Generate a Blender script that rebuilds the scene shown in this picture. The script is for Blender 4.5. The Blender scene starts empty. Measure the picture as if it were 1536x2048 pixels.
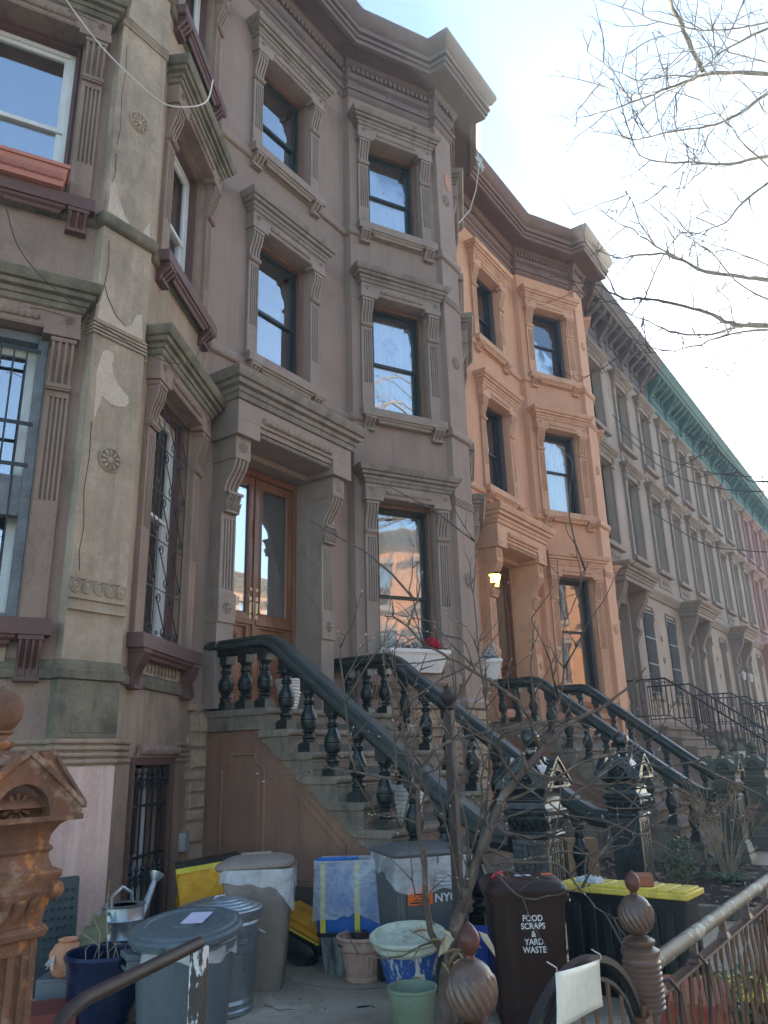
import bpy, bmesh, math, random
from mathutils import Vector, Matrix
random.seed(7)
SC = bpy.context.scene
COL = SC.collection
# ------------------------------------------------------------------ camera
RM = ((0.57694, 0.232777, 0.782914), (-0.816363, 0.195199, 0.543552), (-0.026297, -0.952739, 0.302649))
FPX = 1551.33; CAM = Vector((0, 0, 1.5))
cd = bpy.data.cameras.new('camera'); cam = bpy.data.objects.new('camera', cd); COL.objects.link(cam)
m = Matrix([[RM[i][0], -RM[i][1], -RM[i][2]] for i in range(3)]).to_4x4(); m.translation = CAM
cam.matrix_world = m
cd.sensor_fit = 'VERTICAL'; cd.sensor_height = 36; cd.sensor_width = 27; cd.lens = FPX / 2048 * 36
cd.clip_start = .05; cd.clip_end = 2000
SC.camera = cam
SC.render.resolution_x = 768; SC.render.resolution_y = 1024
# ------------------------------------------------------------------ light
SUN_AZ = math.radians(10); SUN_EL = math.radians(20)      # azimuth from +X towards +Y
w = bpy.data.worlds.new("World"); SC.world = w; w.use_nodes = True
nt = w.node_tree; bg = nt.nodes['Background']
sky = nt.nodes.new('ShaderNodeTexSky'); sky.sky_type = 'NISHITA'; sky.sun_disc = False
sky.sun_elevation = SUN_EL; sky.sun_rotation = math.radians(90) - SUN_AZ
sky.air_density = 1.0; sky.dust_density = 0.3; sky.ozone_density = 2.0
nt.links.new(sky.outputs[0], bg.inputs[0]); bg.inputs[1].default_value = 0.05
sd = bpy.data.lights.new('sun', 'SUN'); sd.energy = 5.0; sd.angle = math.radians(.5); sd.color = (1, .86, .68)
so = bpy.data.objects.new('sun', sd); COL.objects.link(so)
sv = Vector((math.cos(SUN_AZ) * math.cos(SUN_EL), math.sin(SUN_AZ) * math.cos(SUN_EL), math.sin(SUN_EL)))
so.rotation_euler = sv.to_track_quat('Z', 'Y').to_euler(); so.location = sv * 60
SC.view_settings.view_transform = 'Standard'; SC.view_settings.look = 'None'
SC.view_settings.exposure = 3.1; SC.view_settings.gamma = 1
SC.cycles.max_bounces = 7; SC.cycles.transparent_max_bounces = 16; SC.cycles.diffuse_bounces = 3

# ------------------------------------------------------------------ measuring helpers
def ray(u, v):
    c = Vector(((u - 768) / FPX, (v - 1024) / FPX, 1))
    return Vector([sum(RM[i][k] * c[k] for k in range(3)) for i in range(3)])
def at(u, v, d): return CAM + ray(u, v) * d
def atz(u, v, z=0.):
    r = ray(u, v); return CAM + r * ((z - CAM.z) / r.z)
def aty(u, v, y):
    r = ray(u, v); return CAM + r * (y / r.y)

# ------------------------------------------------------------------ materials
def newmat(name):
    m = bpy.data.materials.new(name); m.use_nodes = True
    t = m.node_tree; return m, t, t.nodes['Principled BSDF']
def N(t, typ, **k):
    n = t.nodes.new(typ)
    for a, b in k.items(): setattr(n, a, b)
    return n
def noise(t, co, scale, detail=6, rough=.6, dist=0.):
    n = N(t, 'ShaderNodeTexNoise'); n.inputs['Scale'].default_value = scale; n.inputs['Detail'].default_value = detail
    n.inputs['Roughness'].default_value = rough; n.inputs['Distortion'].default_value = dist
    t.links.new(co, n.inputs['Vector']); return n.outputs['Fac']
def ramp(t, fac, a, b, ca=(0, 0, 0, 1), cb=(1, 1, 1, 1)):
    r = N(t, 'ShaderNodeValToRGB'); r.color_ramp.elements[0].position = a; r.color_ramp.elements[1].position = b
    r.color_ramp.elements[0].color = ca; r.color_ramp.elements[1].color = cb
    t.links.new(fac, r.inputs[0]); return r.outputs[0]
def mix(t, fac, a, b, mode='MIX'):
    n = N(t, 'ShaderNodeMixRGB'); n.blend_type = mode
    for i, x in ((0, fac), (1, a), (2, b)):
        if isinstance(x, (int, float)): n.inputs[i].default_value = x
        elif isinstance(x, tuple): n.inputs[i].default_value = (*x[:3], 1)
        else: t.links.new(x, n.inputs[i])
    return n.outputs[0]
def coords(t, world=True, sc=(1, 1, 1)):
    o = N(t, 'ShaderNodeNewGeometry').outputs['Position'] if world else N(t, 'ShaderNodeTexCoord').outputs['Object']
    if sc != (1, 1, 1):
        mp = N(t, 'ShaderNodeMapping'); mp.inputs['Scale'].default_value = sc; t.links.new(o, mp.inputs[0]); return mp.outputs[0]
    return o
def bump(t, b, h, s, d=.02):
    n = N(t, 'ShaderNodeBump'); n.inputs['Strength'].default_value = s; n.inputs['Distance'].default_value = d
    t.links.new(h, n.inputs['Height']); t.links.new(n.outputs[0], b.inputs['Normal'])
def M(name, c1, c2=None, scale=3., rough=.8, metal=0., bs=.25, fine=60., c3=None, w3=(.58, .72), sc3=1.2, world=True, stretch=(1, 1, 1), bd=.004, spec=.35, streak=None, coat=0., fleck=None, grime=None):
    """two-tone noisy surface; c3 = patchy stain colour; streak = vertical run marks; fleck = sharp chips"""
    m, t, b = newmat(name)
    co = coords(t, world, stretch)
    c2 = c2 or tuple(x * .8 for x in c1)
    col = mix(t, ramp(t, noise(t, co, scale), .35, .68), c1, c2)
    fn = noise(t, co, fine, 3)
    col = mix(t, .35, col, mix(t, ramp(t, fn, .3, .7), (.35, .35, .35), (.65, .65, .65)), 'OVERLAY')
    if c3: col = mix(t, ramp(t, noise(t, co, sc3, 8, .65, .4), *w3), col, c3)
    if streak:
        c4 = coords(t, world, (9, 9, .5))
        col = mix(t, ramp(t, noise(t, c4, 1.3, 5, .6), .5, .78), col, streak)
    if fleck:
        col = mix(t, ramp(t, noise(t, co, fleck[1], 8, .7), fleck[2], fleck[2] + .02), col, fleck[0])
    if grime:
        gs, lo, hi, k = grime
        g1 = noise(t, coords(t, world, (gs, gs, gs * .35)), 1., 9, .72, .8)
        col = mix(t, ramp(t, g1, lo, hi, (0, 0, 0, 1), (k, k, k, 1)), col, (.06, .05, .04))
    t.links.new(col, b.inputs['Base Color'])
    b.inputs['Roughness'].default_value = rough; b.inputs['Metallic'].default_value = metal
    b.inputs['Specular IOR Level'].default_value = spec
    b.inputs['Coat Weight'].default_value = coat
    if bs:
        n2 = noise(t, co, fine * .5, 8, .7)
        bump(t, b, n2, bs, bd)
    return m
def flat(name, c, rough=.5, metal=0., emit=0., trans=0., coat=0.):
    m, t, b = newmat(name)
    b.inputs['Base Color'].default_value = (*c, 1); b.inputs['Roughness'].default_value = rough
    b.inputs['Metallic'].default_value = metal; b.inputs['Transmission Weight'].default_value = trans; b.inputs['Coat Weight'].default_value = coat
    if emit: b.inputs['Emission Color'].default_value = (*c, 1); b.inputs['Emission Strength'].default_value = emit
    return m
def glassm(name, refl, tint=(.96, .98, .98), wav=.0, dark=None):
    """window pane: mirror coat over clear glass, slightly wavy"""
    m, t, b = newmat(name); t.nodes.remove(b)
    out = t.nodes['Material Output']
    g = N(t, 'ShaderNodeBsdfGlossy'); g.inputs['Roughness'].default_value = .015; g.inputs['Color'].default_value = (.94, .97, 1, 1)
    tr = N(t, 'ShaderNodeBsdfTransparent'); tr.inputs['Color'].default_value = (*tint, 1)
    lw = N(t, 'ShaderNodeLayerWeight'); lw.inputs['Blend'].default_value = .25
    mr = N(t, 'ShaderNodeMapRange'); mr.inputs['To Min'].default_value = refl; mr.inputs['To Max'].default_value = 1
    t.links.new(lw.outputs['Fresnel'], mr.inputs['Value'])
    mx = N(t, 'ShaderNodeMixShader'); t.links.new(mr.outputs[0], mx.inputs[0]); t.links.new(tr.outputs[0], mx.inputs[1]); t.links.new(g.outputs[0], mx.inputs[2])
    if wav:
        bn = N(t, 'ShaderNodeBump'); bn.inputs['Strength'].default_value = wav; bn.inputs['Distance'].default_value = .03
        t.links.new(noise(t, coords(t), 2.2, 1), bn.inputs['Height']); t.links.new(bn.outputs[0], g.inputs['Normal'])
    t.links.new(mx.outputs[0], out.inputs[0]); return m
def plastic_film(name, col, alpha, rough=.25, sc=9.):
    """thin crinkled translucent film"""
    m, t, b = newmat(name); out = t.nodes['Material Output']
    b.inputs['Base Color'].default_value = (*col, 1); b.inputs['Roughness'].default_value = rough; b.inputs['Specular IOR Level'].default_value = .9
    bump(t, b, noise(t, coords(t, True, (1, 1, 1.6)), sc, 5, .6, 1.5), .9, .03)
    tr = N(t, 'ShaderNodeBsdfTransparent'); mx = N(t, 'ShaderNodeMixShader')
    t.links.new(ramp(t, noise(t, coords(t), sc * .7, 4, .6, 1.), .3, .75, (alpha - .2,) * 3 + (1,), (min(1, alpha + .2),) * 3 + (1,)), mx.inputs[0])
    t.links.new(tr.outputs[0], mx.inputs[1]); t.links.new(b.outputs[0], mx.inputs[2]); t.links.new(mx.outputs[0], out.inputs[0])
    return m
MAT = {}
MAT['h2'] = M('painted_brownstone', (.300, .216, .170), (.258, .186, .147), 1.6, .82, bs=.5, fine=90, c3=(.31, .25, .21), sc3=.5, streak=(.215, .165, .138), grime=(1.6, .56, .8, .3))
MAT['h2trim'] = M('painted_trim', (.300, .232, .186), (.258, .197, .157), 2.2, .75, bs=.35, fine=70, c3=(.33, .28, .24), sc3=2.2, grime=(5, .52, .72, .42))
MAT['h2hood'] = M('weathered_trim', (.27, .225, .18), (.21, .172, .138), 3.2, .8, bs=.4, fine=70, c3=(.15, .14, .10), sc3=3.5, grime=(5, .48, .7, .6))
MAT['h3'] = M('orange_painted_stucco', (.60, .33, .195), (.53, .285, .165), 1.5, .8, bs=.35, fine=80, c3=(0.528, 0.269, 0.149), sc3=.8, streak=(0.554, 0.256, 0.138), grime=(1.8, 0.56, 0.8, 0.22))
MAT['h3trim'] = M('orange_trim', (.60, .345, .21), (.52, .285, .17), 2.5, .78, bs=.3, fine=70, c3=(0.429, 0.237, 0.138), sc3=2., grime=(4, 0.52, 0.75, 0.4))
MAT['h3corn'] = M('brown_cornice', (0.208, 0.126, 0.094), (0.169, 0.102, 0.077), 2.5, .7, bs=.2)
MAT['h2corn'] = M('painted_cornice', (.20, .155, .14), (.165, .13, .12), 2.2, .75, bs=.3, fine=70, grime=(4, .52, .72, .4))
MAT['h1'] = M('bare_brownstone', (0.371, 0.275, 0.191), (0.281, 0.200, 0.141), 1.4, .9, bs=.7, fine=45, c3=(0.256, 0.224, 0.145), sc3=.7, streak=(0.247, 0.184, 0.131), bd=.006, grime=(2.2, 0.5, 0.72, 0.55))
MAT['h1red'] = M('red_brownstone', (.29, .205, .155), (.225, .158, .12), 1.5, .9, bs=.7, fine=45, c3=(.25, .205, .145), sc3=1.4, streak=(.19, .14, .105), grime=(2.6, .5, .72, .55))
MAT['h1pier'] = M('tan_stone', (.42, .335, .24), (.285, .222, .155), 2.1, .9, bs=.9, fine=30, c3=(.20, .155, .12), sc3=2.0, w3=(.55, .72), streak=(.25, .20, .15), bd=.01, grime=(2.6, 0.56, 0.76, 0.5))
MAT['h1olive'] = M('mossy_stone', (.225, .19, .128), (.155, .135, .095), 3.5, .92, bs=.9, fine=40, c3=(.10, .09, .062), sc3=3.2, w3=(.48, .66), fleck=((.34, .32, .25), 22, .69), grime=(4, .46, .68, .6))
MAT['h1sill'] = M('dark_red_painted_sill', (0.137, 0.071, 0.058), (0.111, 0.060, 0.049), 4, .6, bs=.3, fine=60)
MAT['pink'] = M('pink_painted_stucco', (0.623, 0.434, 0.356), (0.507, 0.350, 0.294), 2.4, .85, bs=.4, fine=40, c3=(0.812, 0.658, 0.550), w3=(.5, .7), sc3=1.6, streak=(0.725, 0.588, 0.500), grime=(3, 0.58, 0.78, 0.3))
MAT['patch'] = M('exposed_patch', (0.546, 0.455, 0.360), (0.468, 0.377, 0.300), 6, .95, bs=.8, fine=60, bd=.008)
MAT['block'] = M('rock_faced_block', (0.425, 0.314, 0.210), (0.323, 0.239, 0.152), 5, .9, bs=1., fine=25, bd=.02, grime=(4, 0.52, 0.72, 0.4))
MAT['mortar'] = M('mortar', (.16, .13, .10), None, 8, .95)
MAT['cheek'] = M('red_brown_stucco', (.285, .155, .10), (.235, .125, .082), 1.8, .85, bs=.3, fine=60, streak=(.20, .108, .072), c3=(.215, .14, .10), sc3=1., grime=(2.5, .54, .74, .35))
MAT['algae'] = M('algae_stained_base', (0.098, 0.083, 0.058), (0.072, 0.064, 0.045), 2.5, .8, bs=.4, fine=50, c3=(0.111, 0.106, 0.062), sc3=2)
MAT['step'] = M('step_stone', (.265, .215, .158), (.19, .152, .112), 3., .85, bs=.5, fine=60, c3=(.12, .10, .075), sc3=2.6, w3=(.5, .68), streak=(.15, .125, .095), grime=(4, .48, .66, .65))
MAT['iron'] = M('green_black_paint', (.016, .023, .020), (.009, .013, .012), 8, .36, bs=.6, fine=35, c3=(.045, .056, .046), sc3=6, w3=(.6, .8), spec=.5, bd=.008)
MAT['railp'] = M('dark_green_rail_paint', (.028, .034, .026), (.015, .019, .015), 4, .5, bs=.5, fine=40, c3=(.07, .085, .08), sc3=3.5, w3=(.55, .85), spec=.5, stretch=(1, 1, 1))
MAT['newelblk'] = M('chipped_black_paint', (.014, .018, .017), (.022, .026, .024), 5, .25, bs=.9, fine=30, fleck=((.24, .20, .15), 5.5, .635), bd=.01, spec=.7)
MAT['h3iron'] = M('grey_brown_paint', (.042, .044, .040), (.03, .032, .03), 4, .5, bs=.3, c3=(.08, .075, .062), sc3=3)
MAT['greynewel'] = M('grey_painted_newel', (0.112, 0.112, 0.086), (0.083, 0.084, 0.062), 4, .6, bs=.4, grime=(5, 0.5, 0.7, 0.5))
MAT['rust'] = M('rusted_newel', (.25, .115, .06), (.14, .07, .042), 6, .8, bs=1., fine=30, c3=(.40, .28, .19), sc3=8, w3=(.56, .68), fleck=((.46, .19, .06), 4.5, .585), bd=.01, grime=(9, .5, .7, .6))
MAT['wood'] = M('varnished_wood', (.235, .105, .048), (.14, .06, .028), 2.2, .3, bs=.25, fine=24, world=False, stretch=(9, 9, .8), coat=.3)
MAT['woodcar'] = M('carved_wood', (.17, .07, .03), (.10, .04, .018), 9, .4, bs=.4)
MAT['casing'] = M('stained_casing', (.22, .125, .075), (.15, .082, .05), 3, .5, bs=.25, fine=30, stretch=(8, 8, .6))
MAT['jamb'] = M('painted_jamb', (.10, .075, .07), None, 4, .6)
MAT['sash'] = flat('dark_green_sash', (.022, .028, .024), .4)
MAT['sashblk'] = flat('black_sash', (.015, .016, .017), .4)
MAT['vinyl'] = M('white_vinyl', (.68, .69, .66), (.6, .61, .58), 5, .45, bs=0)
MAT['greyframe'] = M('weathered_grey_frame', (0.160, 0.173, 0.175), (0.096, 0.102, 0.105), 9, .6, bs=.4, fine=50, fleck=((0.320, 0.300, 0.266), 30, .66))
MAT['pane'] = glassm('window_glass', .42, wav=.015)
MAT['panelow'] = glassm('old_window_glass', .30, wav=.05)
MAT['paneh3'] = glassm('dark_window_glass', .22, wav=.05)
MAT['doorglass'] = glassm('door_glass', .42, wav=.02)
MAT['lace'] = M('lace_curtain', (.84, .86, .85), (.66, .70, .72), 16, .9, bs=.3, fine=120)
MAT['paper'] = M('cloudy_paper_shade', (.84, .86, .82), (.68, .72, .70), 4, .9, bs=0)
MAT['dark'] = flat('dark_room', (.016, .015, .014), .9)
MAT['blackiron'] = M('black_iron', (.014, .014, .015), (.02, .02, .02), 12, .45, bs=.2, spec=.5)
MAT['white'] = M('white_resin', (.72, .69, .66), (.62, .59, .56), 5, .6, bs=.15)
MAT['whitefol'] = M('frosted_white_foliage', (.62, .68, .70), (.42, .5, .5), 20, .8, bs=0)
MAT['redbow'] = flat('red_ribbon', (.5, .02, .04), .5)
MAT['greenfol'] = M('dark_green_foliage', (.03, .075, .05), (.018, .05, .03), 10, .7, bs=0)
MAT['conc'] = M('worn_concrete', (0.440, 0.370, 0.269), (0.341, 0.280, 0.201), 1.6, .9, bs=.7, fine=40, c3=(0.572, 0.500, 0.383), sc3=1.7, fleck=((0.726, 0.640, 0.510), 26, .69), bd=.006, grime=(2.5, 0.5, 0.72, 0.35))
MAT['walk'] = M('sidewalk_concrete', (.33, .32, .30), (.27, .26, .245), 1.2, .9, bs=.5, fine=40)
MAT['asph'] = M('asphalt', (.055, .055, .056), (.042, .042, .043), 2, .9, bs=.6, fine=60)
MAT['soil'] = M('mulch', (.045, .032, .024), (.075, .055, .04), 18, .95, bs=1.2, fine=40, bd=.03)
MAT['brute'] = M('grey_blue_bin_plastic', (.10, .130, .140), (.082, .108, .118), 4, .5, bs=.15, c3=(.16, .18, .18), sc3=3, w3=(.55, .85), streak=(.14, .165, .17), grime=(4, 0.55, 0.75, 0.3))
MAT['galv'] = M('galvanised_steel', (.42, .47, .49), (.30, .345, .365), 7, .36, .8, bs=.25, fine=30, c3=(.22, .25, .26), sc3=3, streak=(.25, .28, .29), grime=(6, 0.5, 0.7, 0.35))
MAT['greybin'] = M('taupe_bin_plastic', (0.279, 0.230, 0.183), (0.234, 0.190, 0.155), 3, .55, bs=.15, c3=(0.360, 0.306, 0.248), sc3=3., grime=(4, 0.55, 0.75, 0.35))
MAT['nyc'] = M('charcoal_bin_plastic', (0.117, 0.118, 0.109), (0.099, 0.098, 0.091), 3, .5, bs=.12, c3=(0.165, 0.161, 0.146), sc3=4, grime=(4, 0.55, 0.75, 0.3))
MAT['brownbin'] = M('dark_brown_plastic', (.034, .014, .010), (.026, .011, .008), 3, .42, bs=.2, c3=(.055, .03, .022), sc3=5, streak=(.05, .028, .02))
MAT['blackpl'] = M('black_plastic', (.016, .018, .02), (.022, .024, .026), 3, .45, bs=.15)
MAT['yellowpl'] = M('yellow_plastic', (.78, .60, .09), (.66, .5, .08), 5, .5, bs=.15, c3=(.52, .42, .15), sc3=6, w3=(.62, .8), grime=(6, 0.52, 0.7, 0.4))
MAT['film'] = plastic_film('clear_bin_liner', (.80, .84, .85), .44, .14, 4.)
MAT['filmb'] = plastic_film('clear_dust_cover', (.70, .74, .74), .42, .16, 7.)
MAT['bluebag'] = M('blue_woven_bag', (.02, .13, .42), (.015, .09, .33), 6, .4, bs=.5, fine=40)
MAT['yellowbag'] = M('yellow_woven_bag', (.85, .42, .02), (.68, .30, .015), 9, .5, bs=1., fine=14, bd=.03, spec=.5)
MAT['yellowtape'] = M('yellow_tape', (.75, .62, .07), None, 7, .5)
MAT['blackbag'] = M('black_bag', (.015, .018, .018), None, 5, .35, bs=.6, fine=15, bd=.02)
MAT['tan'] = M('tan_clay_pot', (0.600, 0.385, 0.281), (0.495, 0.315, 0.231), 4, .8, bs=.3, fine=50, c3=(0.450, 0.280, 0.206), sc3=5, streak=(0.405, 0.252, 0.188), grime=(9, 0.52, 0.7, 0.4))
MAT['blueglaze'] = M('cobalt_glaze', (.003, .009, .034), (.005, .014, .05), 3, .18, bs=.1, coat=.4)
MAT['bluepaint'] = M('worn_blue_paint', (.03, .10, .32), (.022, .075, .26), 6, .6, bs=.6, fine=30, fleck=((.50, .51, .46), 9, .555), world=False, stretch=(1.6, 1.6, .35))
MAT['rim'] = M('mossy_whitewash', (.50, .53, .44), (.36, .40, .26), 9, .9, bs=.8, fine=40, c3=(.16, .19, .10), sc3=8)
MAT['mint'] = M('pale_green_plastic', (.22, .29, .20), (.17, .23, .15), 3, .5, bs=.1)
MAT['termdark'] = M('streaked_planter', (.06, .07, .06), (.35, .38, .35), 5, .7, bs=.4, world=False, stretch=(5, 5, .5))
MAT['moss'] = M('mossy_wood', (0.150, 0.143, 0.078), (0.105, 0.098, 0.055), 9, .9, bs=.8, fine=30, c3=(0.195, 0.225, 0.156), sc3=5)
MAT['redwood'] = M('red_painted_chest', (.19, .045, .035), (.15, .038, .03), 5, .45, bs=.3, stretch=(1, 6, 6))
MAT['greydrw'] = M('grey_plastic_drawers', (.14, .16, .17), None, 4, .5)
MAT['terra'] = M('terracotta', (0.546, 0.252, 0.132), (0.442, 0.198, 0.110), 5, .8, bs=.3)
MAT['raffia'] = M('white_raffia', (.6, .58, .54), None, 9, .9)
MAT['mat'] = M('dark_rubber_mat', (0.066, 0.083, 0.085), (0.050, 0.064, 0.066), 4, .5, bs=.2)
MAT['bark'] = M('shrub_bark', (.15, .112, .085), (.08, .06, .047), 14, .85, bs=.7, fine=50, c3=(.27, .235, .19), sc3=9)
MAT['twig'] = M('twig_bark', (0.270, 0.196, 0.143), (0.198, 0.136, 0.098), 20, .8, bs=0)
MAT['bud'] = M('grey_buds', (0.576, 0.544, 0.420), (0.416, 0.384, 0.270), 20, .8, bs=0)
MAT['treebark'] = M('street_tree_bark', (.10, .085, .075), (.07, .06, .052), 10, .9, bs=.4)
MAT['stump'] = M('sawn_log', (.13, .10, .07), (.08, .06, .045), 10, .95, bs=.8, fine=30)
MAT['bronze'] = M('bronze_painted_iron', (.115, .066, .044), (.08, .046, .031), 6, .34, bs=.35, fine=40, c3=(.16, .12, .095), sc3=7, w3=(.56, .75), spec=.6, grime=(14, .5, .7, .5))
MAT['rustyfin'] = M('worn_finial', (.11, .040, .025), (.07, .026, .018), 7, .4, bs=.3)
MAT['pipe'] = M('worn_pipe_paint', (.13, .11, .078), (.10, .075, .05), 7, .5, bs=.5, fine=30, fleck=((.30, .30, .23), 11, .54))
MAT['picket'] = M('brown_pickets', (0.105, 0.058, 0.035), (0.154, 0.081, 0.044), 6, .5, bs=.3)
MAT['peelpipe'] = M('peeling_pipe', (.05, .04, .035), (.07, .055, .045), 7, .55, bs=.6, fleck=((.62, .64, .62), 10, .47), stretch=(1, 1, .4))
MAT['brownpipe'] = M('brown_pipe', (.045, .030, .024), (.032, .022, .018), 7, .5, bs=.4, c3=(.085, .06, .045), sc3=9)
MAT['paperw'] = M('laminated_paper', (.66, .68, .58), (.58, .60, .50), 2.5, .35, bs=.1)
MAT['cord'] = flat('cord', (.55, .52, .45), .7)
MAT['cable'] = flat('white_cable', (.62, .60, .55), .6)
MAT['dcable'] = flat('dark_cable', (.05, .045, .04), .6)
MAT['cardb'] = M('cardboard', (.38, .22, .12), (.33, .19, .10), 4, .9, bs=.1)
MAT['teal'] = flat('teal_tape', (.05, .45, .42), .5)
MAT['orange'] = flat('orange_sticker', (.85, .16, .02), .5)
MAT['ink'] = flat('printed_ink', (.03, .02, .02), .6)
MAT['whiteink'] = flat('white_lettering', (.72, .72, .70), .5)
MAT['lilac'] = M('lilac_paper', (.52, .50, .66), (.62, .60, .68), 7, .6, bs=0)
MAT['plug'] = M('grey_box', (.42, .42, .41), None, 4, .6)
MAT['brick'] = M('loose_brick', (.35, .12, .07), None, 5, .9, bs=.5)
MAT['redplas'] = flat('red_plastic', (.65, .04, .05), .4)
MAT['drybloom'] = M('dried_hydrangea', (.20, .115, .07), (.27, .18, .12), 20, .9, bs=0)
MAT['straw'] = M('straw_stem', (.36, .29, .19), (.28, .22, .14), 10, .9, bs=0)
MAT['leafg'] = M('evergreen_leaf', (.06, .12, .045), (.11, .17, .08), 14, .45, bs=0, world=True)
MAT['leafp'] = M('pale_leaf', (.20, .27, .17), (.13, .2, .10), 14, .5, bs=0)
MAT['blade'] = M('strap_leaf', (.07, .14, .06), (.11, .19, .09), 9, .45, bs=0)
MAT['deadleaf'] = M('dead_leaf', (.42, .34, .20), (.5, .42, .28), 14, .8, bs=0)
MAT['lampglow'] = flat('lamp_glow', (1., .62, .06), .5, emit=2.6)
MAT['farA'] = M('grey_brown_stone', (.37, .295, .225), (.29, .228, .175), .9, .85, bs=.3, fine=50, c3=(.33, .27, .21), sc3=.9, streak=(.25, .20, .155), grime=(2, .5, .75, .4))
MAT['farAt'] = M('darker_stone_trim', (.29, .225, .175), (.22, .17, .135), 1.3, .85, bs=.3, grime=(3, .5, .72, .45))
MAT['farG'] = M('green_copper_paint', (.09, .17, .14), (.07, .135, .115), 2, .7, bs=.2, grime=(3, .5, .7, .5))
MAT['farR'] = M('red_painted_stone', (.34, .20, .16), (.29, .17, .14), 1, .85, bs=.3)
MAT['farC'] = M('brown_metal_cornice', (.15, .11, .09), (.12, .09, .075), 2, .7, bs=.2)
MAT['sill4'] = M('parapet_tin', (.30, .29, .24), None, 2, .7)
MAT['roof'] = M('tar_roof', (.06, .06, .06), None, 2, .9)
MAT['oppbrick'] = M('sunlit_brick', (.52, .23, .10), (.44, .18, .08), 3, .9, bs=.2)
MAT['opptrim'] = M('brown_trim', (.34, .22, .15), None, 3, .8)

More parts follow.
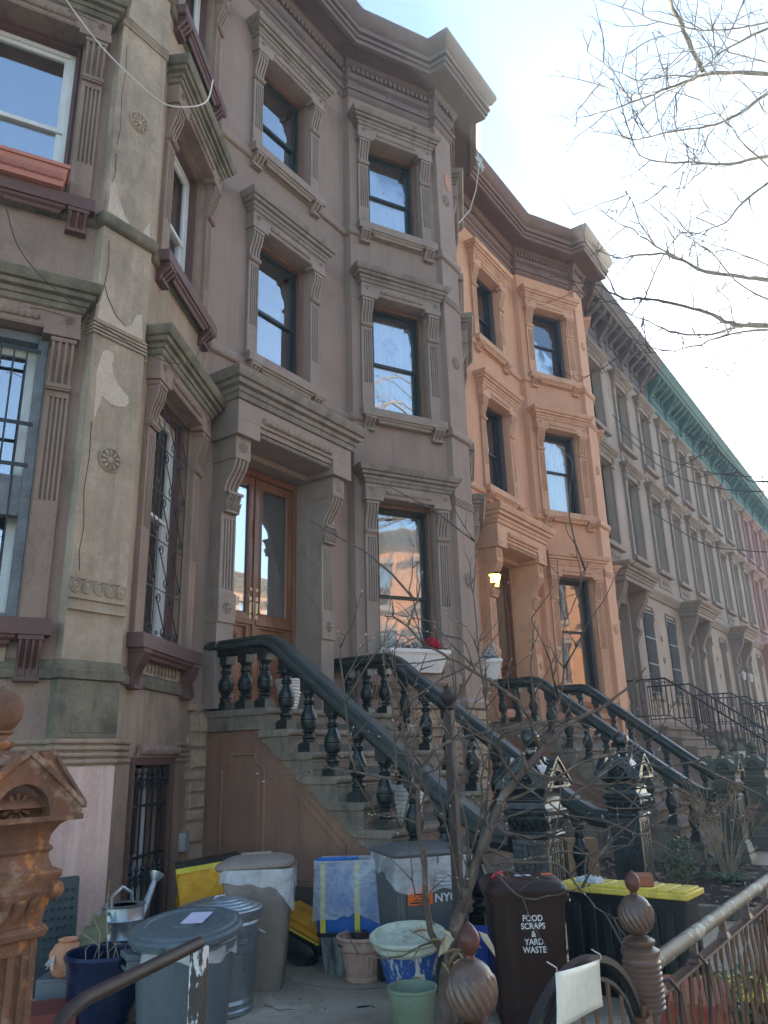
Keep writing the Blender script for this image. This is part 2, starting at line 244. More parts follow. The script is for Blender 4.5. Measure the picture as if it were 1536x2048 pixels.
# ------------------------------------------------------------------ mesh builder
class MB:
    def __init__(s): s.v = []; s.f = []
    def add(s, vs, fs, T=None):
        b = len(s.v)
        s.v += [tuple(T @ Vector(p)) if T else tuple(p) for p in vs]
        s.f += [tuple(i + b for i in f) for f in fs]
        return s
    def box(s, x0, x1, y0, y1, z0, z1, T=None):
        return s.add([(x0, y0, z0), (x1, y0, z0), (x1, y1, z0), (x0, y1, z0), (x0, y0, z1), (x1, y0, z1), (x1, y1, z1), (x0, y1, z1)],
                     [(0, 3, 2, 1), (4, 5, 6, 7), (0, 1, 5, 4), (1, 2, 6, 5), (2, 3, 7, 6), (3, 0, 4, 7)], T)
    def hexa(s, bot, top, T=None):
        n = len(bot)
        return s.add(list(bot) + list(top), [tuple(range(n))[::-1], tuple(range(n, 2 * n))] + [(i, (i + 1) % n, n + (i + 1) % n, n + i) for i in range(n)], T)
    def prism(s, poly, ax, a, b, T=None):
        """poly: 2D points; ax='x' -> (y,z), 'y' -> (x,z), 'z' -> (x,y)"""
        f = {'x': lambda p, t: (t, p[0], p[1]), 'y': lambda p, t: (p[0], t, p[1]), 'z': lambda p, t: (p[0], p[1], t)}[ax]
        return s.hexa([f(p, a) for p in poly], [f(p, b) for p in poly], T)
    def lathe(s, prof, n=16, c=(0, 0, 0), T=None, flute=None, caps=True, sx=1., sy=1., twist=None):
        vs = []; fs = []
        for k, (r, z) in enumerate(prof):
            for i in range(n):
                a = 2 * math.pi * i / n; rr = r
                if flute: rr = r * (1 + flute(a, z, k))
                vs.append((c[0] + rr * math.cos(a) * sx, c[1] + rr * math.sin(a) * sy, c[2] + z))
        for k in range(len(prof) - 1):
            for i in range(n):
                j = (i + 1) % n
                fs.append((k * n + i, k * n + j, (k + 1) * n + j, (k + 1) * n + i))
        if caps:
            fs.append(tuple(range(n))[::-1]); fs.append(tuple((len(prof) - 1) * n + i for i in range(n)))
        return s.add(vs, fs, T)
    def tube(s, pts, r, n=6, T=None, caps=True):
        pts = [Vector(p) for p in pts]
        if isinstance(r, (int, float)): r = [r] * len(pts)
        vs = []; fs = []; prev = None
        for i, p in enumerate(pts):
            d = (pts[min(i + 1, len(pts) - 1)] - pts[max(i - 1, 0)])
            if d.length < 1e-9: d = Vector((0, 0, 1))
            d.normalize()
            if prev is None:
                a = Vector((0, 0, 1)) if abs(d.z) < .9 else Vector((1, 0, 0)); u = d.cross(a).normalized()
            else:
                u = (prev - d * prev.dot(d))
                u = u.normalized() if u.length > 1e-6 else d.orthogonal().normalized()
            prev = u; v = d.cross(u)
            for k in range(n):
                t = 2 * math.pi * k / n
                vs.append(p + (u * math.cos(t) + v * math.sin(t)) * r[i])
        for i in range(len(pts) - 1):
            for k in range(n):
                j = (k + 1) % n; fs.append((i * n + k, i * n + j, (i + 1) * n + j, (i + 1) * n + k))
        if caps and n > 2: fs.append(tuple(range(n))[::-1]); fs.append(tuple((len(pts) - 1) * n + i for i in range(n)))
        return s.add(vs, fs, T)
    def sweep(s, path, prof, caps=True, T=None, closed=False):
        """path: plan points walking so that outward is to the right; prof: (offset outward, z)"""
        P = [Vector(p) for p in path]; n = len(P); out = []
        for i in range(n):
            ds = []
            if i > 0 or closed: ds.append((P[i] - P[i - 1]).normalized())
            if i < n - 1 or closed: ds.append((P[(i + 1) % n] - P[i]).normalized())
            ns = [Vector((d.y, -d.x)) for d in ds]
            if len(ns) == 1: out.append(ns[0])
            else:
                m = (ns[0] + ns[1]); m.normalize(); c = max(.3, m.dot(ns[0])); out.append(m / c)
        k = len(prof); vs = []; fs = []
        for i in range(n):
            for (o, z) in prof: q = P[i] + out[i] * o; vs.append((q.x, q.y, z))
        for i in range(n if closed else n - 1):
            i2 = (i + 1) % n
            for j in range(k - 1): fs.append((i * k + j, i2 * k + j, i2 * k + j + 1, i * k + j + 1))
        if caps and not closed: fs.append(tuple(range(k))[::-1]); fs.append(tuple((n - 1) * k + j for j in range(k)))
        return s.add(vs, fs, T)
    def bar(s, pts, w, h, T=None):
        """rectangular bar swept along 3D points lying in a vertical plane"""
        pts = [Vector(p) for p in pts]; vs = []; fs = []
        for i, p in enumerate(pts):
            d = (pts[min(i + 1, len(pts) - 1)] - pts[max(i - 1, 0)]).normalized()
            sd_ = d.cross(Vector((0, 0, 1)))
            sd_ = sd_.normalized() if sd_.length > 1e-4 else Vector((1, 0, 0))
            up = sd_.cross(d)
            for a, b in ((-1, -1), (1, -1), (1, 1), (-1, 1)): vs.append(p + sd_ * a * w / 2 + up * b * h / 2)
        for i in range(len(pts) - 1):
            for k in range(4):
                j = (k + 1) % 4; fs.append((i * 4 + k, i * 4 + j, i * 4 + 4 + j, i * 4 + 4 + k))
        fs.append((3, 2, 1, 0)); q = len(pts) * 4 - 4; fs.append((q, q + 1, q + 2, q + 3))
        return s.add(vs, fs, T)
    def sec(s, pts, section, side, caps=True):
        """general section (a along side vector, b along up) swept along pts"""
        pts = [Vector(p) for p in pts]; side = Vector(side).normalized(); vs = []; fs = []; k = len(section)
        for i, p in enumerate(pts):
            d = (pts[min(i + 1, len(pts) - 1)] - pts[max(i - 1, 0)]).normalized(); up = side.cross(d)
            if i not in (0, len(pts) - 1):
                d0 = (p - pts[i - 1]).normalized(); up0 = side.cross(d0); c = up.dot(up0); sc = 1 / max(.5, c)
            else: sc = 1
            for a, b in section: vs.append(p + side * a + up * b * sc)
        for i in range(len(pts) - 1):
            for q in range(k):
                j = (q + 1) % k; fs.append((i * k + q, i * k + j, (i + 1) * k + j, (i + 1) * k + q))
        if caps: fs.append(tuple(range(k))[::-1]); fs.append(tuple((len(pts) - 1) * k + i for i in range(k)))
        return s.add(vs, fs)
    def mesh(s, name, mat, smooth=True, ang=38):
        me = bpy.data.meshes.new(name); me.from_pydata(s.v, [], s.f); me.update()
        bm = bmesh.new(); bm.from_mesh(me); bmesh.ops.recalc_face_normals(bm, faces=bm.faces); bm.to_mesh(me); bm.free()
        if mat: me.materials.append(MAT[mat] if isinstance(mat, str) else mat)
        if smooth:
            me.polygons.foreach_set('use_smooth', [True] * len(me.polygons)); me.set_sharp_from_angle(angle=math.radians(ang))
        return me
    def build(s, name, mat, parent=None, loc=None, rz=0., smooth=True, ang=38, bevel=0., rot=None):
        return link(name, s.mesh(name, mat, smooth, ang), parent, loc, rz, bevel, rot)
def link(name, me, parent=None, loc=None, rz=0., bevel=0., rot=None):
    o = bpy.data.objects.new(name, me); COL.objects.link(o)
    if loc is not None: o.location = loc
    if rot is not None: o.rotation_euler = rot
    elif rz: o.rotation_euler = (0, 0, rz)
    if parent: o.parent = parent
    if bevel:
        b = o.modifiers.new('bevel', 'BEVEL'); b.width = bevel; b.segments = 2; b.limit_method = 'ANGLE'; b.angle_limit = math.radians(40); b.harden_normals = False
    return o
def tag(o, label, cat, group=None):
    o['label'] = label; o['category'] = cat
    if group: o['group'] = group
    return o
def thing(name, label, cat, loc=(0, 0, 0), rz=0., group=None):
    o = bpy.data.objects.new(name, None); COL.objects.link(o); o.location = loc; o.rotation_euler = (0, 0, rz); o.empty_display_size = .1
    return tag(o, label, cat, group)
def struct(o, kind='structure'): o['kind'] = kind; return o
def copy_tree(o, parent=None):
    c = o.copy(); COL.objects.link(c); c.parent = parent
    for ch in [x for x in o.children]: copy_tree(ch, c)
    return c
CACHE = {}
def cached(key, fn):
    if key not in CACHE: CACHE[key] = fn()
    return CACHE[key]
def TR(x=0, y=0, z=0, rx=0, ry=0, rz=0, s=1.):
    return Matrix.Translation((x, y, z)) @ Matrix.Rotation(rz, 4, 'Z') @ Matrix.Rotation(ry, 4, 'Y') @ Matrix.Rotation(rx, 4, 'X') @ Matrix.Diagonal((s, s, s, 1))

# ------------------------------------------------------------------ ground
g = MB(); g.add([(-300, -300, -.14), (600, -300, -.14), (600, 300, -.14), (-300, 300, -.14)], [(0, 1, 2, 3)])
struct(g.build('ground', 'asph'))
g = MB(); g.box(-40, 160, -3.2, .54, -.2, 0); struct(g.build('sidewalk', 'walk'))
g = MB(); g.box(-12, 60, .545, 7.4, -.2, .0)
struct(g.build('courtyard_paving', 'conc'))
g = MB(); g.box(-40, 160, -3.4, -3.205, -.2, .012); struct(g.build('kerb', 'walk'))
g = MB(); g.box(-40, 160, -11.6, -3.4, -.2, -.13); struct(g.build('road', 'asph'))
g = MB(); g.box(-40, 160, -15.9, -11.6, -.2, .0); struct(g.build('far_sidewalk', 'walk'))

# ------------------------------------------------------------------ masonry
def wall(mb, p, q, z0, z1, holes=(), depth=.32, top=False):
    """p,q plan points with outward on the right; holes (s0,s1,zb,zt) with reveals going in"""
    p = Vector(p); q = Vector(q); L = (q - p).length; d = (q - p) / L; n = Vector((d.y, -d.x))
    W = lambda s, z, o=0.: (p.x + d.x * s + n.x * o, p.y + d.y * s + n.y * o, z)
    xs = sorted({0, L, *[h[0] for h in holes], *[h[1] for h in holes]}); zs = sorted({z0, z1, *[h[2] for h in holes], *[h[3] for h in holes]})
    for i in range(len(xs) - 1):
        for j in range(len(zs) - 1):
            cx = (xs[i] + xs[i + 1]) / 2; cz = (zs[j] + zs[j + 1]) / 2
            if any(h[0] < cx < h[1] and h[2] < cz < h[3] for h in holes): continue
            mb.add([W(xs[i], zs[j]), W(xs[i + 1], zs[j]), W(xs[i + 1], zs[j + 1]), W(xs[i], zs[j + 1])], [(0, 1, 2, 3)])
    for a, b, c, e in holes:
        for r in (((a, c), (a, e)), ((a, e), (b, e)), ((b, e), (b, c)), ((b, c), (a, c))):
            mb.add([W(*r[0]), W(*r[1]), W(*r[1], -depth), W(*r[0], -depth)], [(0, 1, 2, 3)])
    return mb
def spos(p, q, s, o=0.):
    p = Vector(p); q = Vector(q); d = (q - p).normalized(); n = Vector((d.y, -d.x)); r = p + d * s + n * o
    return r, math.atan2(d.y, d.x)
def console(mb, x, w, zt, h, pt, pb, ribs=4, y0=0.):
    k = 9
    def pr(t): return pb + (pt - pb) * (1 - (3 * t * t - 2 * t * t * t)) + .012 * math.sin(t * math.pi * 2)
    n = ribs * 2 - 1; sw = w / n
    for i in range(n):
        ins = 0 if i % 2 == 0 else .022
        poly = [(y0 + .0, zt), (y0 + 0, zt - h)] + [(y0 - pr(1 - j / (k - 1)) + ins, zt - h * (1 - j / (k - 1))) for j in range(k)]
        mb.prism(poly, 'x', x - w / 2 + i * sw, x - w / 2 + (i + 1) * sw)
    mb.box(x - w / 2 - .012, x + w / 2 + .012, y0 - pt - .012, y0, zt - .035, zt + .002)
    mb.box(x - w / 2 - .01, x + w / 2 + .01, y0 - pb - .03, y0, zt - h - .028, zt - h + .008)
def fluted(mb, x0, x1, z0, z1, f0, f1, pr, y0=0., nf=4, gd=.022):
    mb.box(x0, x1, y0 - pr, y0, z0, f0); mb.box(x0, x1, y0 - pr, y0, f1, z1)
    w = x1 - x0; u = w / (nf * 2 + 1 + 1.4); x = x0 + u * 1.2
    poly = [(x0, y0), (x1, y0), (x1, y0 - pr)]
    for i in range(nf):
        a = x1 - u * 1.2 - u * 2 * i; poly += [(a, y0 - pr), (a - .002, y0 - pr + gd), (a - u + .002, y0 - pr + gd), (a - u, y0 - pr)]
    poly += [(x0, y0 - pr)]
    mb.prism(poly, 'z', f0, f1)
def spiral(mb, x, y, z, r, sgn, t=.006):
    pts = [(x + sgn * (r * (1 - k / 22)) * math.cos(k * .62 + math.pi / 2 * 0), y, z + (r * (1 - k / 22)) * math.sin(k * .62)) for k in range(0, 20)]
    mb.tube(pts, t, 4)
def rope(mb, xa, xb, y, z, r=.034, n=14):
    prof = []; L = xb - xa
    for i in range(n):
        a = L * i / n; prof += [(r * .72, a + .001), (r, a + L / n * .22), (r, a + L / n * .78), (r * .72, a + L / n - .001)]
    mb.lathe(prof, 8, T=Matrix.Translation((xa, y, z)) @ Matrix.Rotation(math.pi / 2, 4, 'Y'))
def rosette(mb, x, y, z, r=.05, n=8):
    mb.lathe([(r * .28, 0), (r * .3, .012), (r * .12, .02)], 8, T=Matrix.Translation((x, y, z)) @ Matrix.Rotation(math.pi / 2, 4, 'X'))
    for i in range(n):
        a = 2 * math.pi * i / n
        T = Matrix.Translation((x, y, z)) @ Matrix.Rotation(a, 4, 'Y')
        mb.hexa([(-r * .06, 0, r * .3), (r * .06, 0, r * .3), (r * .24, 0, r * .85), (0, 0, r), (-r * .24, 0, r * .85)],
                [(-r * .03, -.014, r * .32), (r * .03, -.014, r * .32), (r * .14, -.016, r * .8), (0, -.01, r * .92), (-r * .14, -.016, r * .8)], T)
def cyma(h0, h1, o0, o1, n=5):
    return [(o0 + (o1 - o0) * (i / n) ** 1.5, h0 + (h1 - h0) * i / n) for i in range(n + 1)]
def hood_profile(z, o=.10, k=1., h=.25):
    return [(0, z), (o, z), (o + .02 * k, z + .012), (o + .03 * k, z + h * .22), (o + .045 * k, z + h * .24), (o + .05 * k, z + h * .4), (o + .085 * k, z + h * .46), (o + .09 * k, z + h * .62),
            (o + .115 * k, z + h * .66), (o + .14 * k, z + h * .84), (o + .145 * k, z + h * .98), (o + .03, z + h * 1.06), (0, z + h * 1.1)]
PW = .205
def m_surround(W, H, pal):
    mb = MB(); a = W / 2; b = a + PW
    zc = H - .06
    for sg in (-1, 1):
        x0, x1 = (a, b) if sg > 0 else (-b, -a)
        fluted(mb, x0 + .012, x1 - .012, -.0, zc - .43, zc - .43 - min(.95, H * .5), zc - .50, .045)
        console(mb, (x0 + x1) / 2, PW - .03, zc, .40, .115, .055)
        mb.box(x0 + .012, x1 - .012, -.075, 0, zc - .445, zc - .425)
        mb.box(x0 + .004, x1 - .004, -.095, 0, zc, H + .0)
        spiral(mb, sg * (b - .075), -.137, H + .105, .042, sg)
        mb.tube([(sg * (b - .11), -.137, H + .145), (sg * (a - .1), -.137, H + .16), (sg * (a - .18), -.137, H + .15)], .005, 4)
    mb.box(-b - .012, b + .012, -.13, 0, H + .0, H + .185)
    mb.box(-b - .02, -a + .06, -.137, 0, H - .05, H + .04); mb.box(a - .06, b + .02, -.137, 0, H - .05, H + .04)
    rope(mb, -a + .1, a - .1, -.128, H + .085)
    mb.box(-a + .08, a - .08, -.136, 0, H + .012, H + .03)
    return mb.mesh('window_surround', pal)
def m_hood(W, H, pal):
    mb = MB(); b = W / 2 + PW + .012
    mb.sweep([(-b, 0), (-b, -.13), (b, -.13), (b, 0)], hood_profile(H + .186, 0.0, 1.0, .25), caps=True)
    mb.box(-b, b, -.13, 0, H + .19, H + .455)
    return mb.mesh('window_hood', pal)
def m_sill(W, H, pal, big=False):
    mb = MB(); b = W / 2 + PW + .03
    mb.box(-b, b, -.15, .0, -.125, 0); mb.box(-W / 2 + .002, W / 2 - .002, -.001, .22, -.12, 0.004)
    mb.sweep([(-W / 2 + .05, 0), (-W / 2 + .05, -.08), (W / 2 - .05, -.08), (W / 2 - .05, 0)], [(0, -.2), (.015, -.19), (.02, -.165), (.045, -.15), (.05, -.126)])
    for sg in (-1, 1):
        console(mb, sg * (W / 2 + PW / 2), PW - .05, -.125, .30 if big else .17, .13, .05, 3 if not big else 4)
    return mb.mesh('window_sill', pal)
def m_sash(W, H, pal, mr=.5, t=.05):
    mb = MB(); a = W / 2 - .05; h = H - .05; zm = h * mr
    mb.box(-a, -a + t * .7, .17, .27, 0, h); mb.box(a - t * .7, a, .17, .27, 0, h); mb.box(-a, a, .17, .27, h - t * .8, h); mb.box(-a + .001, a - .001, .17, .27, .0, .03)
    e = a - t * .7
    for (z0, z1, y) in ((zm - t * .4, h - t * .8, .19), (.03, zm + t * .4, .215)):
        mb.box(-e, -e + t, y, y + .035, z0, z1); mb.box(e - t, e, y, y + .035, z0, z1)
        mb.box(-e + t, e - t, y + .001, y + .034, z0, z0 + t * (.8 if y < .2 else 1.3)); mb.box(-e + t, e - t, y + .001, y + .034, z1 - t * .8, z1)
    return mb.mesh('window', pal)
def m_pane(W, H, up, pal, mr=.5, t=.05):
    a = W / 2 - .05 - t * 1.7 + .004; h = H - .05; zm = h * mr
    z0, z1, y = (zm + t * .36, h - t * 1.6 + .004, .205) if up else (.03 + t * 1.3 - .004, zm - t * .3, .23)
    mb = MB(); mb.box(-a, a, y, y + .005, z0, z1); return mb.mesh('pane', pal, smooth=False)
def m_casing(W, H, pal):
    mb = MB(); a = W / 2
    for sg in (-1, 1):
        x0, x1 = (a - .05, a - .002) if sg > 0 else (-a + .002, -a + .05)
        mb.box(x0, x1, .10, .30, 0, H - .002)
        xm = (x0 + x1) / 2
        mb.tube([(xm, .10, .01), (xm, .10, H - .05)], .014, 6)
    mb.box(-a + .05, a - .05, .10, .30, H - .05, H - .002)
    return mb.mesh('window_casing', pal)
def m_curtain(W, H, pal, z0, z1, amp=.018, wl=.09, x0=None, x1=None, sw=0.):
    a = W / 2 - .06; x0 = -a if x0 is None else x0; x1 = a if x1 is None else x1
    mb = MB(); n = 48; vs = []
    for j, z in enumerate((z0, (z0 + z1) / 2, z1)):
        for i in range(n + 1):
            x = x0 + (x1 - x0) * i / n; vs.append((x, .30 + amp * math.sin(x / wl * 6.28 + sw * j) + amp * .5 * math.sin(x / wl * 2.3 + j), z))
    mb.add(vs, [(j * (n + 1) + i, j * (n + 1) + i + 1, (j + 1) * (n + 1) + i + 1, (j + 1) * (n + 1) + i) for j in range(2) for i in range(n)])
    return mb.mesh('curtain', pal)
def m_room(W, H):
    mb = MB(); a = W / 2 - .001; y0, y1 = .27, .8
    mb.add([(-a, y0, 0), (a, y0, 0), (a, y0, H), (-a, y0, H), (-a, y1, 0), (a, y1, 0), (a, y1, H), (-a, y1, H)], [(4, 5, 6, 7), (0, 4, 7, 3), (1, 5, 6, 2), (0, 1, 5, 4), (3, 2, 6, 7)])
    return mb.mesh('room_interior', 'dark', False)
def window(parent, p, rz, W, H, pal, curtain=None, mr=.5, big=False, surround=True, sashmat=None, t=.05, glass='pane', glasslow=None, casing=None, deco=True):
    sm = sashmat or pal['sash']; cs = casing or pal['casing']
    r3 = lambda x: round(x, 3)
    o = link('window', cached(('sash', W, H, sm, mr, t), lambda: m_sash(W, H, sm, mr, t)), parent, p, rz)
    gl = glasslow or glass
    link('pane', cached(('pane', W, H, 1, glass, mr, t), lambda: m_pane(W, H, 1, glass, mr, t)), o)
    link('pane', cached(('pane', W, H, 0, gl, mr, t), lambda: m_pane(W, H, 0, gl, mr, t)), o)
    link('window_casing', cached(('cas', W, H, cs), lambda: m_casing(W, H, cs)), o)
    link('room_interior', cached(('room', W, H), lambda: m_room(W, H)), o)
    if surround:
        link('window_surround', cached(('sur', W, H, pal['trim']), lambda: m_surround(W, H, pal['trim'])), o, bevel=.004)
        link('window_hood', cached(('hood', W, H, pal['hood']), lambda: m_hood(W, H, pal['hood'])), o)
        link('window_sill', cached(('sill', W, H, pal['sill'], big), lambda: m_sill(W, H, pal['sill'], big)), o, bevel=.006)
    if curtain: link('curtain', cached(('cur', W, H) + curtain, lambda: m_curtain(W, H, *curtain)), o)
    return o

# bay plan, relative to the left inner corner of each bay
BX = 8.06
def plan(dx):
    f = lambda x, y: (x + dx, y)
    return dict(S=f(5.30, 6.2), A=f(8.06, 6.2), B=f(8.06, 6.08), C=f(9.44, 5.38), D=f(9.44, 5.28), E=f(9.96, 5.28), F=f(10.0, 5.36), G=f(11.5, 6.2))
FW = 1.0; BWN = .94
LS = .795; RS = .93; RS1 = .85; BW1 = 1.02
ZP, HP = 2.55, 2.38; Z2, H2_ = 6.27, 1.86; Z3, H3_ = 9.42, 1.66
DX0, DX1 = 5.81, 7.27; DOORY = 6.46

def rowhouse(name, label, dx, pal, group, front=True, h1=False):
    P = plan(dx); t = thing(name, label, 'rowhouse', (P['S'][0], 6.2, 0), group=group)
    off = Vector((P['S'][0], 6.2, 0)); back = Matrix.Translation(-off)
    def put(mb, nm, mat, bevel=0., par=t, ang=38):
        o = mb.build(nm, mat, par, bevel=bevel, ang=ang)
        if par is t: o.data.transform(back)
        return o
    kw = dict()
    wl = pal['wall']
    hb = (.5, 1.4, .62, 1.62)
    if front:
        mb = wall(MB(), P['S'], P['A'], 0, 12.5, [(DX0 - 5.30, DX1 - 5.30, 2.0, 4.98), (6.70 - .5 - 5.3, 6.70 + .5 - 5.3, Z2, Z2 + H2_), (6.70 - .5 - 5.3, 6.70 + .5 - 5.3, Z3, Z3 + H3_)], .34)
        mb.box(P['S'][0] + .0, P['A'][0], 6.55, 6.56, 0, 2.0)
        put(mb, 'front_wall', wl)
    mb = wall(MB(), P['A'], P['B'], 0, 12.5)
    put(mb, 'bay_return_wall', pal.get('ret', wl))
    hl = [(LS - BWN / 2, LS + BWN / 2, z, z + h) for z, h in ((ZP, HP), (Z2, H2_), (Z3, H3_))]
    put(wall(MB(), P['B'], P['C'], 0, 12.5, hl), 'bay_left_wall', pal.get('left', wl))
    pm = wall(MB(), P['C'], P['D'], 0, 12.5); wall(pm, P['D'], P['E'], 0, 12.5); wall(pm, P['E'], P['F'], 0, 12.5)
    put(pm, 'bay_pier', pal.get('pier', wl))
    rs, bw_ = (RS1, BW1) if h1 else (RS, BWN)
    rh = [(rs - bw_ / 2, rs + bw_ / 2, z, z + h) for z, h in ((ZP, HP), (Z2, H2_), (Z3, H3_))]
    if h1: rh.append((.40, 1.24, .0, 1.52))
    put(wall(MB(), P['F'], P['G'], 0, 12.5, rh), 'bay_right_wall', pal.get('right', wl))
    # body behind
    mb = MB(); mb.box(P['S'][0] + .002, P['G'][0] - .002, 7.6, 17, 0, 12.7); put(mb, 'rear_wing', pal['wall'])
    # mouldings that follow the plan
    path = [P[k] for k in ('S', 'A', 'B', 'C', 'D', 'E', 'F', 'G')] if front else [P[k] for k in ('A', 'B', 'C', 'D', 'E', 'F', 'G')]
    def belt(z, prof, nm='belt_course', mat=None): put(MB().sweep(path, [(o, z + h) for o, h in prof]), nm, mat or pal['sill'] if mat is None else mat)
    bprof = [(0, -.01), (.035, 0), (.05, .02), (.055, .09), (.04, .12), (0, .13)]
    belt(6.09, bprof, mat=pal['beltm']); belt(9.22, bprof, mat=pal['beltm'])
    p3 = [P[k] for k in ('C', 'D', 'E', 'F')]
    for z in (5.0, 8.42) + ((11.6,) if False else ()):
        mb = MB(); e0 = Vector(P['F']) + (Vector(P['G']) - Vector(P['F'])).normalized() * .06
        pp = [P['C'], P['D'], P['E'], P['F'], tuple(e0)]
        for k in range(4): mb.sweep(pp, [(0, z + k * .034), (.02, z + .006 + k * .034), (.02, z + .024 + k * .034), (0, z + .03 + k * .034)])
        put(mb, 'pier_band', pal.get('pier', pal['trim']))
    for z in (3.92, 7.42, 10.5):
        mb = MB(); c = ((P['D'][0] + P['E'][0]) / 2 + .0)
        mb.lathe([(.105, 0), (.108, .01), (.098, .016), (.09, .004)], 20, T=TR(c, 5.279, z, rx=math.pi / 2), caps=False)
        rosette(mb, c, 5.275, z, .095, 10); put(mb, 'carved_rosette', pal.get('pier', pal['trim']))
    # entablature
    mb = MB()
    mb.sweep(path, [(0, 11.9), (.02, 11.92), (.05, 11.95), (.06, 11.99), (.09, 12.0), (.10, 12.05), (.04, 12.07), (.03, 12.09), (.03, 12.22), (.06, 12.24), (.08, 12.27), (.09, 12.30), (.09, 12.42), (.14, 12.45), (.16, 12.5), (.16, 12.54)], caps=False)
    # frieze panels (raised)
    segs = [('S', 'A'), ('B', 'C')] + [('F', 'G')]
    for a, b in segs:
        if not front and a == 'S': continue
        pa, pb = Vector(P[a]), Vector(P[b]); L = (pb - pa).length
        for k in range(2):
            s0 = .12 + (L - .24) * k / 2 + .04; s1 = .12 + (L - .24) * (k + 1) / 2 - .04
            for (u0, u1, v0, v1) in ((s0, s1, 12.10, 12.115), (s0, s1, 12.195, 12.21), (s0, s0 + .015, 12.115, 12.195), (s1 - .015, s1, 12.115, 12.195)):
                q, r = spos(P[a], P[b], u0, .03); mb.box(0, u1 - u0, -.014, 0, v0, v1, TR(q.x, q.y, 0, rz=r))
        n = int(L / .085)
        for k in range(n):
            q, r = spos(P[a], P[b], (k + .5) * L / n, .09); mb.box(-.026, .026, -.045, 0, 12.32, 12.41, TR(q.x, q.y, 0, rz=r))
    q = P['D']
    for k in range(5): mb.box(q[0] + .05 + k * .1, q[0] + .10 + k * .1, 5.145, 5.19, 12.32, 12.41)
    put(mb, 'frieze', pal['corn'])
    # projecting cornice
    f = lambda x, y: (x + dx, y)
    out = [f(5.30 - (0 if front else 0), 5.68), f(7.78, 5.68), f(9.0, 5.06), f(9.0, 4.76), f(10.44, 4.76), f(10.44, 5.02), f(11.5, 5.62)]
    if not front: out = [f(7.2, 5.68)] + out[1:]
    mb = MB(); mb.sweep(out, [(-.06, 12.51), (0, 12.52), (.0, 12.60), (.035, 12.605), (.035, 12.67), (.02, 12.675), (.02, 12.69), (.07, 12.70), (.075, 12.77), (.055, 12.78), (.055, 12.81), (.10, 12.84), (.13, 12.91), (.17, 12.98), (.175, 13.07), (.10, 13.09), (-.06, 13.1)], caps=True)
    pin = [P[k] for k in (('S', 'A', 'B', 'C', 'D', 'E', 'F', 'G') if front else ('A', 'B', 'C', 'D', 'E', 'F', 'G'))]
    if not front: pin = [f(7.2, 6.2)] + pin
    poly = [(x, y + .03) for x, y in out] + [(x, y + .02) for x, y in pin[::-1]]
    mb.add([(x, y, 12.535) for x, y in poly], [tuple(range(len(poly)))])
    put(mb, 'roof_cornice', pal['corn'])
    mb = MB(); poly = [(x, y - .02) for x, y in out] + [f(11.5, 17), f(5.30 if front else 7.2, 17)]
    mb.prism(poly, 'z', 13.085, 13.12); put(mb, 'roof', 'roof')
    # windows
    ws = {}
    def addw(key, p3, rz, W, H, **k):
        o = window(t, Vector(p3) - off, rz, W, H, pal, **k); ws[key] = o
    return t, P, off, put, addw, ws

def place_windows(P, addw, kinds, front=True, rs=RS, rw=BWN):
    dx = P['S'][0] - 5.30
    if front:
        for z, h, k in ((Z2, H2_, 'f2'), (Z3, H3_, 'f3')): addw(k, (6.70 + dx, 6.2, z), 0, FW, h, **kinds.get(k, {}))
    for z, h, k in ((ZP, HP, 'lp'), (Z2, H2_, 'l2'), (Z3, H3_, 'l3')):
        q, r = spos(P['B'], P['C'], LS); addw(k, (q.x, q.y, z), r, BWN, h, **kinds.get(k, {}))
    for z, h, k in ((ZP, HP, 'rp'), (Z2, H2_, 'r2'), (Z3, H3_, 'r3')):
        q, r = spos(P['F'], P['G'], rs); addw(k, (q.x, q.y, z), r, rw, h, **kinds.get(k, {}))

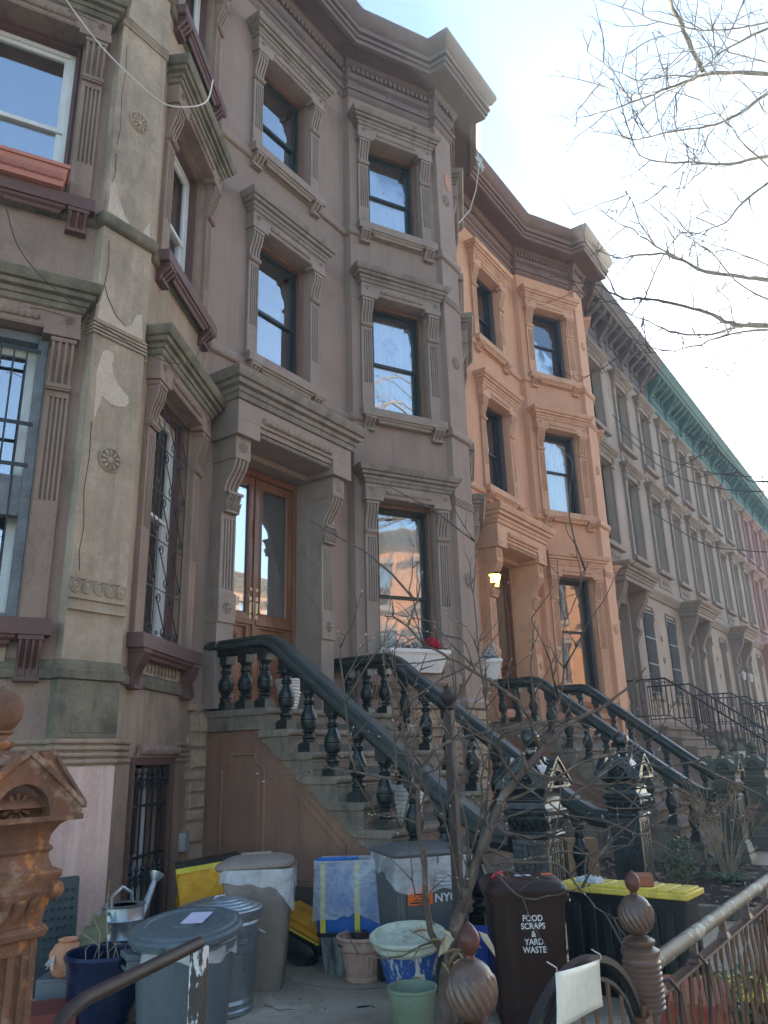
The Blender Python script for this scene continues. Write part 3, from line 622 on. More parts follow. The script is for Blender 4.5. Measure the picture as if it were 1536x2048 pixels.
def m_leafblock(w, h, seed):
    r = random.Random(seed); mb = MB()
    mb.box(-w / 2, w / 2, -.04, 0, 0, h)
    for row in range(2):
        for k in range(4):
            x = -w / 2 + w * (k + .5) / 4 + r.uniform(-.004, .004); z = h * (.12 + .5 * row)
            mb.hexa([(x - w * .11, -.04, z), (x + w * .11, -.04, z), (x + w * .08, -.05, z + h * .4), (x - w * .08, -.05, z + h * .4)],
                    [(x - w * .05, -.055, z + .01), (x + w * .05, -.055, z + .01), (x + w * .04, -.09, z + h * .42), (x - w * .04, -.09, z + h * .42)])
    mb.box(-w / 2 - .012, w / 2 + .012, -.085, 0, h, h + .03)
    return mb
def door_unit(t, off, put, dx, pal):
    f = lambda x: x + dx
    Y0 = 6.2; PR = .20   # pilasters stand 0.2 m proud
    for (a, b) in ((5.57, 5.81), (7.27, 7.51)):
        a, b = f(a), f(b); s = MB()
        s.box(a, b, Y0 - PR + .02, Y0, 2.02, 2.9)
        s.box(a - .012, b + .012, Y0 - PR, Y0, 2.02, 2.18)
        fluted(s, a + .01, b - .01, 3.22, 4.1, 3.26, 4.04, PR - .02, Y0)
        s.box(a - .005, b + .005, Y0 - PR, Y0, 2.9, 3.22)
        rosette(s, (a + b) / 2, Y0 - PR, 3.06, .07)
        s.box(a + .012, b - .012, Y0 - PR + .012, Y0, 4.1, 4.33)
        console(s, (a + b) / 2, .2, 4.73, .42, .36, .2, 4, Y0)
        s.add(m_leafblock(.2, .2, 3).v, m_leafblock(.2, .2, 3).f, TR((a + b) / 2, Y0 - PR + .0, 4.1))
        s.box(a + .006, b - .006, Y0 - .37, Y0, 4.73, 4.95); rosette(s, (a + b) / 2, Y0 - .37, 4.84, .07, 12)
        put(s, 'door_pilaster', pal['trim'], .004)
    e = MB(); x0, x1 = f(5.53), f(7.57)
    yb = Y0 - .44
    e.box(x0, x1, yb, Y0, 5.14, 5.36); e.box(x0, f(5.88), yb + .0, Y0, 4.95, 5.14); e.box(f(7.2), x1, yb, Y0, 4.95, 5.14)
    e.box(f(5.88), f(7.2), yb + .03, Y0, 5.08, 5.14); e.box(f(5.88), f(7.2), yb + .07, Y0, 5.02, 5.08)
    rope(e, f(5.92), f(7.16), yb - .004, 5.22, .045, 13)
    for k in range(40):                       # carved leaf band
        xx = f(5.90) + 1.28 * k / 40
        e.hexa([(xx, yb + .065, 5.015), (xx + .026, yb + .065, 5.015), (xx + .026, yb + .065, 5.075), (xx, yb + .065, 5.075)],
               [(xx + .006, yb + .03, 5.02 + .012 * (k % 2)), (xx + .02, yb + .03, 5.022), (xx + .022, yb + .04, 5.062), (xx + .004, yb + .035, 5.068 - .01 * (k % 2))])
    put(e, 'door_entablature', pal['trim'], .004)
    h = MB(); h.sweep([(x0, Y0), (x0, yb), (x1, yb), (x1, Y0)], hood_profile(5.36, 0, 1.25, .32)); h.box(x0, x1, yb, Y0, 5.36, 5.71)
    put(h, 'door_hood', pal['hood'])
    # recess lining and frame
    r = MB(); ya, yc = Y0 + .001, DOORY
    X0, X1 = f(DX0), f(DX1)
    r.box(X0 - .03, X0 + .001, ya, DOORY + .1, 2.0, 4.98); r.box(X1 - .001, X1 + .03, ya, DOORY + .1, 2.0, 4.98); r.box(X0, X1, ya, DOORY + .1, 4.95, 4.99)
    r.box(X0, X1, 5.9, DOORY + .12, 1.9, 2.004)
    put(r, 'door_recess', pal['trim'])
    c = f(6.54); Z0, Z1 = 2.06, 4.90
    fr = MB(); fr.box(X0 + .002, X0 + .06, DOORY - .03, DOORY + .08, 2.005, 4.949); fr.box(X1 - .06, X1 - .002, DOORY - .03, DOORY + .08, 2.005, 4.949)
    fr.box(X0 + .06, X1 - .06, DOORY - .03, DOORY + .08, 4.86, 4.949)
    put(fr, 'door_frame', pal['wood'], .004)
    for sg in (-1, 1):
        a, b = (X0 + .062, c - .003) if sg < 0 else (c + .003, X1 - .062)
        d = MB(); y = DOORY; sw = .105
        d.box(a, a + sw, y, y + .05, Z0, 4.855); d.box(b - sw, b, y, y + .05, Z0, 4.855)
        d.box(a + sw, b - sw, y, y + .05, 4.74, 4.855); d.box(a + sw, b - sw, y, y + .05, 3.0, 3.17)
        d.box(a + sw, b - sw, y + .004, y + .05, 2.78, 2.84); d.box(a + sw, b - sw, y, y + .05, Z0, 2.28)
        d.box(a + sw, b - sw, y + .03, y + .045, 2.28, 3.0)
        d.box(a + sw + .05, b - sw - .05, y + .012, y + .03, 2.34, 2.74)
        # bolection mouldings, beaded glazing strip
        for (u0, u1, v0, v1) in ((a + sw, b - sw, 3.17, 4.74), (a + sw, b - sw, 2.28, 2.78)):
            d.tube([(u0, y, v0), (u1, y, v0), (u1, y, v1), (u0, y, v1), (u0, y, v0)], .011, 6)
        d.box(a + .02, b - .02, y - .03, y, 3.03, 3.07); d.box(a + .03, b - .03, y - .018, y, 3.07, 3.1)
        for k in range(52): d.box(b - sw + .012 if sg < 0 else a + sw - .03, b - sw + .03 if sg < 0 else a + sw - .012, y - .008, y, 3.2 + k * .029, 3.215 + k * .029)
        dm = put(d, 'door_leaf', pal['wood'], .003)
        cv = MB()
        for k in range(9):                     # carved scroll panel
            ph = k / 8 * math.pi; cx = (a + b) / 2
            cv.tube([(cx + math.cos(ph) * .02, y + .022, 2.87), (cx + math.cos(ph) * .07, y + .018, 2.87 + math.sin(ph) * .06), (cx + math.cos(ph) * .115, y + .022, 2.875 + math.sin(ph) * .085)], [.006, .012, .005], 5)

        q = cv.build('carved_panel', pal['carv'], dm); q.data.transform(back_of(off))
        gl = MB(); gl.box(a + sw, b - sw, y + .02, y + .026, 3.17, 4.74); q = gl.build('pane', 'doorglass', dm, smooth=False); q.data.transform(back_of(off))
        hd = MB(); hx = c + sg * .05
        hd.box(hx - .022, hx + .022, y - .008, y, 3.08 - .0, 3.36); hd.tube([(hx, y - .01, 3.15), (hx, y - .05, 3.18), (hx, y - .05, 3.28), (hx, y - .01, 3.31)], .008, 6)
        hd.lathe([(.02, 0), (.02, .012)], 10, T=TR(hx, y, 3.45, rx=math.pi / 2))
        q = hd.build('handle', flat_cache('brass', (.42, .36, .22), .35, .9), dm); q.data.transform(back_of(off))
    as_ = MB(); as_.box(c - .022, c + .022, DOORY - .02, DOORY + .004, 2.1, 4.85)
    as_.box(c - .03, c + .03, DOORY - .03, DOORY, 4.1, 4.3)
    put(as_, 'door_astragal', pal['wood'], .003)
    bk = MB(); bk.box(X0 - .02, X1 + .02, DOORY + .35, DOORY + .36, 2, 5.1); put(bk, 'vestibule', 'dark')
def back_of(off): return Matrix.Translation(-off)
FC = {}
def flat_cache(n, *a):
    if n not in FC: FC[n] = flat(n, *a)
    return FC[n]

PAL2 = dict(wall='h2', trim='h2trim', hood='h2hood', sill='h2trim', beltm='h2trim', corn='h2corn', sash='sash', casing='casing', wood='wood', carv='woodcar')
PAL3 = dict(wall='h3', trim='h3trim', hood='h3trim', sill='h3trim', beltm='h3trim', corn='h3corn', sash='sashblk', casing='jamb', wood='woodcar', carv='woodcar')
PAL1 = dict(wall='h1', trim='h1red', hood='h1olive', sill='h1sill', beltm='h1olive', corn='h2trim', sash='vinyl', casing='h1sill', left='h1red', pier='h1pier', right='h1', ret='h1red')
G = 'bay fronted row houses of the terrace'
t2, P2, off2, put2, addw2, ws2 = rowhouse('brown_rowhouse', 'mauve-brown three storey rowhouse with carved double wooden doors and angled bay', 0, PAL2, G)
lace = lambda H, a=.0, b=1.: ('lace', .02 + H * a, H * b - .1)
place_windows(P2, addw2, {
    'f2': dict(curtain=lace(H2_, 0, .98)), 'f3': dict(curtain=lace(H3_, 0, .98), glass='pane'), 'l3': dict(curtain=('paper', .02, 1.6)),
    'l2': dict(curtain=lace(H2_, 0, .98)), 'lp': dict(curtain=('lace', .02, 2.2, .03, .13, -.41, .41, 1.2), mr=.46, glass='panelow', glasslow='panelow', big=True), 'rp': dict(big=True, curtain=lace(HP))})
door_unit(t2, off2, put2, 0, PAL2)
t3, P3, off3, put3, addw3, ws3 = rowhouse('orange_rowhouse', 'orange painted rowhouse with dark brown roof cornice and yellow porch lantern', 6.2, PAL3, G)
place_windows(P3, addw3, {k: dict(glass='paneh3', curtain=lace(h, 0, .98) if k in ('l2', 'l3', 'f2') else None, big=(k[1] == 'p'), mr=.55 if k[0] == 'l' else .5) for k, h in (('f2', H2_), ('f3', H3_), ('l2', H2_), ('l3', H3_), ('lp', HP), ('rp', HP), ('r2', H2_), ('r3', H3_))})
door_unit(t3, off3, put3, 6.2, PAL3)

# rock-faced block cladding below the parlour floor of the mauve house
def blocks(mb, p, q, s0, s1, z0, z1, seed, bw=(.16, .34), bh=.15, pr=.03):
    r = random.Random(seed); z = z0; a, rz = spos(p, q, 0); T = TR(a.x, a.y, 0, rz=rz)
    while z < z1 - .03:
        h = min(bh * r.choice((.75, 1, 1, 1.3)), z1 - z); s = s0
        while s < s1 - .02:
            wd = min(r.uniform(*bw), s1 - s)
            if s1 - s - wd < .08: wd = s1 - s
            g_ = .007; x0, x1, y0, y1 = s + g_, s + wd - g_, z + g_, z + h - g_; d = r.uniform(.6, 1.1) * pr
            nx = 3; pts = []
            mb.hexa([(x0, 0, y0), (x1, 0, y0), (x1, 0, y1), (x0, 0, y1)],
                    [(x0 + .018, -d * r.uniform(.5, 1.2), y0 + .016), (x1 - .018, -d * r.uniform(.5, 1.2), y0 + .018), (x1 - .02, -d * r.uniform(.5, 1.2), y1 - .02), (x0 + .02, -d * r.uniform(.5, 1.2), y1 - .016)], T)
            s += wd
        z += h
mb = MB(); blocks(mb, P2['S'], P2['A'], .0, .36, 0, 2.12, 2, (.12, .2), .15, .035); put2(mb, 'block_cladding', 'block', ang=20)
mb = MB(); blocks(mb, P2['A'], P2['B'], .0, .12, 0, 2.1, 3); blocks(mb, P2['B'], P2['C'], .0, 1.54, 0, 2.1, 4); blocks(mb, P2['D'], P2['E'], .0, .52, 0, 2.1, 5)
put2(mb, 'block_cladding', 'block', ang=20)
mb = MB(); mb.sweep([P2[k] for k in ('A', 'B', 'C', 'D', 'E', 'F')], [(0, 2.1), (.05, 2.12), (.06, 2.2), (.02, 2.25), (0, 2.26)]); put2(mb, 'base_course', PAL2['trim'])
mb = MB(); mb.sweep([P3[k] for k in ('S', 'A', 'B', 'C', 'D', 'E', 'F', 'G')], [(0, 2.1), (.05, 2.12), (.06, 2.2), (.02, 2.25), (0, 2.26)]); put3(mb, 'base_course', PAL3['trim'])
for P, put, pal in ((P2, put2, PAL2), (P3, put3, PAL3)):       # parlour wall panels beside the bay edge
    q, r_ = spos(P['B'], P['C'], LS)
    mb = MB(); T = TR(q.x, q.y, 0, rz=r_)
    mb.box(-.44, .44, -.02, 0, 2.27, 2.40, T)
    for k in range(9): mb.box(-.32 + .08 * k - .006, -.32 + .08 * k + .006, -.028, -.02, 2.30, 2.37, T)
    put(mb, 'incised_panel', pal['trim'])

# ------------------------------------------------------------------ near house on the left
t1, P1, off1, put1, addw1, ws1 = rowhouse('weathered_rowhouse', 'weathered bare brownstone rowhouse with white sash windows, window grilles and cracked bay pier', -6.07, PAL1, G, front=False, h1=True)
curt = ('paper', .02, 1.7)
place_windows(P1, addw1, {'lp': dict(sashmat='vinyl', big=True, glass='panelow', t=.06), 'rp': dict(sashmat='vinyl', big=True, t=.04, mr=.55, curtain=('lace', .05, 2.1)), 'l2': dict(t=.055), 'l3': {}, 'r2': dict(curtain=curt), 'r3': {}}, front=False, rs=RS1, rw=BW1)
base = [P1[k] for k in ('A', 'B', 'C', 'D', 'E', 'F', 'G')]
mb = MB(); mb.sweep(base, [(0, 2.12), (.03, 2.13), (.035, 2.19), (.02, 2.2), (.02, 2.23), (.0, 2.27)]); put1(mb, 'base_course', 'h1olive')
def triple(pts, mat, za=1.515, n=4):
    mb = MB()
    for k in range(n): mb.sweep(pts, [(0, za + k * .048), (.022, za + .006 + k * .048), (.027, za + .02 + k * .048), (.022, za + .034 + k * .048), (0, za + .040 + k * .048)])
    put1(mb, 'water_table', mat)
fg = (Vector(P1['G']) - Vector(P1['F'])).normalized(); Ff = Vector(P1['F'])
triple([P1['A'], P1['B'], P1['C'], P1['D'], P1['E'], P1['F'], tuple(Ff + fg * .30)], 'h1')
triple([tuple(Ff + fg * 1.34), tuple(Ff + fg * 1.70)], 'h1')
mb = MB(); q, r_ = spos(P1['D'], P1['E'], 0); T = TR(q.x, q.y, 0, rz=r_)
mb.box(-.008, .528, -.012, .10, .0, 1.5, T); put1(mb, 'pink_panel', 'pink')
mb = MB(); mb.box(-.006, .526, -.008, .1, 1.705, 2.12, T); mb.box(.12, .42, -.014, 0, 1.74, 1.86, T); put1(mb, 'mossy_block', 'h1olive', .004)
# carved leaf band near the foot of the pier
mb = MB()
for k in range(5):
    x = .05 + .105 * k
    mb.lathe([(.046, 0), (.05, .008), (.04, .016), (.03, .006), (.02, .014), (0.001, .018)], 10, T=T @ TR(x, 0, 2.83, rx=math.pi / 2) @ Matrix.Diagonal((.9, 1.2, 1, 1)), caps=False)
mb.box(.0, .52, -.02, 0, 2.73, 2.762, T); mb.box(.0, .52, -.012, 0, 2.885, 2.895, T); mb.box(.0, .52, -.03, 0, 2.64, 2.67, T)
put1(mb, 'carved_leaf_band', 'h1pier')
# peeled patches and cracks: real thin layers on the pier
def patch(pts, T, nm='peeled_patch', mat='patch', th=.004):
    mb = MB(); mb.prism([(a, b) for a, b in pts], 'y', -th, 0.0, T); put1(mb, nm, mat, ang=20)
patch([(.07, 4.40), (.06, 4.63), (.075, 4.75), (.10, 4.86), (.14, 4.90), (.20, 4.89), (.215, 4.84), (.20, 4.78), (.225, 4.70), (.27, 4.63), (.33, 4.58), (.385, 4.55), (.40, 4.50), (.37, 4.45), (.30, 4.42), (.22, 4.42), (.13, 4.46), (.11, 4.36), (.075, 4.22)], T)
patch([(.02, 5.15), (.02, 5.45), (.06, 5.42), (.12, 5.32), (.20, 5.24), (.30, 5.20), (.36, 5.24), (.40, 5.36), (.46, 5.40), (.49, 5.15)], T)
patch([(.02, 6.23), (.02, 6.52), (.05, 6.60), (.08, 6.54), (.13, 6.42), (.20, 6.30), (.25, 6.25), (.25, 6.23)], T)
patch([(.40, 6.23), (.42, 6.30), (.47, 6.40), (.49, 6.23)], T)
def crack(pts, r=.004):
    mb = MB(); mb.tube([T @ Vector((a, -.001, b)) for a, b in pts], r, 3); put1(mb, 'crack', 'dark')
crack([(.05, 6.9), (.06, 6.7), (.04, 6.55), (.09, 6.47), (.13, 6.36), (.20, 6.27)]); crack([(.06, 5.95), (.08, 5.75), (.06, 5.5), (.10, 5.40), (.20, 5.26), (.31, 5.2), (.33, 5.21)])
crack([(.06, 4.2), (.07, 3.9), (.05, 3.6), (.08, 3.3), (.06, 3.1), (.08, 2.95)]); crack([(.05, 8.2), (.07, 7.9), (.05, 7.6), (.07, 7.2), (.05, 7.0)], .003)
# apron panels below the parlour sills with keyhole incisions
for a, b, s_ in (('F', 'G', RS1), ('B', 'C', LS)):
    q, r_ = spos(P1[a], P1[b], s_); T2 = TR(q.x, q.y, 0, rz=r_); mb = MB()
    mb.box(-.42, .42, -.025, 0, 2.24, 2.41, T2); mb.box(-.42, .42, -.035, -.0, 2.395, 2.42, T2); put1(mb, 'apron_panel', 'h1')
    mb = MB()
    for k in range(9):
        x = -.33 + .0825 * k
        mb.tube([T2 @ Vector((x, -.026, 2.385)), T2 @ Vector((x, -.026, 2.30))], .004, 4)
        mb.tube([T2 @ Vector((x + .018 * math.cos(u * .785), -.026, 2.282 + .018 * math.sin(u * .785))) for u in range(9)], .0035, 4)
    put1(mb, 'keyhole_incisions', 'dark')
def scroll_grille(w, h, rows, cols):
    mb = MB(); y = -.0
    for k in range(cols + 1): mb.tube([(-w / 2 + w * k / cols, y, 0), (-w / 2 + w * k / cols, y, h)], .006, 4)
    for j in range(rows + 1): mb.box(-w / 2, w / 2, y - .005, y + .005, h * j / rows - .004, h * j / rows + .004)
    cw = w / cols; ch = h / rows
    for j in range(rows):
        for k in range(cols):
            cx = -w / 2 + cw * (k + .5); cz = ch * (j + .5); R_ = cw * .17
            pts = []
            for a in range(14, -1, -1):       # upper left curl
                r2 = R_ * (1 - .055 * (14 - (14 - a))) if False else R_ * (.35 + .65 * (14 - a) / 14)
                t_ = a * .5; pts.append((cx - cw * .22 + r2 * math.cos(t_ + math.pi), y - .008, cz + ch * .34 + r2 * math.sin(t_ + math.pi)))
            pts2 = [(2 * cx - x, y - .008, 2 * cz - z) for x, _, z in pts[::-1]]
            mb.tube(pts + pts2, .0065, 4)
    for k in range(cols * 2):
        cx = -w / 2 + cw * .5 * (k + .5); mb.tube([(cx + .03 * (1 - q / 14) * math.cos(q * .6), y - .01, .05 + .03 * (1 - q / 14) * math.sin(q * .6)) for q in range(12)], .006, 4)
    return mb
q, r_ = spos(P1['F'], P1['G'], RS1); ql = Vector((q.x, q.y, ZP))
scroll_grille(.98, 2.30, 5, 3).build('scroll_grille', 'blackiron', ws1['rp'], (0, .03, .04))
# grey framed bar grille in front of the left parlour window
mb = MB(); a = BWN / 2 - .002
mb.box(-a, -a + .07, .0, .09, 0, HP - .01); mb.box(a - .075, a, .0, .09, 0, HP - .01); mb.box(-a + .07, a - .075, .0, .09, HP - .09, HP - .01); mb.box(-a + .07, a - .075, .0, .09, 0, .05); mb.box(-a + .07, a - .075, .0, .085, .80, 1.08)
mb.box(-a + .07, a - .075, .01, .08, 1.08, 1.13)
mb.build('grille_frame', 'greyframe', ws1['lp'], bevel=.004)
mb = MB()
for k in range(8): mb.tube([(-a + .12 + .095 * k, -.005, .05), (-a + .12 + .095 * k, -.005, HP - .1)], .007, 5)
for z in (HP - .18, 1.55, 1.2): mb.box(-a + .05, a - .05, -.012, 0, z, z + .03)
mb.build('window_bars', 'blackiron', ws1['lp'])
# basement window with ornate cast bars
q, r_ = spos(P1['F'], P1['G'], .82); bw = link('basement_window', m_sash(.84, 1.52, 'vinyl', .5, .05), t1, Vector((q.x, q.y, 0)) - off1, r_)
link('pane', m_pane(.84, 1.52, 1, 'paneh3'), bw); link('pane', m_pane(.84, 1.52, 0, 'paneh3'), bw); link('room_interior', m_room(.84, 1.52), bw)
mb = MB(); mb.box(-.47, -.42, -.03, .1, 0, 1.56); mb.box(.42, .47, -.03, .1, 0, 1.56); mb.box(-.42, .42, -.03, .1, 1.50, 1.56); mb.build('window_casing', 'h1sill', bw, bevel=.004)
mb = MB(); rope(mb, -.38, .5, -.04, 1.62, .045, 16); mb.box(-.42, .52, -.04, 0, 1.56, 1.6); mb.build('rope_moulding', 'h1red', bw)
mb = MB()
for k in range(7):
    x = -.37 + .123 * k
    mb.tube([(x, .03, 0), (x, .03, 1.48)], .0095, 6)
    for z in (.62, 1.38):
        mb.lathe([(.01, -.09), (.022, -.06), (.012, -.03), (.026, 0), (.012, .03), (.022, .05), (.004, .10)], 8, c=(x, .03, z))
        rosette(mb, x + .06, .02, z - .02, .045, 6)
for z in (.02, .76, 1.16): mb.box(-.42, .43, .022, .04, z, z + .022)
mb.build('cast_window_bars', 'blackiron', bw)
mb = MB(); mb.box(-.055, .055, -.06, 0, 0, .16); mb.box(-.06, .06, -.068, -.06, -.004, .164)
q, r_ = spos(P1['F'], P1['G'], 1.62)
mb.build('electric_box', 'plug', t1, Vector((q.x, q.y, .72)) - off1, r_, bevel=.006)
# flower box outside the second floor left window
q, r_ = spos(P1['B'], P1['C'], LS)
wb = thing('window_box', 'terracotta coloured plastic window box on the second floor sill above the far left window', 'window box', (q.x, q.y, Z2), r_)
mb = MB(); mb.hexa([(-.42, -.20, .0), (.42, -.20, .0), (.42, -.02, .0), (-.42, -.02, .0)], [(-.45, -.235, .17), (.45, -.235, .17), (.45, .0, .17), (-.45, .0, .17)])
for k in range(40): mb.box(-.43 + .0215 * k, -.43 + .0215 * k + .009, -.232, -.21, .05, .12)
mb.box(-.465, .465, -.25, .01, .165, .20); mb.build('planter_box', flat_cache('salmon_plastic', (.45, .17, .11), .55), wb)
mb = MB(); mb.box(-.44, .44, -.22, -.01, .17, .19); mb.build('soil', 'soil', wb)

# ------------------------------------------------------------------ stoops
def baluster_prof(h):
    b = [(.056, 0), (.060, .02), (.060, .045), (.050, .055), (.062, .075), (.066, .10), (.060, .125), (.046, .14), (.040, .165), (.058, .19), (.063, .205), (.058, .22), (.050, .235), (.066, .26), (.074, .30), (.078, .35), (.080, .385), (.084, .39), (.084, .41), (.078, .415), (.080, .43), (.084, .435), (.084, .455), (.076, .46), (.078, .49), (.072, .53),
         (.058, .59), (.044, .65), (.038, .70), (.050, .715), (.056, .73), (.056, .745), (.046, .76), (.054, .775), (.054, .79), (.042, .80), (.038, .84), (.046, .88), (.060, .93), (.064, .95), (.060, .97), (.056, 1.)]
    return [(r * .97, z * h) for r, z in b]
def stepped(k): return 5.32 - .283 * k, 2.0 - .213 * k
def m_step(w_, mat, first=False):
    """tread and riser, origin at the tread nosing top"""
    mb = MB(); nose = [(.0 + .028 * (1 - math.cos(a)) - .0, -.028 + .028 * math.sin(a)) for a in [math.pi / 2 - i * math.pi / 6 for i in range(7)]]
    nose = [(.03 - .03 * math.cos(t), -.032 + .032 * math.sin(t)) for t in [math.pi / 2 * (1 - i / 4) for i in range(9)]]
    mb.prism([(.40, 0)] + nose + [(.40, -.064)], 'x', -.055, w_ + .055)
    S = [(.375, -.07), (.37, -.105), (.335, -.125), (.30, -.135), (.27, -.165), (.245, -.20), (.215, -.235), (.17, -.26), (.122, -.275)]
    mb.prism([(.025, -.066), (.375, -.066)] + S + [(.122, -.216), (.025, -.216)], 'x', -.03, w_ + .03)
    mb.prism([(.018, -.066), (.03, -.066), (.03, -.09), (.018, -.085)], 'x', -.034, w_ + .034)
    return mb.mesh('step', mat)
RAILSEC = [(-.07, -.085), (.07, -.085), (.085, -.06), (.085, -.035), (.10, -.03), (.125, -.015), (.125, .015), (.112, .022), (.10, .024), (.085, .032), (.065, .04), (.062, .052), (.05, .068), (.02, .078), (-.02, .078), (-.05, .068), (-.062, .052), (-.065, .04), (-.085, .032), (-.10, .024), (-.112, .022), (-.125, .015), (-.125, -.015), (-.10, -.03), (-.085, -.035), (-.085, -.06)]
def newel(name, label, loc, mats, group, s=1.):
    t = thing(name, label, 'newel post', loc, 0, group)
    t.scale = (s, s, s)
    A = mats
    def sq(mb, prof):   # square lathe
        vs = []; fs = []
        for r, z in prof: vs += [(-r, -r, z), (r, -r, z), (r, r, z), (-r, r, z)]
        for k in range(len(prof) - 1):
            for i in range(4): j = (i + 1) % 4; fs.append((k * 4 + i, k * 4 + j, k * 4 + 4 + j, k * 4 + 4 + i))
        fs += [(3, 2, 1, 0), tuple(len(prof) * 4 - 4 + i for i in range(4))]; mb.add(vs, fs)
    b = MB(); sq(b, [(.205, 0), (.205, .13), (.195, .15), (.185, .19), (.195, .21), (.18, .25), (.168, .32), (.150, .36)]); 
    b.build('newel_base', A, t, bevel=.006)
    sh = MB(); h0, h1 = .34, .96
    for rz in range(4):
        T_ = Matrix.Rotation(rz * math.pi / 2, 4, 'Z')
        tmp = MB(); fluted(tmp, -.125, .125, h0, h1, h0 + .10, h1 - .06, .137, 0, 4, .02); sh.add(tmp.v, tmp.f, T_)
        for x in (-.07, -.025, .025, .07): sh.lathe([(.011, 0), (.011, .004)], 6, T=T_ @ TR(x * 1.2, -.137, h0 + .05, rx=math.pi / 2))
    for cx in (-1, 1):
        for cy in (-1, 1): sh.box(cx * .130 - .012, cx * .130 + .012, cy * .130 - .012, cy * .130 + .012, h0, h1)
    sh.build('newel_shaft', A, t, bevel=.004)
    c = MB(); sq(c, [(.142, .94), (.158, .945), (.164, .965), (.158, .98), (.146, .985), (.148, 1.0), (.160, 1.05), (.175, 1.075), (.180, 1.09), (.168, 1.095), (.172, 1.11), (.182, 1.125), (.184, 1.142), (.160, 1.155), (.150, 1.18), (.148, 1.20), (.158, 1.208), (.156, 1.22), (.146, 1.226), (.150, 1.255), (.168, 1.285), (.185, 1.298), (.187, 1.303)])
    r3 = random.Random(5)
    for rz in range(4):                       # acanthus leaves on the capital
        T_ = Matrix.Rotation(rz * math.pi / 2, 4, 'Z')
        for k in range(5):
            x = -.10 + .05 * k
            c.hexa([(x - .022, -.14, .995), (x + .022, -.14, .995), (x + .022, -.17, 1.065), (x - .022, -.17, 1.065)], [(x - .01, -.152, .998), (x + .01, -.152, .998), (x + .006, -.20, 1.07), (x - .006, -.20, 1.07)], T_)
        c.lathe([(.026, -.02), (.03, 0), (.026, .02)], 8, T=T_ @ TR(.168, -.168, 1.085, ry=math.pi / 2))
    c.build('newel_capital', A, t, bevel=.004)
    p = MB()
    for rz in range(4):                       # gable with round recess
        T_ = Matrix.Rotation(rz * math.pi / 2, 4, 'Z'); n_ = 14; R_ = .095; zc = 1.325; e = .215 if rz % 2 else .2125
        arc = [(R_ * math.cos(math.pi * i / n_), zc + R_ * math.sin(math.pi * i / n_)) for i in range(n_ + 1)]
        outl = [(e, 1.30), (e, 1.345), (.04, 1.49), (.03, 1.525), (-.03, 1.525), (-.04, 1.49), (-e, 1.345), (-e, 1.30), (-R_, 1.30)] + arc[::-1] + [(R_, 1.30)]
        p.prism(outl, 'y', -e, -e + .05, T_)
        p.prism([(e, 1.30), (-e, 1.30), (-e, 1.318), (e, 1.318)], 'y', -e - .008, -e, T_)
        for sg in (-1, 1): p.prism([(0, 1.535), (sg * .04, 1.505), (sg * (e + .008), 1.355), (sg * (e + .008), 1.335), (sg * .04, 1.482), (0, 1.510)], 'y', -e - .012, -e + .003, T_)
        tmp = MB(); rosette(tmp, 0, -e + .05, zc + .02, .055, 10); p.add(tmp.v, tmp.f, T_)


    e = .21
    p.add([(-e + .045, -e + .045, 1.30), (e - .045, -e + .045, 1.30), (e - .045, e - .045, 1.30), (-e + .045, e - .045, 1.30), (-.04, -.04, 1.50), (.04, -.04, 1.50), (.04, .04, 1.50), (-.04, .04, 1.50)],
          [(3, 2, 1, 0), (4, 5, 6, 7), (0, 1, 5, 4), (1, 2, 6, 5), (2, 3, 7, 6), (3, 0, 4, 7)])
    for (a, b_, r_) in ((1.345, 1.375, .20), (1.375, 1.41, .165), (1.41, 1.445, .13), (1.445, 1.485, .095)):
        p.hexa([(-r_, -r_, a), (r_, -r_, a), (r_, r_, a), (-r_, r_, a)], [(-r_ + .03, -r_ + .03, b_), (r_ - .03, -r_ + .03, b_), (r_ - .03, r_ - .03, b_), (-r_ + .03, r_ - .03, b_)])
    p.build('newel_gabled_cap', A, t, bevel=.004)
    f_ = MB(); f_.lathe([(.085, 1.48), (.08, 1.50), (.055, 1.515), (.045, 1.53), (.06, 1.545), (.062, 1.555), (.045, 1.565), (.042, 1.58), (.052, 1.588), (.05, 1.596)] + [(.078 * math.sin(a), 1.662 - .078 * math.cos(a)) for a in [math.pi * (.18 + .82 * i / 10) for i in range(10)]] + [(.006, 1.741), (.004, 1.75), (.0005, 1.752)], 20)
    f_.build('ball_finial', A, t)
    return t
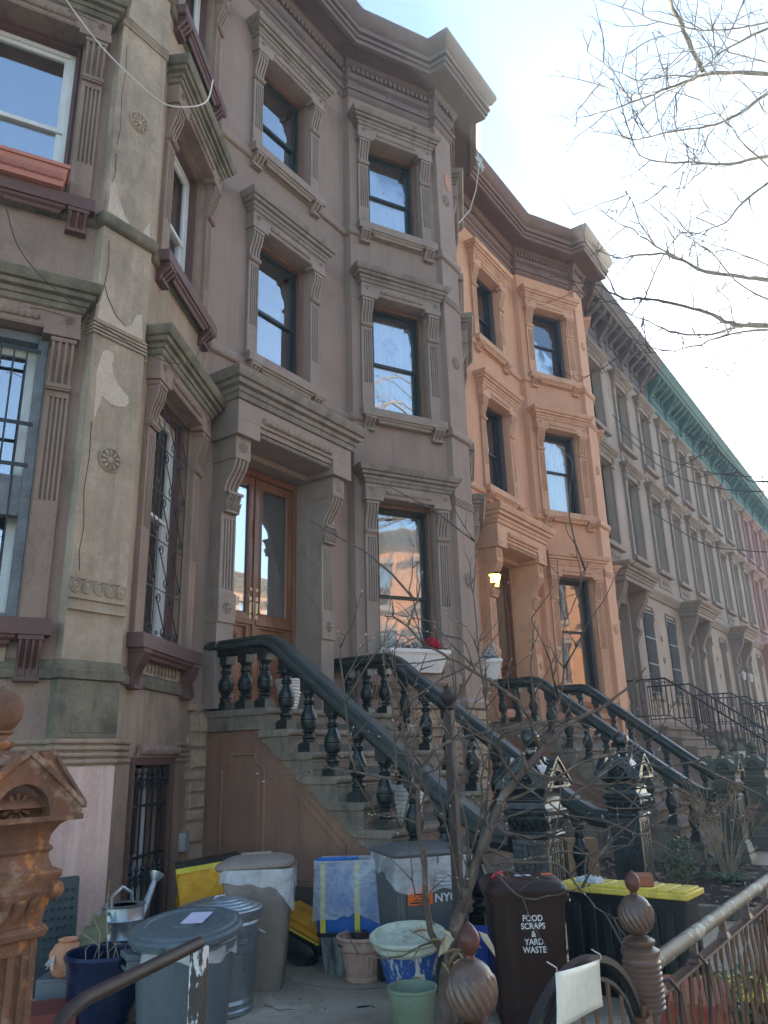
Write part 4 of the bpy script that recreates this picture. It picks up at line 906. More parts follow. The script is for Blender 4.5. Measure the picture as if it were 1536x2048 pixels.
def stoop(name, label, dx, mats, group, newelmat, nlab, ngroup, w_=2.13):
    t = thing(name, label, 'stoop', (5.67 + dx, 2.9, 0), group=group); off = Vector((5.67 + dx, 2.9, 0)); bk = Matrix.Translation(Vector((0, -2.9, 0)))
    def put(mb, nm, mat, bevel=0.):
        o = mb.build(nm, mat, t, bevel=bevel); o.data.transform(bk); return o
    sm = m_step(w_, mats['step'])
    for k in range(1, 10):
        y, z = stepped(k); link('step', sm, t, (0, y - 2.9, z))
    ld = MB(); nose = [(5.32 + .03 - .03 * math.cos(q), 1.968 + .032 * math.sin(q)) for q in [math.pi / 2 * (1 - i / 4) for i in range(9)]]
    ld.prism([(6.2, 2.0)] + nose + [(6.2, 1.936)], 'x', -.055, w_ + .055)
    ld.prism([(5.35, 1.936), (6.2, 1.936), (6.2, 1.80), (5.45, 1.80), (5.40, 1.787), (5.35, 1.787)], 'x', -.035, w_ + .035)
    put(ld, 'landing', mats['step'])
    for x in (0, w_ - .14):
        ck = MB(); zl = lambda y: 1.875 - .753 * (5.52 - y)
        ck.prism([(6.2, .45), (6.2, 1.81), (5.44, 1.81), (3.64, zl(3.64)), (3.64, .45)], 'x', x, x + .14)
        c = put(ck, 'cheek_wall', mats['cheek'])
        if x == 0:
            pn = MB(); X = -.0
            out = [(5.97, .5), (5.97, 1.44), (5.94, 1.47), (5.86, 1.49), (5.83, 1.57), (5.53, 1.57), (5.50, 1.49), (5.43, 1.46), (5.40, 1.42), (5.40, .5)]
            pn.tube([(X, a, b) for a, b in out], .014, 6); inn = [(5.90, .5), (5.90, 1.38), (5.86, 1.46), (5.80, 1.52), (5.57, 1.52), (5.51, 1.46), (5.47, 1.38), (5.47, .5)]
            pn.tube([(X, a, b) for a, b in inn], .009, 6); pn.prism([(a, b) for a, b in inn], 'x', -.010, .0)
            pn.prism([(5.02, 1.31), (4.42, .80), (4.42, .74), (4.96, 1.19)], 'x', -.022, 0)
            pn.tube([(X, 5.22, .5), (X, 5.22, 1.55)], .006, 5); pn.tube([(X, 4.96, 1.17), (X, 4.96, .5), (X, 4.2, .5), (X, 4.42, .76)], .007, 5)
            pn.build('cheek_panel', mats['cheek'], c).data.transform(bk)
        bs = MB(); bs.prism([(6.2, 0), (6.2, .452), (5.9, .456), (5.2, .448), (4.6, .455), (4.3, .45), (3.9, .45), (3.62, .45), (3.1, zl(3.1)), (2.92, 0)], 'x', x - .012 if x == 0 else x, x + .14 if x == 0 else x + .152)
        put(bs, 'cheek_base', mats['base'])
    fl = MB(); fl.prism([(6.19, 0), (6.19, 1.9), (5.4, 1.9), (2.95, .05), (2.95, 0)], 'x', .15, w_ - .15); put(fl, 'stair_core', mats['base'])
    for x in (.02, w_ - .06):
        rl = MB(); zr = lambda y: 2.62 - .753 * (5.30 - y)
        pts = [(x, 6.13, 2.62), (x, 5.44, 2.62), (x, 5.36, 2.612), (x, 5.28, 2.58), (x, 5.2, 2.53)] + [(x, y, zr(y) - .03) for y in (5.0, 4.5, 4.0, 3.5)] + [(x, 3.15, .99), (x, 3.0, .905), (x, 2.84, .88)]
        rl.sec(pts, RAILSEC, (1, 0, 0)); rq = put(rl, 'handrail', mats['rail']); rq.data.set_sharp_from_angle(angle=math.radians(24))
        cap = MB(); cap.box(x - .145, x + .145, 6.0, 6.17, 2.625, 2.665); cap.box(x - .12, x + .12, 6.02, 6.16, 2.665, 2.70); cap.box(x - .10, x + .10, 6.02, 6.15, 2.53, 2.625); put(cap, 'rail_end_cap', mats['rail'], .008)
        for (y, zb, zt) in [(5.98, 2.0, 2.552), (5.70, 2.0, 2.552), (5.43, 2.0, 2.548)] + [(stepped(k)[0] + .11, stepped(k)[1], zr(stepped(k)[0] + .11) - .03 - .055) for k in range(1, 9)]:
            bl = cached(('bal', round(zt - zb, 3), mats['bal']), lambda: baluster_mesh(zt - zb, mats['bal'], zt > 2.5))
            link('baluster', bl, t, (x, y - 2.9, zb))
    return t
def baluster_mesh(h, mat, flat_top):
    mb = MB(); mb.box(-.07, .07, -.07, .07, 0, .07); mb.box(-.058, .058, -.058, .058, .07, .085)
    mb.lathe([(r, z + .085) for r, z in baluster_prof(h - .16)], 14)
    d = 0 if flat_top else .05
    mb.hexa([(-.06, -.06, h - .09), (.06, -.06, h - .09), (.06, .06, h - .09), (-.06, .06, h - .09)], [(-.06, -.06, h - d), (.06, -.06, h - d), (.06, .06, h + d), (-.06, .06, h + d)])
    return mb.mesh('baluster', mat, ang=50)
GS = 'stoops in front of the row houses'; GN = 'gabled newel posts at the foot of the stoops'
stoop('front_stoop', 'brownstone stoop with glossy black-green balustrade and red-brown panelled side wall', 0, dict(step='step', cheek='cheek', base='algae', rail='railp', bal='iron'), GS, None, None, None)
stoop('front_stoop', 'second stoop with dark turned balusters leading to the orange house', 6.2, dict(step='step', cheek='cheek', base='step', rail='railp', bal='h3iron'), GS, None, None, None)
newel('newel_post', 'rust orange newel post with ball finial at the left edge of the view', (1.515, 2.715, .03), 'rust', GN, 1.0)
newel('newel_post', 'glossy black newel post directly behind the brown food scraps bin', (5.70, 2.66, 0), 'newelblk', GN, .97)
newel('newel_post', 'peeling black newel post with bare chipped patches beside the cardboard box', (7.76, 2.66, 0), 'newelblk', GN, .97)
newel('newel_post', 'dull grey newel post with ball finial left of the small lantern', (11.90, 2.66, 0), 'greynewel', GN, .93)
newel('newel_post', 'dull grey newel post farthest right behind the small lantern', (13.95, 2.66, 0), 'greynewel', GN, .93)

# ------------------------------------------------------------------ the flat fronted row farther along
def far_house(name, label, x0, wmat, tmat, cmat, group, wd=6.6, iron=True, detail=True, grille=False, windows_up=True):
    t = thing(name, label, 'rowhouse', (x0, 6.2, 0), group=group)
    hs = []; cs = (1.3, 3.5, 5.7)
    up = [(c - .475, c + .475, z, z + h) for c in cs for z, h in ((6.6, 2.3), (9.9, 1.9))]
    par = [(c - .45, c + .45, 2.9, 5.2) for c in cs[1:]]
    dr = [(.68, 1.92, 2.0, 5.1)]; bs = [(c - .45, c + .45, .35, 1.6) for c in cs[1:]]
    mb = wall(MB(), (0, 0), (wd, 0), 0, 12.8, up + par + dr + bs, .3); mb.build('front_wall', wmat, t)
    mb = MB(); mb.box(.002, wd - .002, 1.0, 11, 0, 13.6); mb.build('rear_wing', wmat, t)
    tr = MB()
    for c in cs:
        for z, h in ((6.6, 2.3), (9.9, 1.9)):
            a = .475
            tr.box(c - a - .16, c - a, -.07, 0, z - .02, z + h + .02); tr.box(c + a, c + a + .16, -.07, 0, z - .02, z + h + .02)
            tr.box(c - a - .16, c + a + .16, -.09, 0, z + h + .02, z + h + .16)
            tr.sweep([(c - a - .16, 0), (c - a - .16, -.08), (c + a + .16, -.08), (c + a + .16, 0)], hood_profile(z + h + .16, .02, 1.1, .22))
            tr.box(c - a - .19, c + a + .19, -.14, 0, z - .12, z)
            tr.box(c - a - .12, c + a + .12, -.03, 0, z - .52, z - .16)
            for sg in (-1, 1): console(tr, c + sg * (a + .08), .13, z + h + .15, .22, .13, .08, 2)
            for k in range(3): rosette(tr, c - .25 + .25 * k, -.03, z - .34, .07, 6)
    for c in cs[1:]:
        tr.box(c - .5, c + .5, -.10, 0, 2.78, 2.9); tr.tube([(c - .5, -.02, 4.9), (c - .5, -.02, 5.2), (c - .42, -.02, 5.3), (c + .42, -.02, 5.3), (c + .5, -.02, 5.2), (c + .5, -.02, 4.9)], .03, 5)
        for k in range(3): rosette(tr, c + 1.05 if c < 5 else c - 1.1, -.001, 3.3 + .6 * k, .09, 7)
    tr.sweep([(0, 0), (wd, 0)], [(0, 5.58), (.06, 5.6), (.08, 5.68), (.14, 5.74), (.16, 5.82), (.05, 5.86), (0, 5.87)])
    tr.sweep([(0, 0), (wd, 0)], [(0, 2.1), (.06, 2.12), (.07, 2.22), (0, 2.28)])
    tr.build('stone_trim', tmat if detail else wmat, t)
    # door hood on consoles
    dh = MB(); dh.box(.25, 2.35, -.55, 0, 5.42, 5.52)
    dh.sweep([(.25, 0), (.25, -.55), (2.35, -.55), (2.35, 0)], hood_profile(5.52, 0, 1.6, .32)); dh.box(.25, 2.35, -.55, 0, 5.52, 5.87)
    dh.build('door_hood', tmat, t)
    for c in (.46, 2.14):
        cn = MB(); console(cn, c, .24, 5.42, .9, .48, .14, 3); console(cn, c, .2, 4.48, .34, .2, .1, 3); cn.box(c - .13, c + .13, -.12, 0, 2.05, 4.14); cn.build('door_console', tmat, t)
    db = MB(); db.box(.68, 1.92, .55, .6, 2.0, 5.1); db.build('door_leaf', 'woodcar', t)
    dl = MB(); dl.box(.68, 1.92, -.3, .6, 1.9, 2.01); dl.build('door_threshold', 'step', t)
    for c in cs[1:]:
        o = link('window', cached(('fsp',), lambda: m_sash(.9, 2.3, 'sashblk')), t, (c, 0, 2.9))
        for u in (0, 1): link('pane', cached(('fpp', u), lambda: m_pane(.9, 2.3, u, 'paneh3')), o)
        link('room_interior', cached(('frp',), lambda: m_room(.9, 2.3)), o)
        if grille:
            gm = MB()
            for k in range(9): gm.tube([(-.42 + .105 * k, -.02, .05), (-.42 + .105 * k, -.02, 2.25)], .009, 4)
            for z in (.05, .8, 1.5, 2.2): gm.box(-.44, .44, -.03, -.01, z, z + .03)
            gm.build('window_bars', 'greyframe', o)
        o = link('basement_window', cached(('fsb',), lambda: m_sash(.9, 1.25, 'sashblk')), t, (c, 0, .35))
        for u in (0, 1): link('pane', cached(('fpb', u), lambda: m_pane(.9, 1.25, u, 'paneh3')), o)
        link('room_interior', cached(('frb',), lambda: m_room(.9, 1.25)), o)
    for c in cs:
        for z, h in ((6.6, 2.3), (9.9, 1.9)):
            sm_ = 'vinyl' if grille is False and z < 9 and name.startswith('s') else 'sashblk'
            o = link('window', cached(('fs', h, sm_), lambda: m_sash(.95, h, sm_, .5, .07)), t, (c, 0, z))
            for u in (0, 1): link('pane', cached(('fp', h, u), lambda: m_pane(.95, h, u, 'pane')), o)
            link('room_interior', cached(('fr', h), lambda: m_room(.95, h)), o)
    co = MB()
    co.sweep([(0, 0), (wd, 0)], [(0, 12.5), (.05, 12.52), (.06, 12.62), (.03, 12.66), (.03, 13.35), (.1, 13.4), (.12, 13.5), (.50, 13.55), (.52, 13.62), (.58, 13.66), (.60, 13.8), (.66, 13.88), (.68, 13.95), (0, 14.0)])
    for k in range(3): 
        xa = .5 + 2.2 * k; 
        for (u0, u1, v0, v1) in ((xa, xa + 1.5, 12.75, 12.78), (xa, xa + 1.5, 13.1, 13.13), (xa, xa + .03, 12.78, 13.1), (xa + 1.47, xa + 1.5, 12.78, 13.1)): co.box(u0, u1, -.05, -.03, v0, v1)
    co.build('roof_cornice', cmat, t)
    for k in range(14):
        x = .24 + (wd - .48) * k / 13; big = k % 4 in (0,); cb = MB()
        console(cb, x, .15, 13.5, .8 if big else .45, .48, .06, 2); cb.lathe([(.055, -.02), (.07, 0), (.055, .02)], 8, T=TR(x, -.42, 13.22, ry=math.pi / 2)); cb.build('cornice_bracket', cmat, t)
    if cmat == 'farC':
        p_ = MB(); p_.box(0, wd, -.5, .6, 13.98, 14.32); p_.build('parapet', 'sill4', t)
    else:
        p_ = MB(); p_.box(0, wd, -.52, .6, 13.98, 14.2); p_.build('parapet', cmat, t)
    return t
GF = 'flat fronted row houses farther down the block'
far_house('stone_rowhouse', 'grey-brown flat fronted rowhouse with white barred parlour windows just past the orange house', 17.9, 'farA', 'farAt', 'farC', GF, grille=True)
far_house('stone_rowhouse', 'grey-brown flat fronted rowhouse under the first stretch of green roof cornice', 24.5, 'farA', 'farAt', 'farG', GF)
far_house('stone_rowhouse', 'grey-brown flat fronted rowhouse next to the red one, under green roof cornice', 31.1, 'farA', 'farAt', 'farG', GF)
far_house('red_rowhouse', 'nearest of the faded red rowhouses at the right edge, under green cornice', 37.7, 'farR', 'farR', 'farG', GF, detail=False)
far_house('red_rowhouse', 'farther red rowhouse fading into haze at the right edge', 44.3, 'farR', 'farR', 'farG', GF, detail=False)
far_house('pale_rowhouse', 'last pale rowhouse at the far end of the block in haze', 50.9, 'farA', 'farA', 'farG', GF, detail=False)
pt = thing('party_wall_strip', 'narrow brown wall strip between the orange house and the barred rowhouse', 'wall', (17.7, 6.2, 0))
mb = MB(); mb.box(0, .2, .0, 1, 0, 13.9); mb.build('wall_face', 'farAt', pt)
mb = MB(); mb.box(.0, .2, -.05, 0, 12.5, 13.9); mb.build('wall_coping', 'farC', pt)

def iron_stoop(label, dx, group):
    t = thing('iron_railed_stoop', label, 'stoop', (18.1 + dx, 2.9, 0), group=group); w_ = 2.2
    sm = cached(('istep',), lambda: m_step(w_, 'step'))
    for k in range(1, 10):
        y, z = stepped(k); link('step', sm, t, (0, y - .22 - 2.9, z))
    bk = Matrix.Translation((0, -2.9, 0))
    def put(mb, nm, mat):
        o = mb.build(nm, mat, t); o.data.transform(bk); return o
    ld = MB(); ld.prism([(6.2, 2.0), (5.1, 2.0), (5.075, 1.98), (5.075, 1.95), (5.1, 1.936), (6.2, 1.936)], 'x', -.055, w_ + .055); ld.prism([(5.13, 1.936), (6.2, 1.936), (6.2, 1.80), (5.2, 1.80), (5.13, 1.787)], 'x', -.03, w_ + .03)
    put(ld, 'landing', 'step')
    ck = MB(); ck.prism([(6.2, 0), (6.2, 1.81), (5.2, 1.81), (2.75, .02), (2.7, 0)], 'x', 0, w_); put(ck, 'side_wall', 'farAt')
    for x in (.04, w_ - .04):
        r = MB(); zr = lambda y: 3.02 - .753 * (5.05 - y)
        for o_, q in ((0, .022), (-.80, .014)):
            r.tube([(x, 6.15, 3.05 + o_), (x, 5.05, 3.05 + o_), (x, 2.6, zr(2.6) + .03 + o_)], q, 6)
        k = 0; y = 6.1
        while y > 2.6:
            z = 3.05 if y > 5.05 else zr(y) + .03; r.tube([(x, y, z), (x, y, z - .80 - (.2 if k % 5 == 0 else 0))], .010, 4)
            if k % 2 == 0: r.tube([(x, y - .03 + .045 * (1 - a / 12) * math.cos(a * .6), z - .5 + .05 * (1 - a / 12) * math.sin(a * .6)) for a in range(11)], .007, 4)
            y -= .115; k += 1
        rl = put(r, 'iron_railing', 'blackiron')
    return t
GI = 'stoops with thin iron railings'
iron_stoop('stoop with thin iron railings nearest to the orange house', 0, GI)
iron_stoop('second of the iron railed stoops, partly behind the nearest one', 6.6, GI)
iron_stoop('third iron railed stoop at the right edge', 13.2, GI)
for x in (20.3, 26.9): pass
for dx in (14.9,):
    for k, (x, lb) in enumerate(((32.0, 'left'), (33.3, 'right'))):
        l = thing('wall_lantern', 'small white wall lantern on the %s side of the second far doorway' % lb, 'lantern', (x - .0, 6.0, 3.95), group='small lanterns beside a far doorway')
        mb = MB(); mb.lathe([(.05, 0), (.09, .22), (.10, .23), (.02, .32), (.005, .36)], 6); mb.build('lantern_body', 'white', l)
        mb = MB(); mb.tube([(0, .2, .1), (0, .1, .05), (0, 0, 0)], .012, 5); mb.build('bracket', 'blackiron', l)

# ------------------------------------------------------------------ opposite side of the street (seen in the panes)
def opp(x, k):
    lab = ['sunlit orange brick rowhouse across the street, mirrored in the parlour window', 'sunlit brick rowhouse across the street, next one down the block', 'third sunlit brick rowhouse across the street', 'fourth sunlit brick rowhouse across the street', 'fifth sunlit brick rowhouse across the street', 'sunlit brick rowhouse across the street behind the camera'][k]
    t = thing('brick_rowhouse', lab, 'rowhouse', (x, -16, 0), math.pi, 'brick row houses across the street')
    mb = wall(MB(), (0, 0), (6.4, 0), 0, 10.4, [(c - .5, c + .5, z, z + 1.9) for c in (1.2, 3.2, 5.2) for z in (1.8, 4.7, 7.6)], .25); mb.build('front_wall', 'oppbrick', t)
    mb = MB(); mb.box(0, 6.4, .6, 9, 0, 10.3); mb.build('rear_wing', 'oppbrick', t)
    mb = MB(); mb.sweep([(0, 0), (6.4, 0)], hood_profile(10.3, 0, 3, .6))
    for c in (1.2, 3.2, 5.2):
        for z in (1.8, 4.7, 7.6):
            mb.box(c - .6, c + .6, -.1, 0, z - .15, z); mb.box(c - .6, c + .6, -.12, 0, z + 1.9, z + 2.15)
    mb.build('trim', 'opptrim', t)
    for c in (1.2, 3.2, 5.2):
        for z in (1.8, 4.7, 7.6):
            o = link('window', cached(('ows',), lambda: m_sash(1., 1.9, 'vinyl')), t, (c, 0, z)); link('pane', cached(('owp',), lambda: m_pane(1., 1.9, 1, 'paneh3')), o); link('room_interior', cached(('owr',), lambda: m_room(1, 1.9)), o)
for k, x in enumerate((12.2, 18.8, 25.4, 32, 38.6, 5.6)): opp(x, k)

# ------------------------------------------------------------------ yard clutter
def ring(n, r, f): return [f(2 * math.pi * i / n) for i in range(n)]
def rrect(hx, hy, r, n=5):
    pts = []
    for cx, cy, a0 in ((hx - r, hy - r, 0), (-hx + r, hy - r, 90), (-hx + r, -hy + r, 180), (hx - r, -hy + r, 270)):
        for k in range(n): a = math.radians(a0 + 90 * k / (n - 1)); pts.append((cx + r * math.cos(a), cy + r * math.sin(a)))
    return pts
def loft(mb, rings, T=None, caps=(True, True)):
    n = len(rings[0]); vs = [p for r in rings for p in r]; fs = []
    for k in range(len(rings) - 1):
        for i in range(n): j = (i + 1) % n; fs.append((k * n + i, k * n + j, (k + 1) * n + j, (k + 1) * n + i))
    if caps[0]: fs.append(tuple(range(n))[::-1])
    if caps[1]: fs.append(tuple((len(rings) - 1) * n + i for i in range(n)))
    mb.add(vs, fs, T)
def film_skirt(name, rfun, z0, z1, mat, parent, seed, n=90, drop=None, out=.02):
    """crinkled bin liner folded over a rim; rfun(angle)->(x,y)"""
    r = random.Random(seed); ph = [r.uniform(0, 6.28) for _ in range(6)]; mb = MB(); rows = 8; vs = []
    for j in range(rows + 1):
        t_ = j / rows
        for i in range(n):
            a = 2 * math.pi * i / n; x, y = rfun(a)
            dz = (drop(a) if drop else 0) + .012 * math.sin(5 * a + ph[0]) + .009 * math.sin(11 * a + ph[1])
            k = 1 + (out + .018 * math.sin(9 * a + ph[2] + 2 * t_) * t_ + .010 * math.sin(23 * a + ph[3] + 3 * t_) * t_ + .012 * t_)
            vs.append((x * k, y * k, z1 + (z0 + dz - z1) * t_))
    fs = [(j * n + i, j * n + (i + 1) % n, (j + 1) * n + (i + 1) % n, (j + 1) * n + i) for j in range(rows) for i in range(n)]
    mb.add(vs, fs); return mb.build(name, mat, parent, ang=80)
# round blue-grey bin
t = thing('trash_can', 'round blue-grey plastic trash can with tilted lid and a lilac note on top', 'trash can', (3.20, 3.60, 0))
mb = MB(); B_ = [(.205, 0), (.215, .01), (.262, .55), (.27, .555), (.275, .60), (.262, .605), (.25, .60), (.245, .5)]
mb.lathe(B_, 40, flute=lambda a, z, k: -.02 * (abs(math.sin(2 * a)) > .93) if .02 < z < .5 else 0, caps=True)
mb.build('can_body', 'brute', t)
for a0 in (-.45, 2.7):
    mb = MB(); T = TR(0, 0, .50, rz=a0); mb.box(.255, .325, -.085, .085, .045, .075, T); mb.box(.255, .325, -.085, -.07, .0, .045, T); mb.box(.255, .325, .07, .085, .0, .045, T); mb.box(.31, .325, -.07, .07, -.005, .012, T)
    mb.build('side_handle', 'brute', t, bevel=.005)
film_skirt('bin_liner', lambda a: (.265 * math.cos(a), .265 * math.sin(a)), .53, .625, 'film', t, 3)
lid = MB(); lid.lathe([(.292, -.012), (.302, -.002), (.302, .020), (.292, .034), (.272, .038), (.262, .050), (.215, .056), (.208, .046), (.150, .050), (.09, .046), (.085, .056), (.03, .058), (.0005, .058)], 48)
for a in (0.3, 3.44): lid.box(.27, .33, -.05, .05, .0, .022, TR(rz=a))
L_ = lid.build('can_lid', 'brute', t, (0, 0, .635), rot=(math.radians(2), math.radians(-7), 0), ang=30)
mb = MB(); mb.box(-.09, .09, -.06, .06, 0, .003); mb.build('note', 'lilac', L_, (.05, -.03, .058), rz=.5)
# galvanised ash can
t = thing('ash_can', 'ribbed galvanised steel trash can with domed lid behind the blue-grey can', 'trash can', (3.98, 4.17, 0))
def flt(a, z, k): return .012 * (1 if math.sin(26 * a) > .2 else 0) if .1 < z < .50 else 0
mb = MB(); mb.lathe([(.225, 0), (.232, .01), (.232, .03), (.222, .04), (.226, .06), (.236, .07), (.226, .09), (.228, .11), (.254, .48), (.254, .50), (.262, .51), (.255, .525), (.262, .54), (.255, .555), (.265, .565), (.262, .58)], 104, flute=flt)
mb.build('can_body', 'galv', t, ang=30)
mb = MB(); mb.lathe([(.278, .55), (.282, .565), (.282, .59), (.276, .597), (.25, .602), (.24, .612), (.21, .614), (.20, .624), (.17, .626), (.16, .636), (.13, .638), (.12, .647), (.08, .648), (.0005, .65)], 48)
mb.tube([(-.05, 0, .648), (-.045, 0, .662), (.045, 0, .662), (.05, 0, .648)], .006, 6); mb.build('can_lid', 'galv', t, ang=25)
for a in (-.5, 2.6):
    mb = MB(); T = TR(rz=a); mb.tube([T @ Vector(p) for p in ((.258, -.05, .44), (.30, -.045, .42), (.30, .045, .42), (.258, .05, .44))], .007, 6); mb.build('side_handle', 'galv', t)
# tall taupe bin
rz_ = math.radians(38)
t = thing('tall_bin', 'tall taupe plastic bin with rounded square lid and clear liner hanging out', 'trash can', (4.56, 4.37, 0), rz_)
mb = MB(); loft(mb, [[(x, y, z) for x, y in rrect(hx, hx * .92, .06)] for hx, z in ((.20, 0), (.203, .01), (.262, .74), (.27, .745), (.272, .775))])
mb.build('bin_body', 'greybin', t, ang=40)
mb = MB(); loft(mb, [[(x, y, z) for x, y in rrect(hx, hx * .93, .09)] for hx, z in ((.285, .765), (.292, .775), (.292, .795), (.27, .815), (.255, .82), (.20, .838), (.12, .848))])
mb.box(-.012, .012, -.11, .11, .84, .862); mb.build('bin_lid', 'greybin', t, rot=(math.radians(-2), math.radians(2), 0), ang=25)
def rr(a, hx=.272, hy=.255):
    c, s = math.cos(a), math.sin(a); k = 1 / max(abs(c) / hx, abs(s) / hy); k = min(k, .335); return (c * k, s * k)
film_skirt('bin_liner', rr, .655, .775, 'film', t, 8, drop=lambda a: -.19 * math.exp(-((a - 4.1) / .42) ** 2) - .03 * math.cos(a), out=.03)
# charcoal wheeled bin
rz_ = math.radians(-37)
t = thing('wheeled_bin', 'charcoal wheeled bin with hinged lid, orange sticker and clear liner', 'wheeled bin', (5.12, 3.32, 0), rz_)
def taper(mb, hb, ht, z0, z1, T=None, r=.03):
    loft(mb, [[(x, y, z0) for x, y in rrect(hb[0], hb[1], r)], [(x, y, z1) for x, y in rrect(ht[0], ht[1], r)]], T)
mb = MB(); taper(mb, (.235, .20), (.275, .26), 0, .80); taper(mb, (.285, .27), (.29, .275), .80, .85)
mb.box(-.245, -.21, -.262, -.20, .02, .78); mb.box(.21, .245, -.262, -.20, .02, .78)
for x in (-.1, 0.02, .14): mb.box(x, x + .012, -.282, -.26, .80, .85)
mb.build('bin_body', 'nyc', t, bevel=.004)
mb = MB(); loft(mb, [[(x, y, z) for x, y in rrect(hx, hy, .04)] for hx, hy, z in ((.295, .285, .853), (.298, .288, .865), (.28, .27, .885), (.20, .19, .905))])
mb.tube([(-.26, .30, .86), (.26, .30, .86)], .016, 8); mb.build('hinged_lid', 'nyc', t, ang=30)
def rr2(a, hx=.288, hy=.275):
    c, s = math.cos(a), math.sin(a); k = 1 / max(abs(c) / hx, abs(s) / hy); return (c * k, s * k)
film_skirt('bin_liner', rr2, .66, .845, 'film', t, 12, drop=lambda a: -.05 * math.sin(a * 2 - 1.) - .03 * math.cos(a), out=.012)
for y in (0,):
    for x in (-.25, .25):
        mb = MB(); mb.lathe([(.10, -.025), (.11, -.015), (.11, .015), (.10, .025)], 20, T=TR(x, .22, .11, ry=math.pi / 2)); mb.build('wheel', 'blackpl', t)
def text(s, name, mat, size, parent, T, depth=.0015, align='CENTER', sx=1.):
    cu = bpy.data.curves.new(name, 'FONT'); cu.body = s; cu.size = size; cu.align_x = align; cu.extrude = depth; cu.space_line = .92; cu.offset = size * .018
    tmp = bpy.data.objects.new('tmp', cu); COL.objects.link(tmp); dg = bpy.context.evaluated_depsgraph_get()
    me = bpy.data.meshes.new_from_object(tmp.evaluated_get(dg)); me.name = name; bpy.data.objects.remove(tmp)
    me.materials.clear(); me.materials.append(MAT[mat]); me.transform(T @ Matrix.Diagonal((sx, 1, 1, 1)))
    return link(name, me, parent)
FT = lambda x, y, z, tilt=0.: TR(x, y, z, rx=math.pi / 2 + tilt)
mb = MB(); mb.box(-.10, .08, -.002, 0, -.055, .055); st = mb.build('orange_sticker', 'orange', t, (-.09, -.249, .60), rot=(.074, 0, 0))
mb = MB()
for k, (x0_, x1_) in enumerate(((-.07, .055), (-.055, .02), (-.02, .05), (-.06, .06))): mb.box(x0_, x1_, -.0034, -.002, .026 - .018 * k, .033 - .018 * k)
mb.box(-.085, .06, -.0034, -.002, -.046, -.036); mb.build('sticker_print', 'ink', st)
text('NYC', 'bin_lettering', 'whiteink', .075, t, FT(.09, -.2435, .555, .074), sx=1.1)
mb = MB()
for k, (x0_, x1_) in enumerate(((.02, .14), (.03, .12), (.05, .14))): mb.box(x0_, x1_, -.2565 - .0012 * k * 0, -.245, .715 - .026 * k - .0, .722 - .026 * k)
mb.build('faded_print', 'whiteink', t)
# brown organics bin
rz_ = math.radians(-56)
t = thing('food_scraps_bin', 'dark brown food scraps and yard waste bin with domed lid', 'wheeled bin', (4.86, 2.40, 0), rz_)
mb = MB(); taper(mb, (.195, .19), (.225, .22), 0, .66, r=.03); taper(mb, (.24, .235), (.242, .237), .66, .69, r=.03); mb.build('bin_body', 'brownbin', t, ang=35)
mb = MB(); loft(mb, [[(x, y, z) for x, y in rrect(hx, hy, .06, 6)] for hx, hy, z in ((.252, .25, .692), (.254, .252, .722), (.245, .24, .732), (.225, .22, .758), (.18, .175, .776), (.10, .1, .783))])
mb.build('domed_lid', 'brownbin', t, ang=32)
mb = MB(); mb.box(-.20, .20, .225, .30, .66, .71); mb.tube([(-.22, .31, .70), (.22, .31, .70)], .02, 8); mb.build('rear_handle', 'brownbin', t, bevel=.008)
text('FOOD\nSCRAPS\n&\nYARD\nWASTE', 'bin_lettering', 'whiteink', .046, t, FT(.02, -.2195, .555, .045), sx=.92)
mb = MB(); mb.box(-.05, .05, -.03, .03, 0, .002); mb.build('lid_sticker', 'lilac', t, (.0, -.06, .782)); mb = MB(); mb.box(-.07, .07, -.03, .03, 0, .002); mb.build('lid_sticker', 'orange', t, (.12, -.02, .779), rz=.2)
mb = MB()
r_ = random.Random(3)
for k in range(7): mb.tube([(r_.uniform(-.05, .05), r_.uniform(-.03, .03), .01), (r_.uniform(-.05, .05), r_.uniform(-.03, .03), .035), (r_.uniform(-.05, .05), r_.uniform(-.03, .03), .01)], .008, 5)
o = mb.build('red_net_bag', 'redplas', None, (4.74, 2.50, .765)); tag(o, 'scrap of red plastic netting on the brown bin lid', 'litter')
# blue dumpster-like tub behind the brown bin
t = thing('blue_tub', 'bright blue plastic tub standing behind the brown bin', 'tub', (5.15, 2.95, 0), .3)
mb = MB(); taper(mb, (.17, .14), (.20, .17), 0, .34); mb.build('tub_body', flat_cache('royal_blue', (.01, .06, .35), .45), t); mb = MB(); taper(mb, (.215, .185), (.215, .185), .34, .36); mb.build('tub_rim', flat_cache('royal_blue'), t)
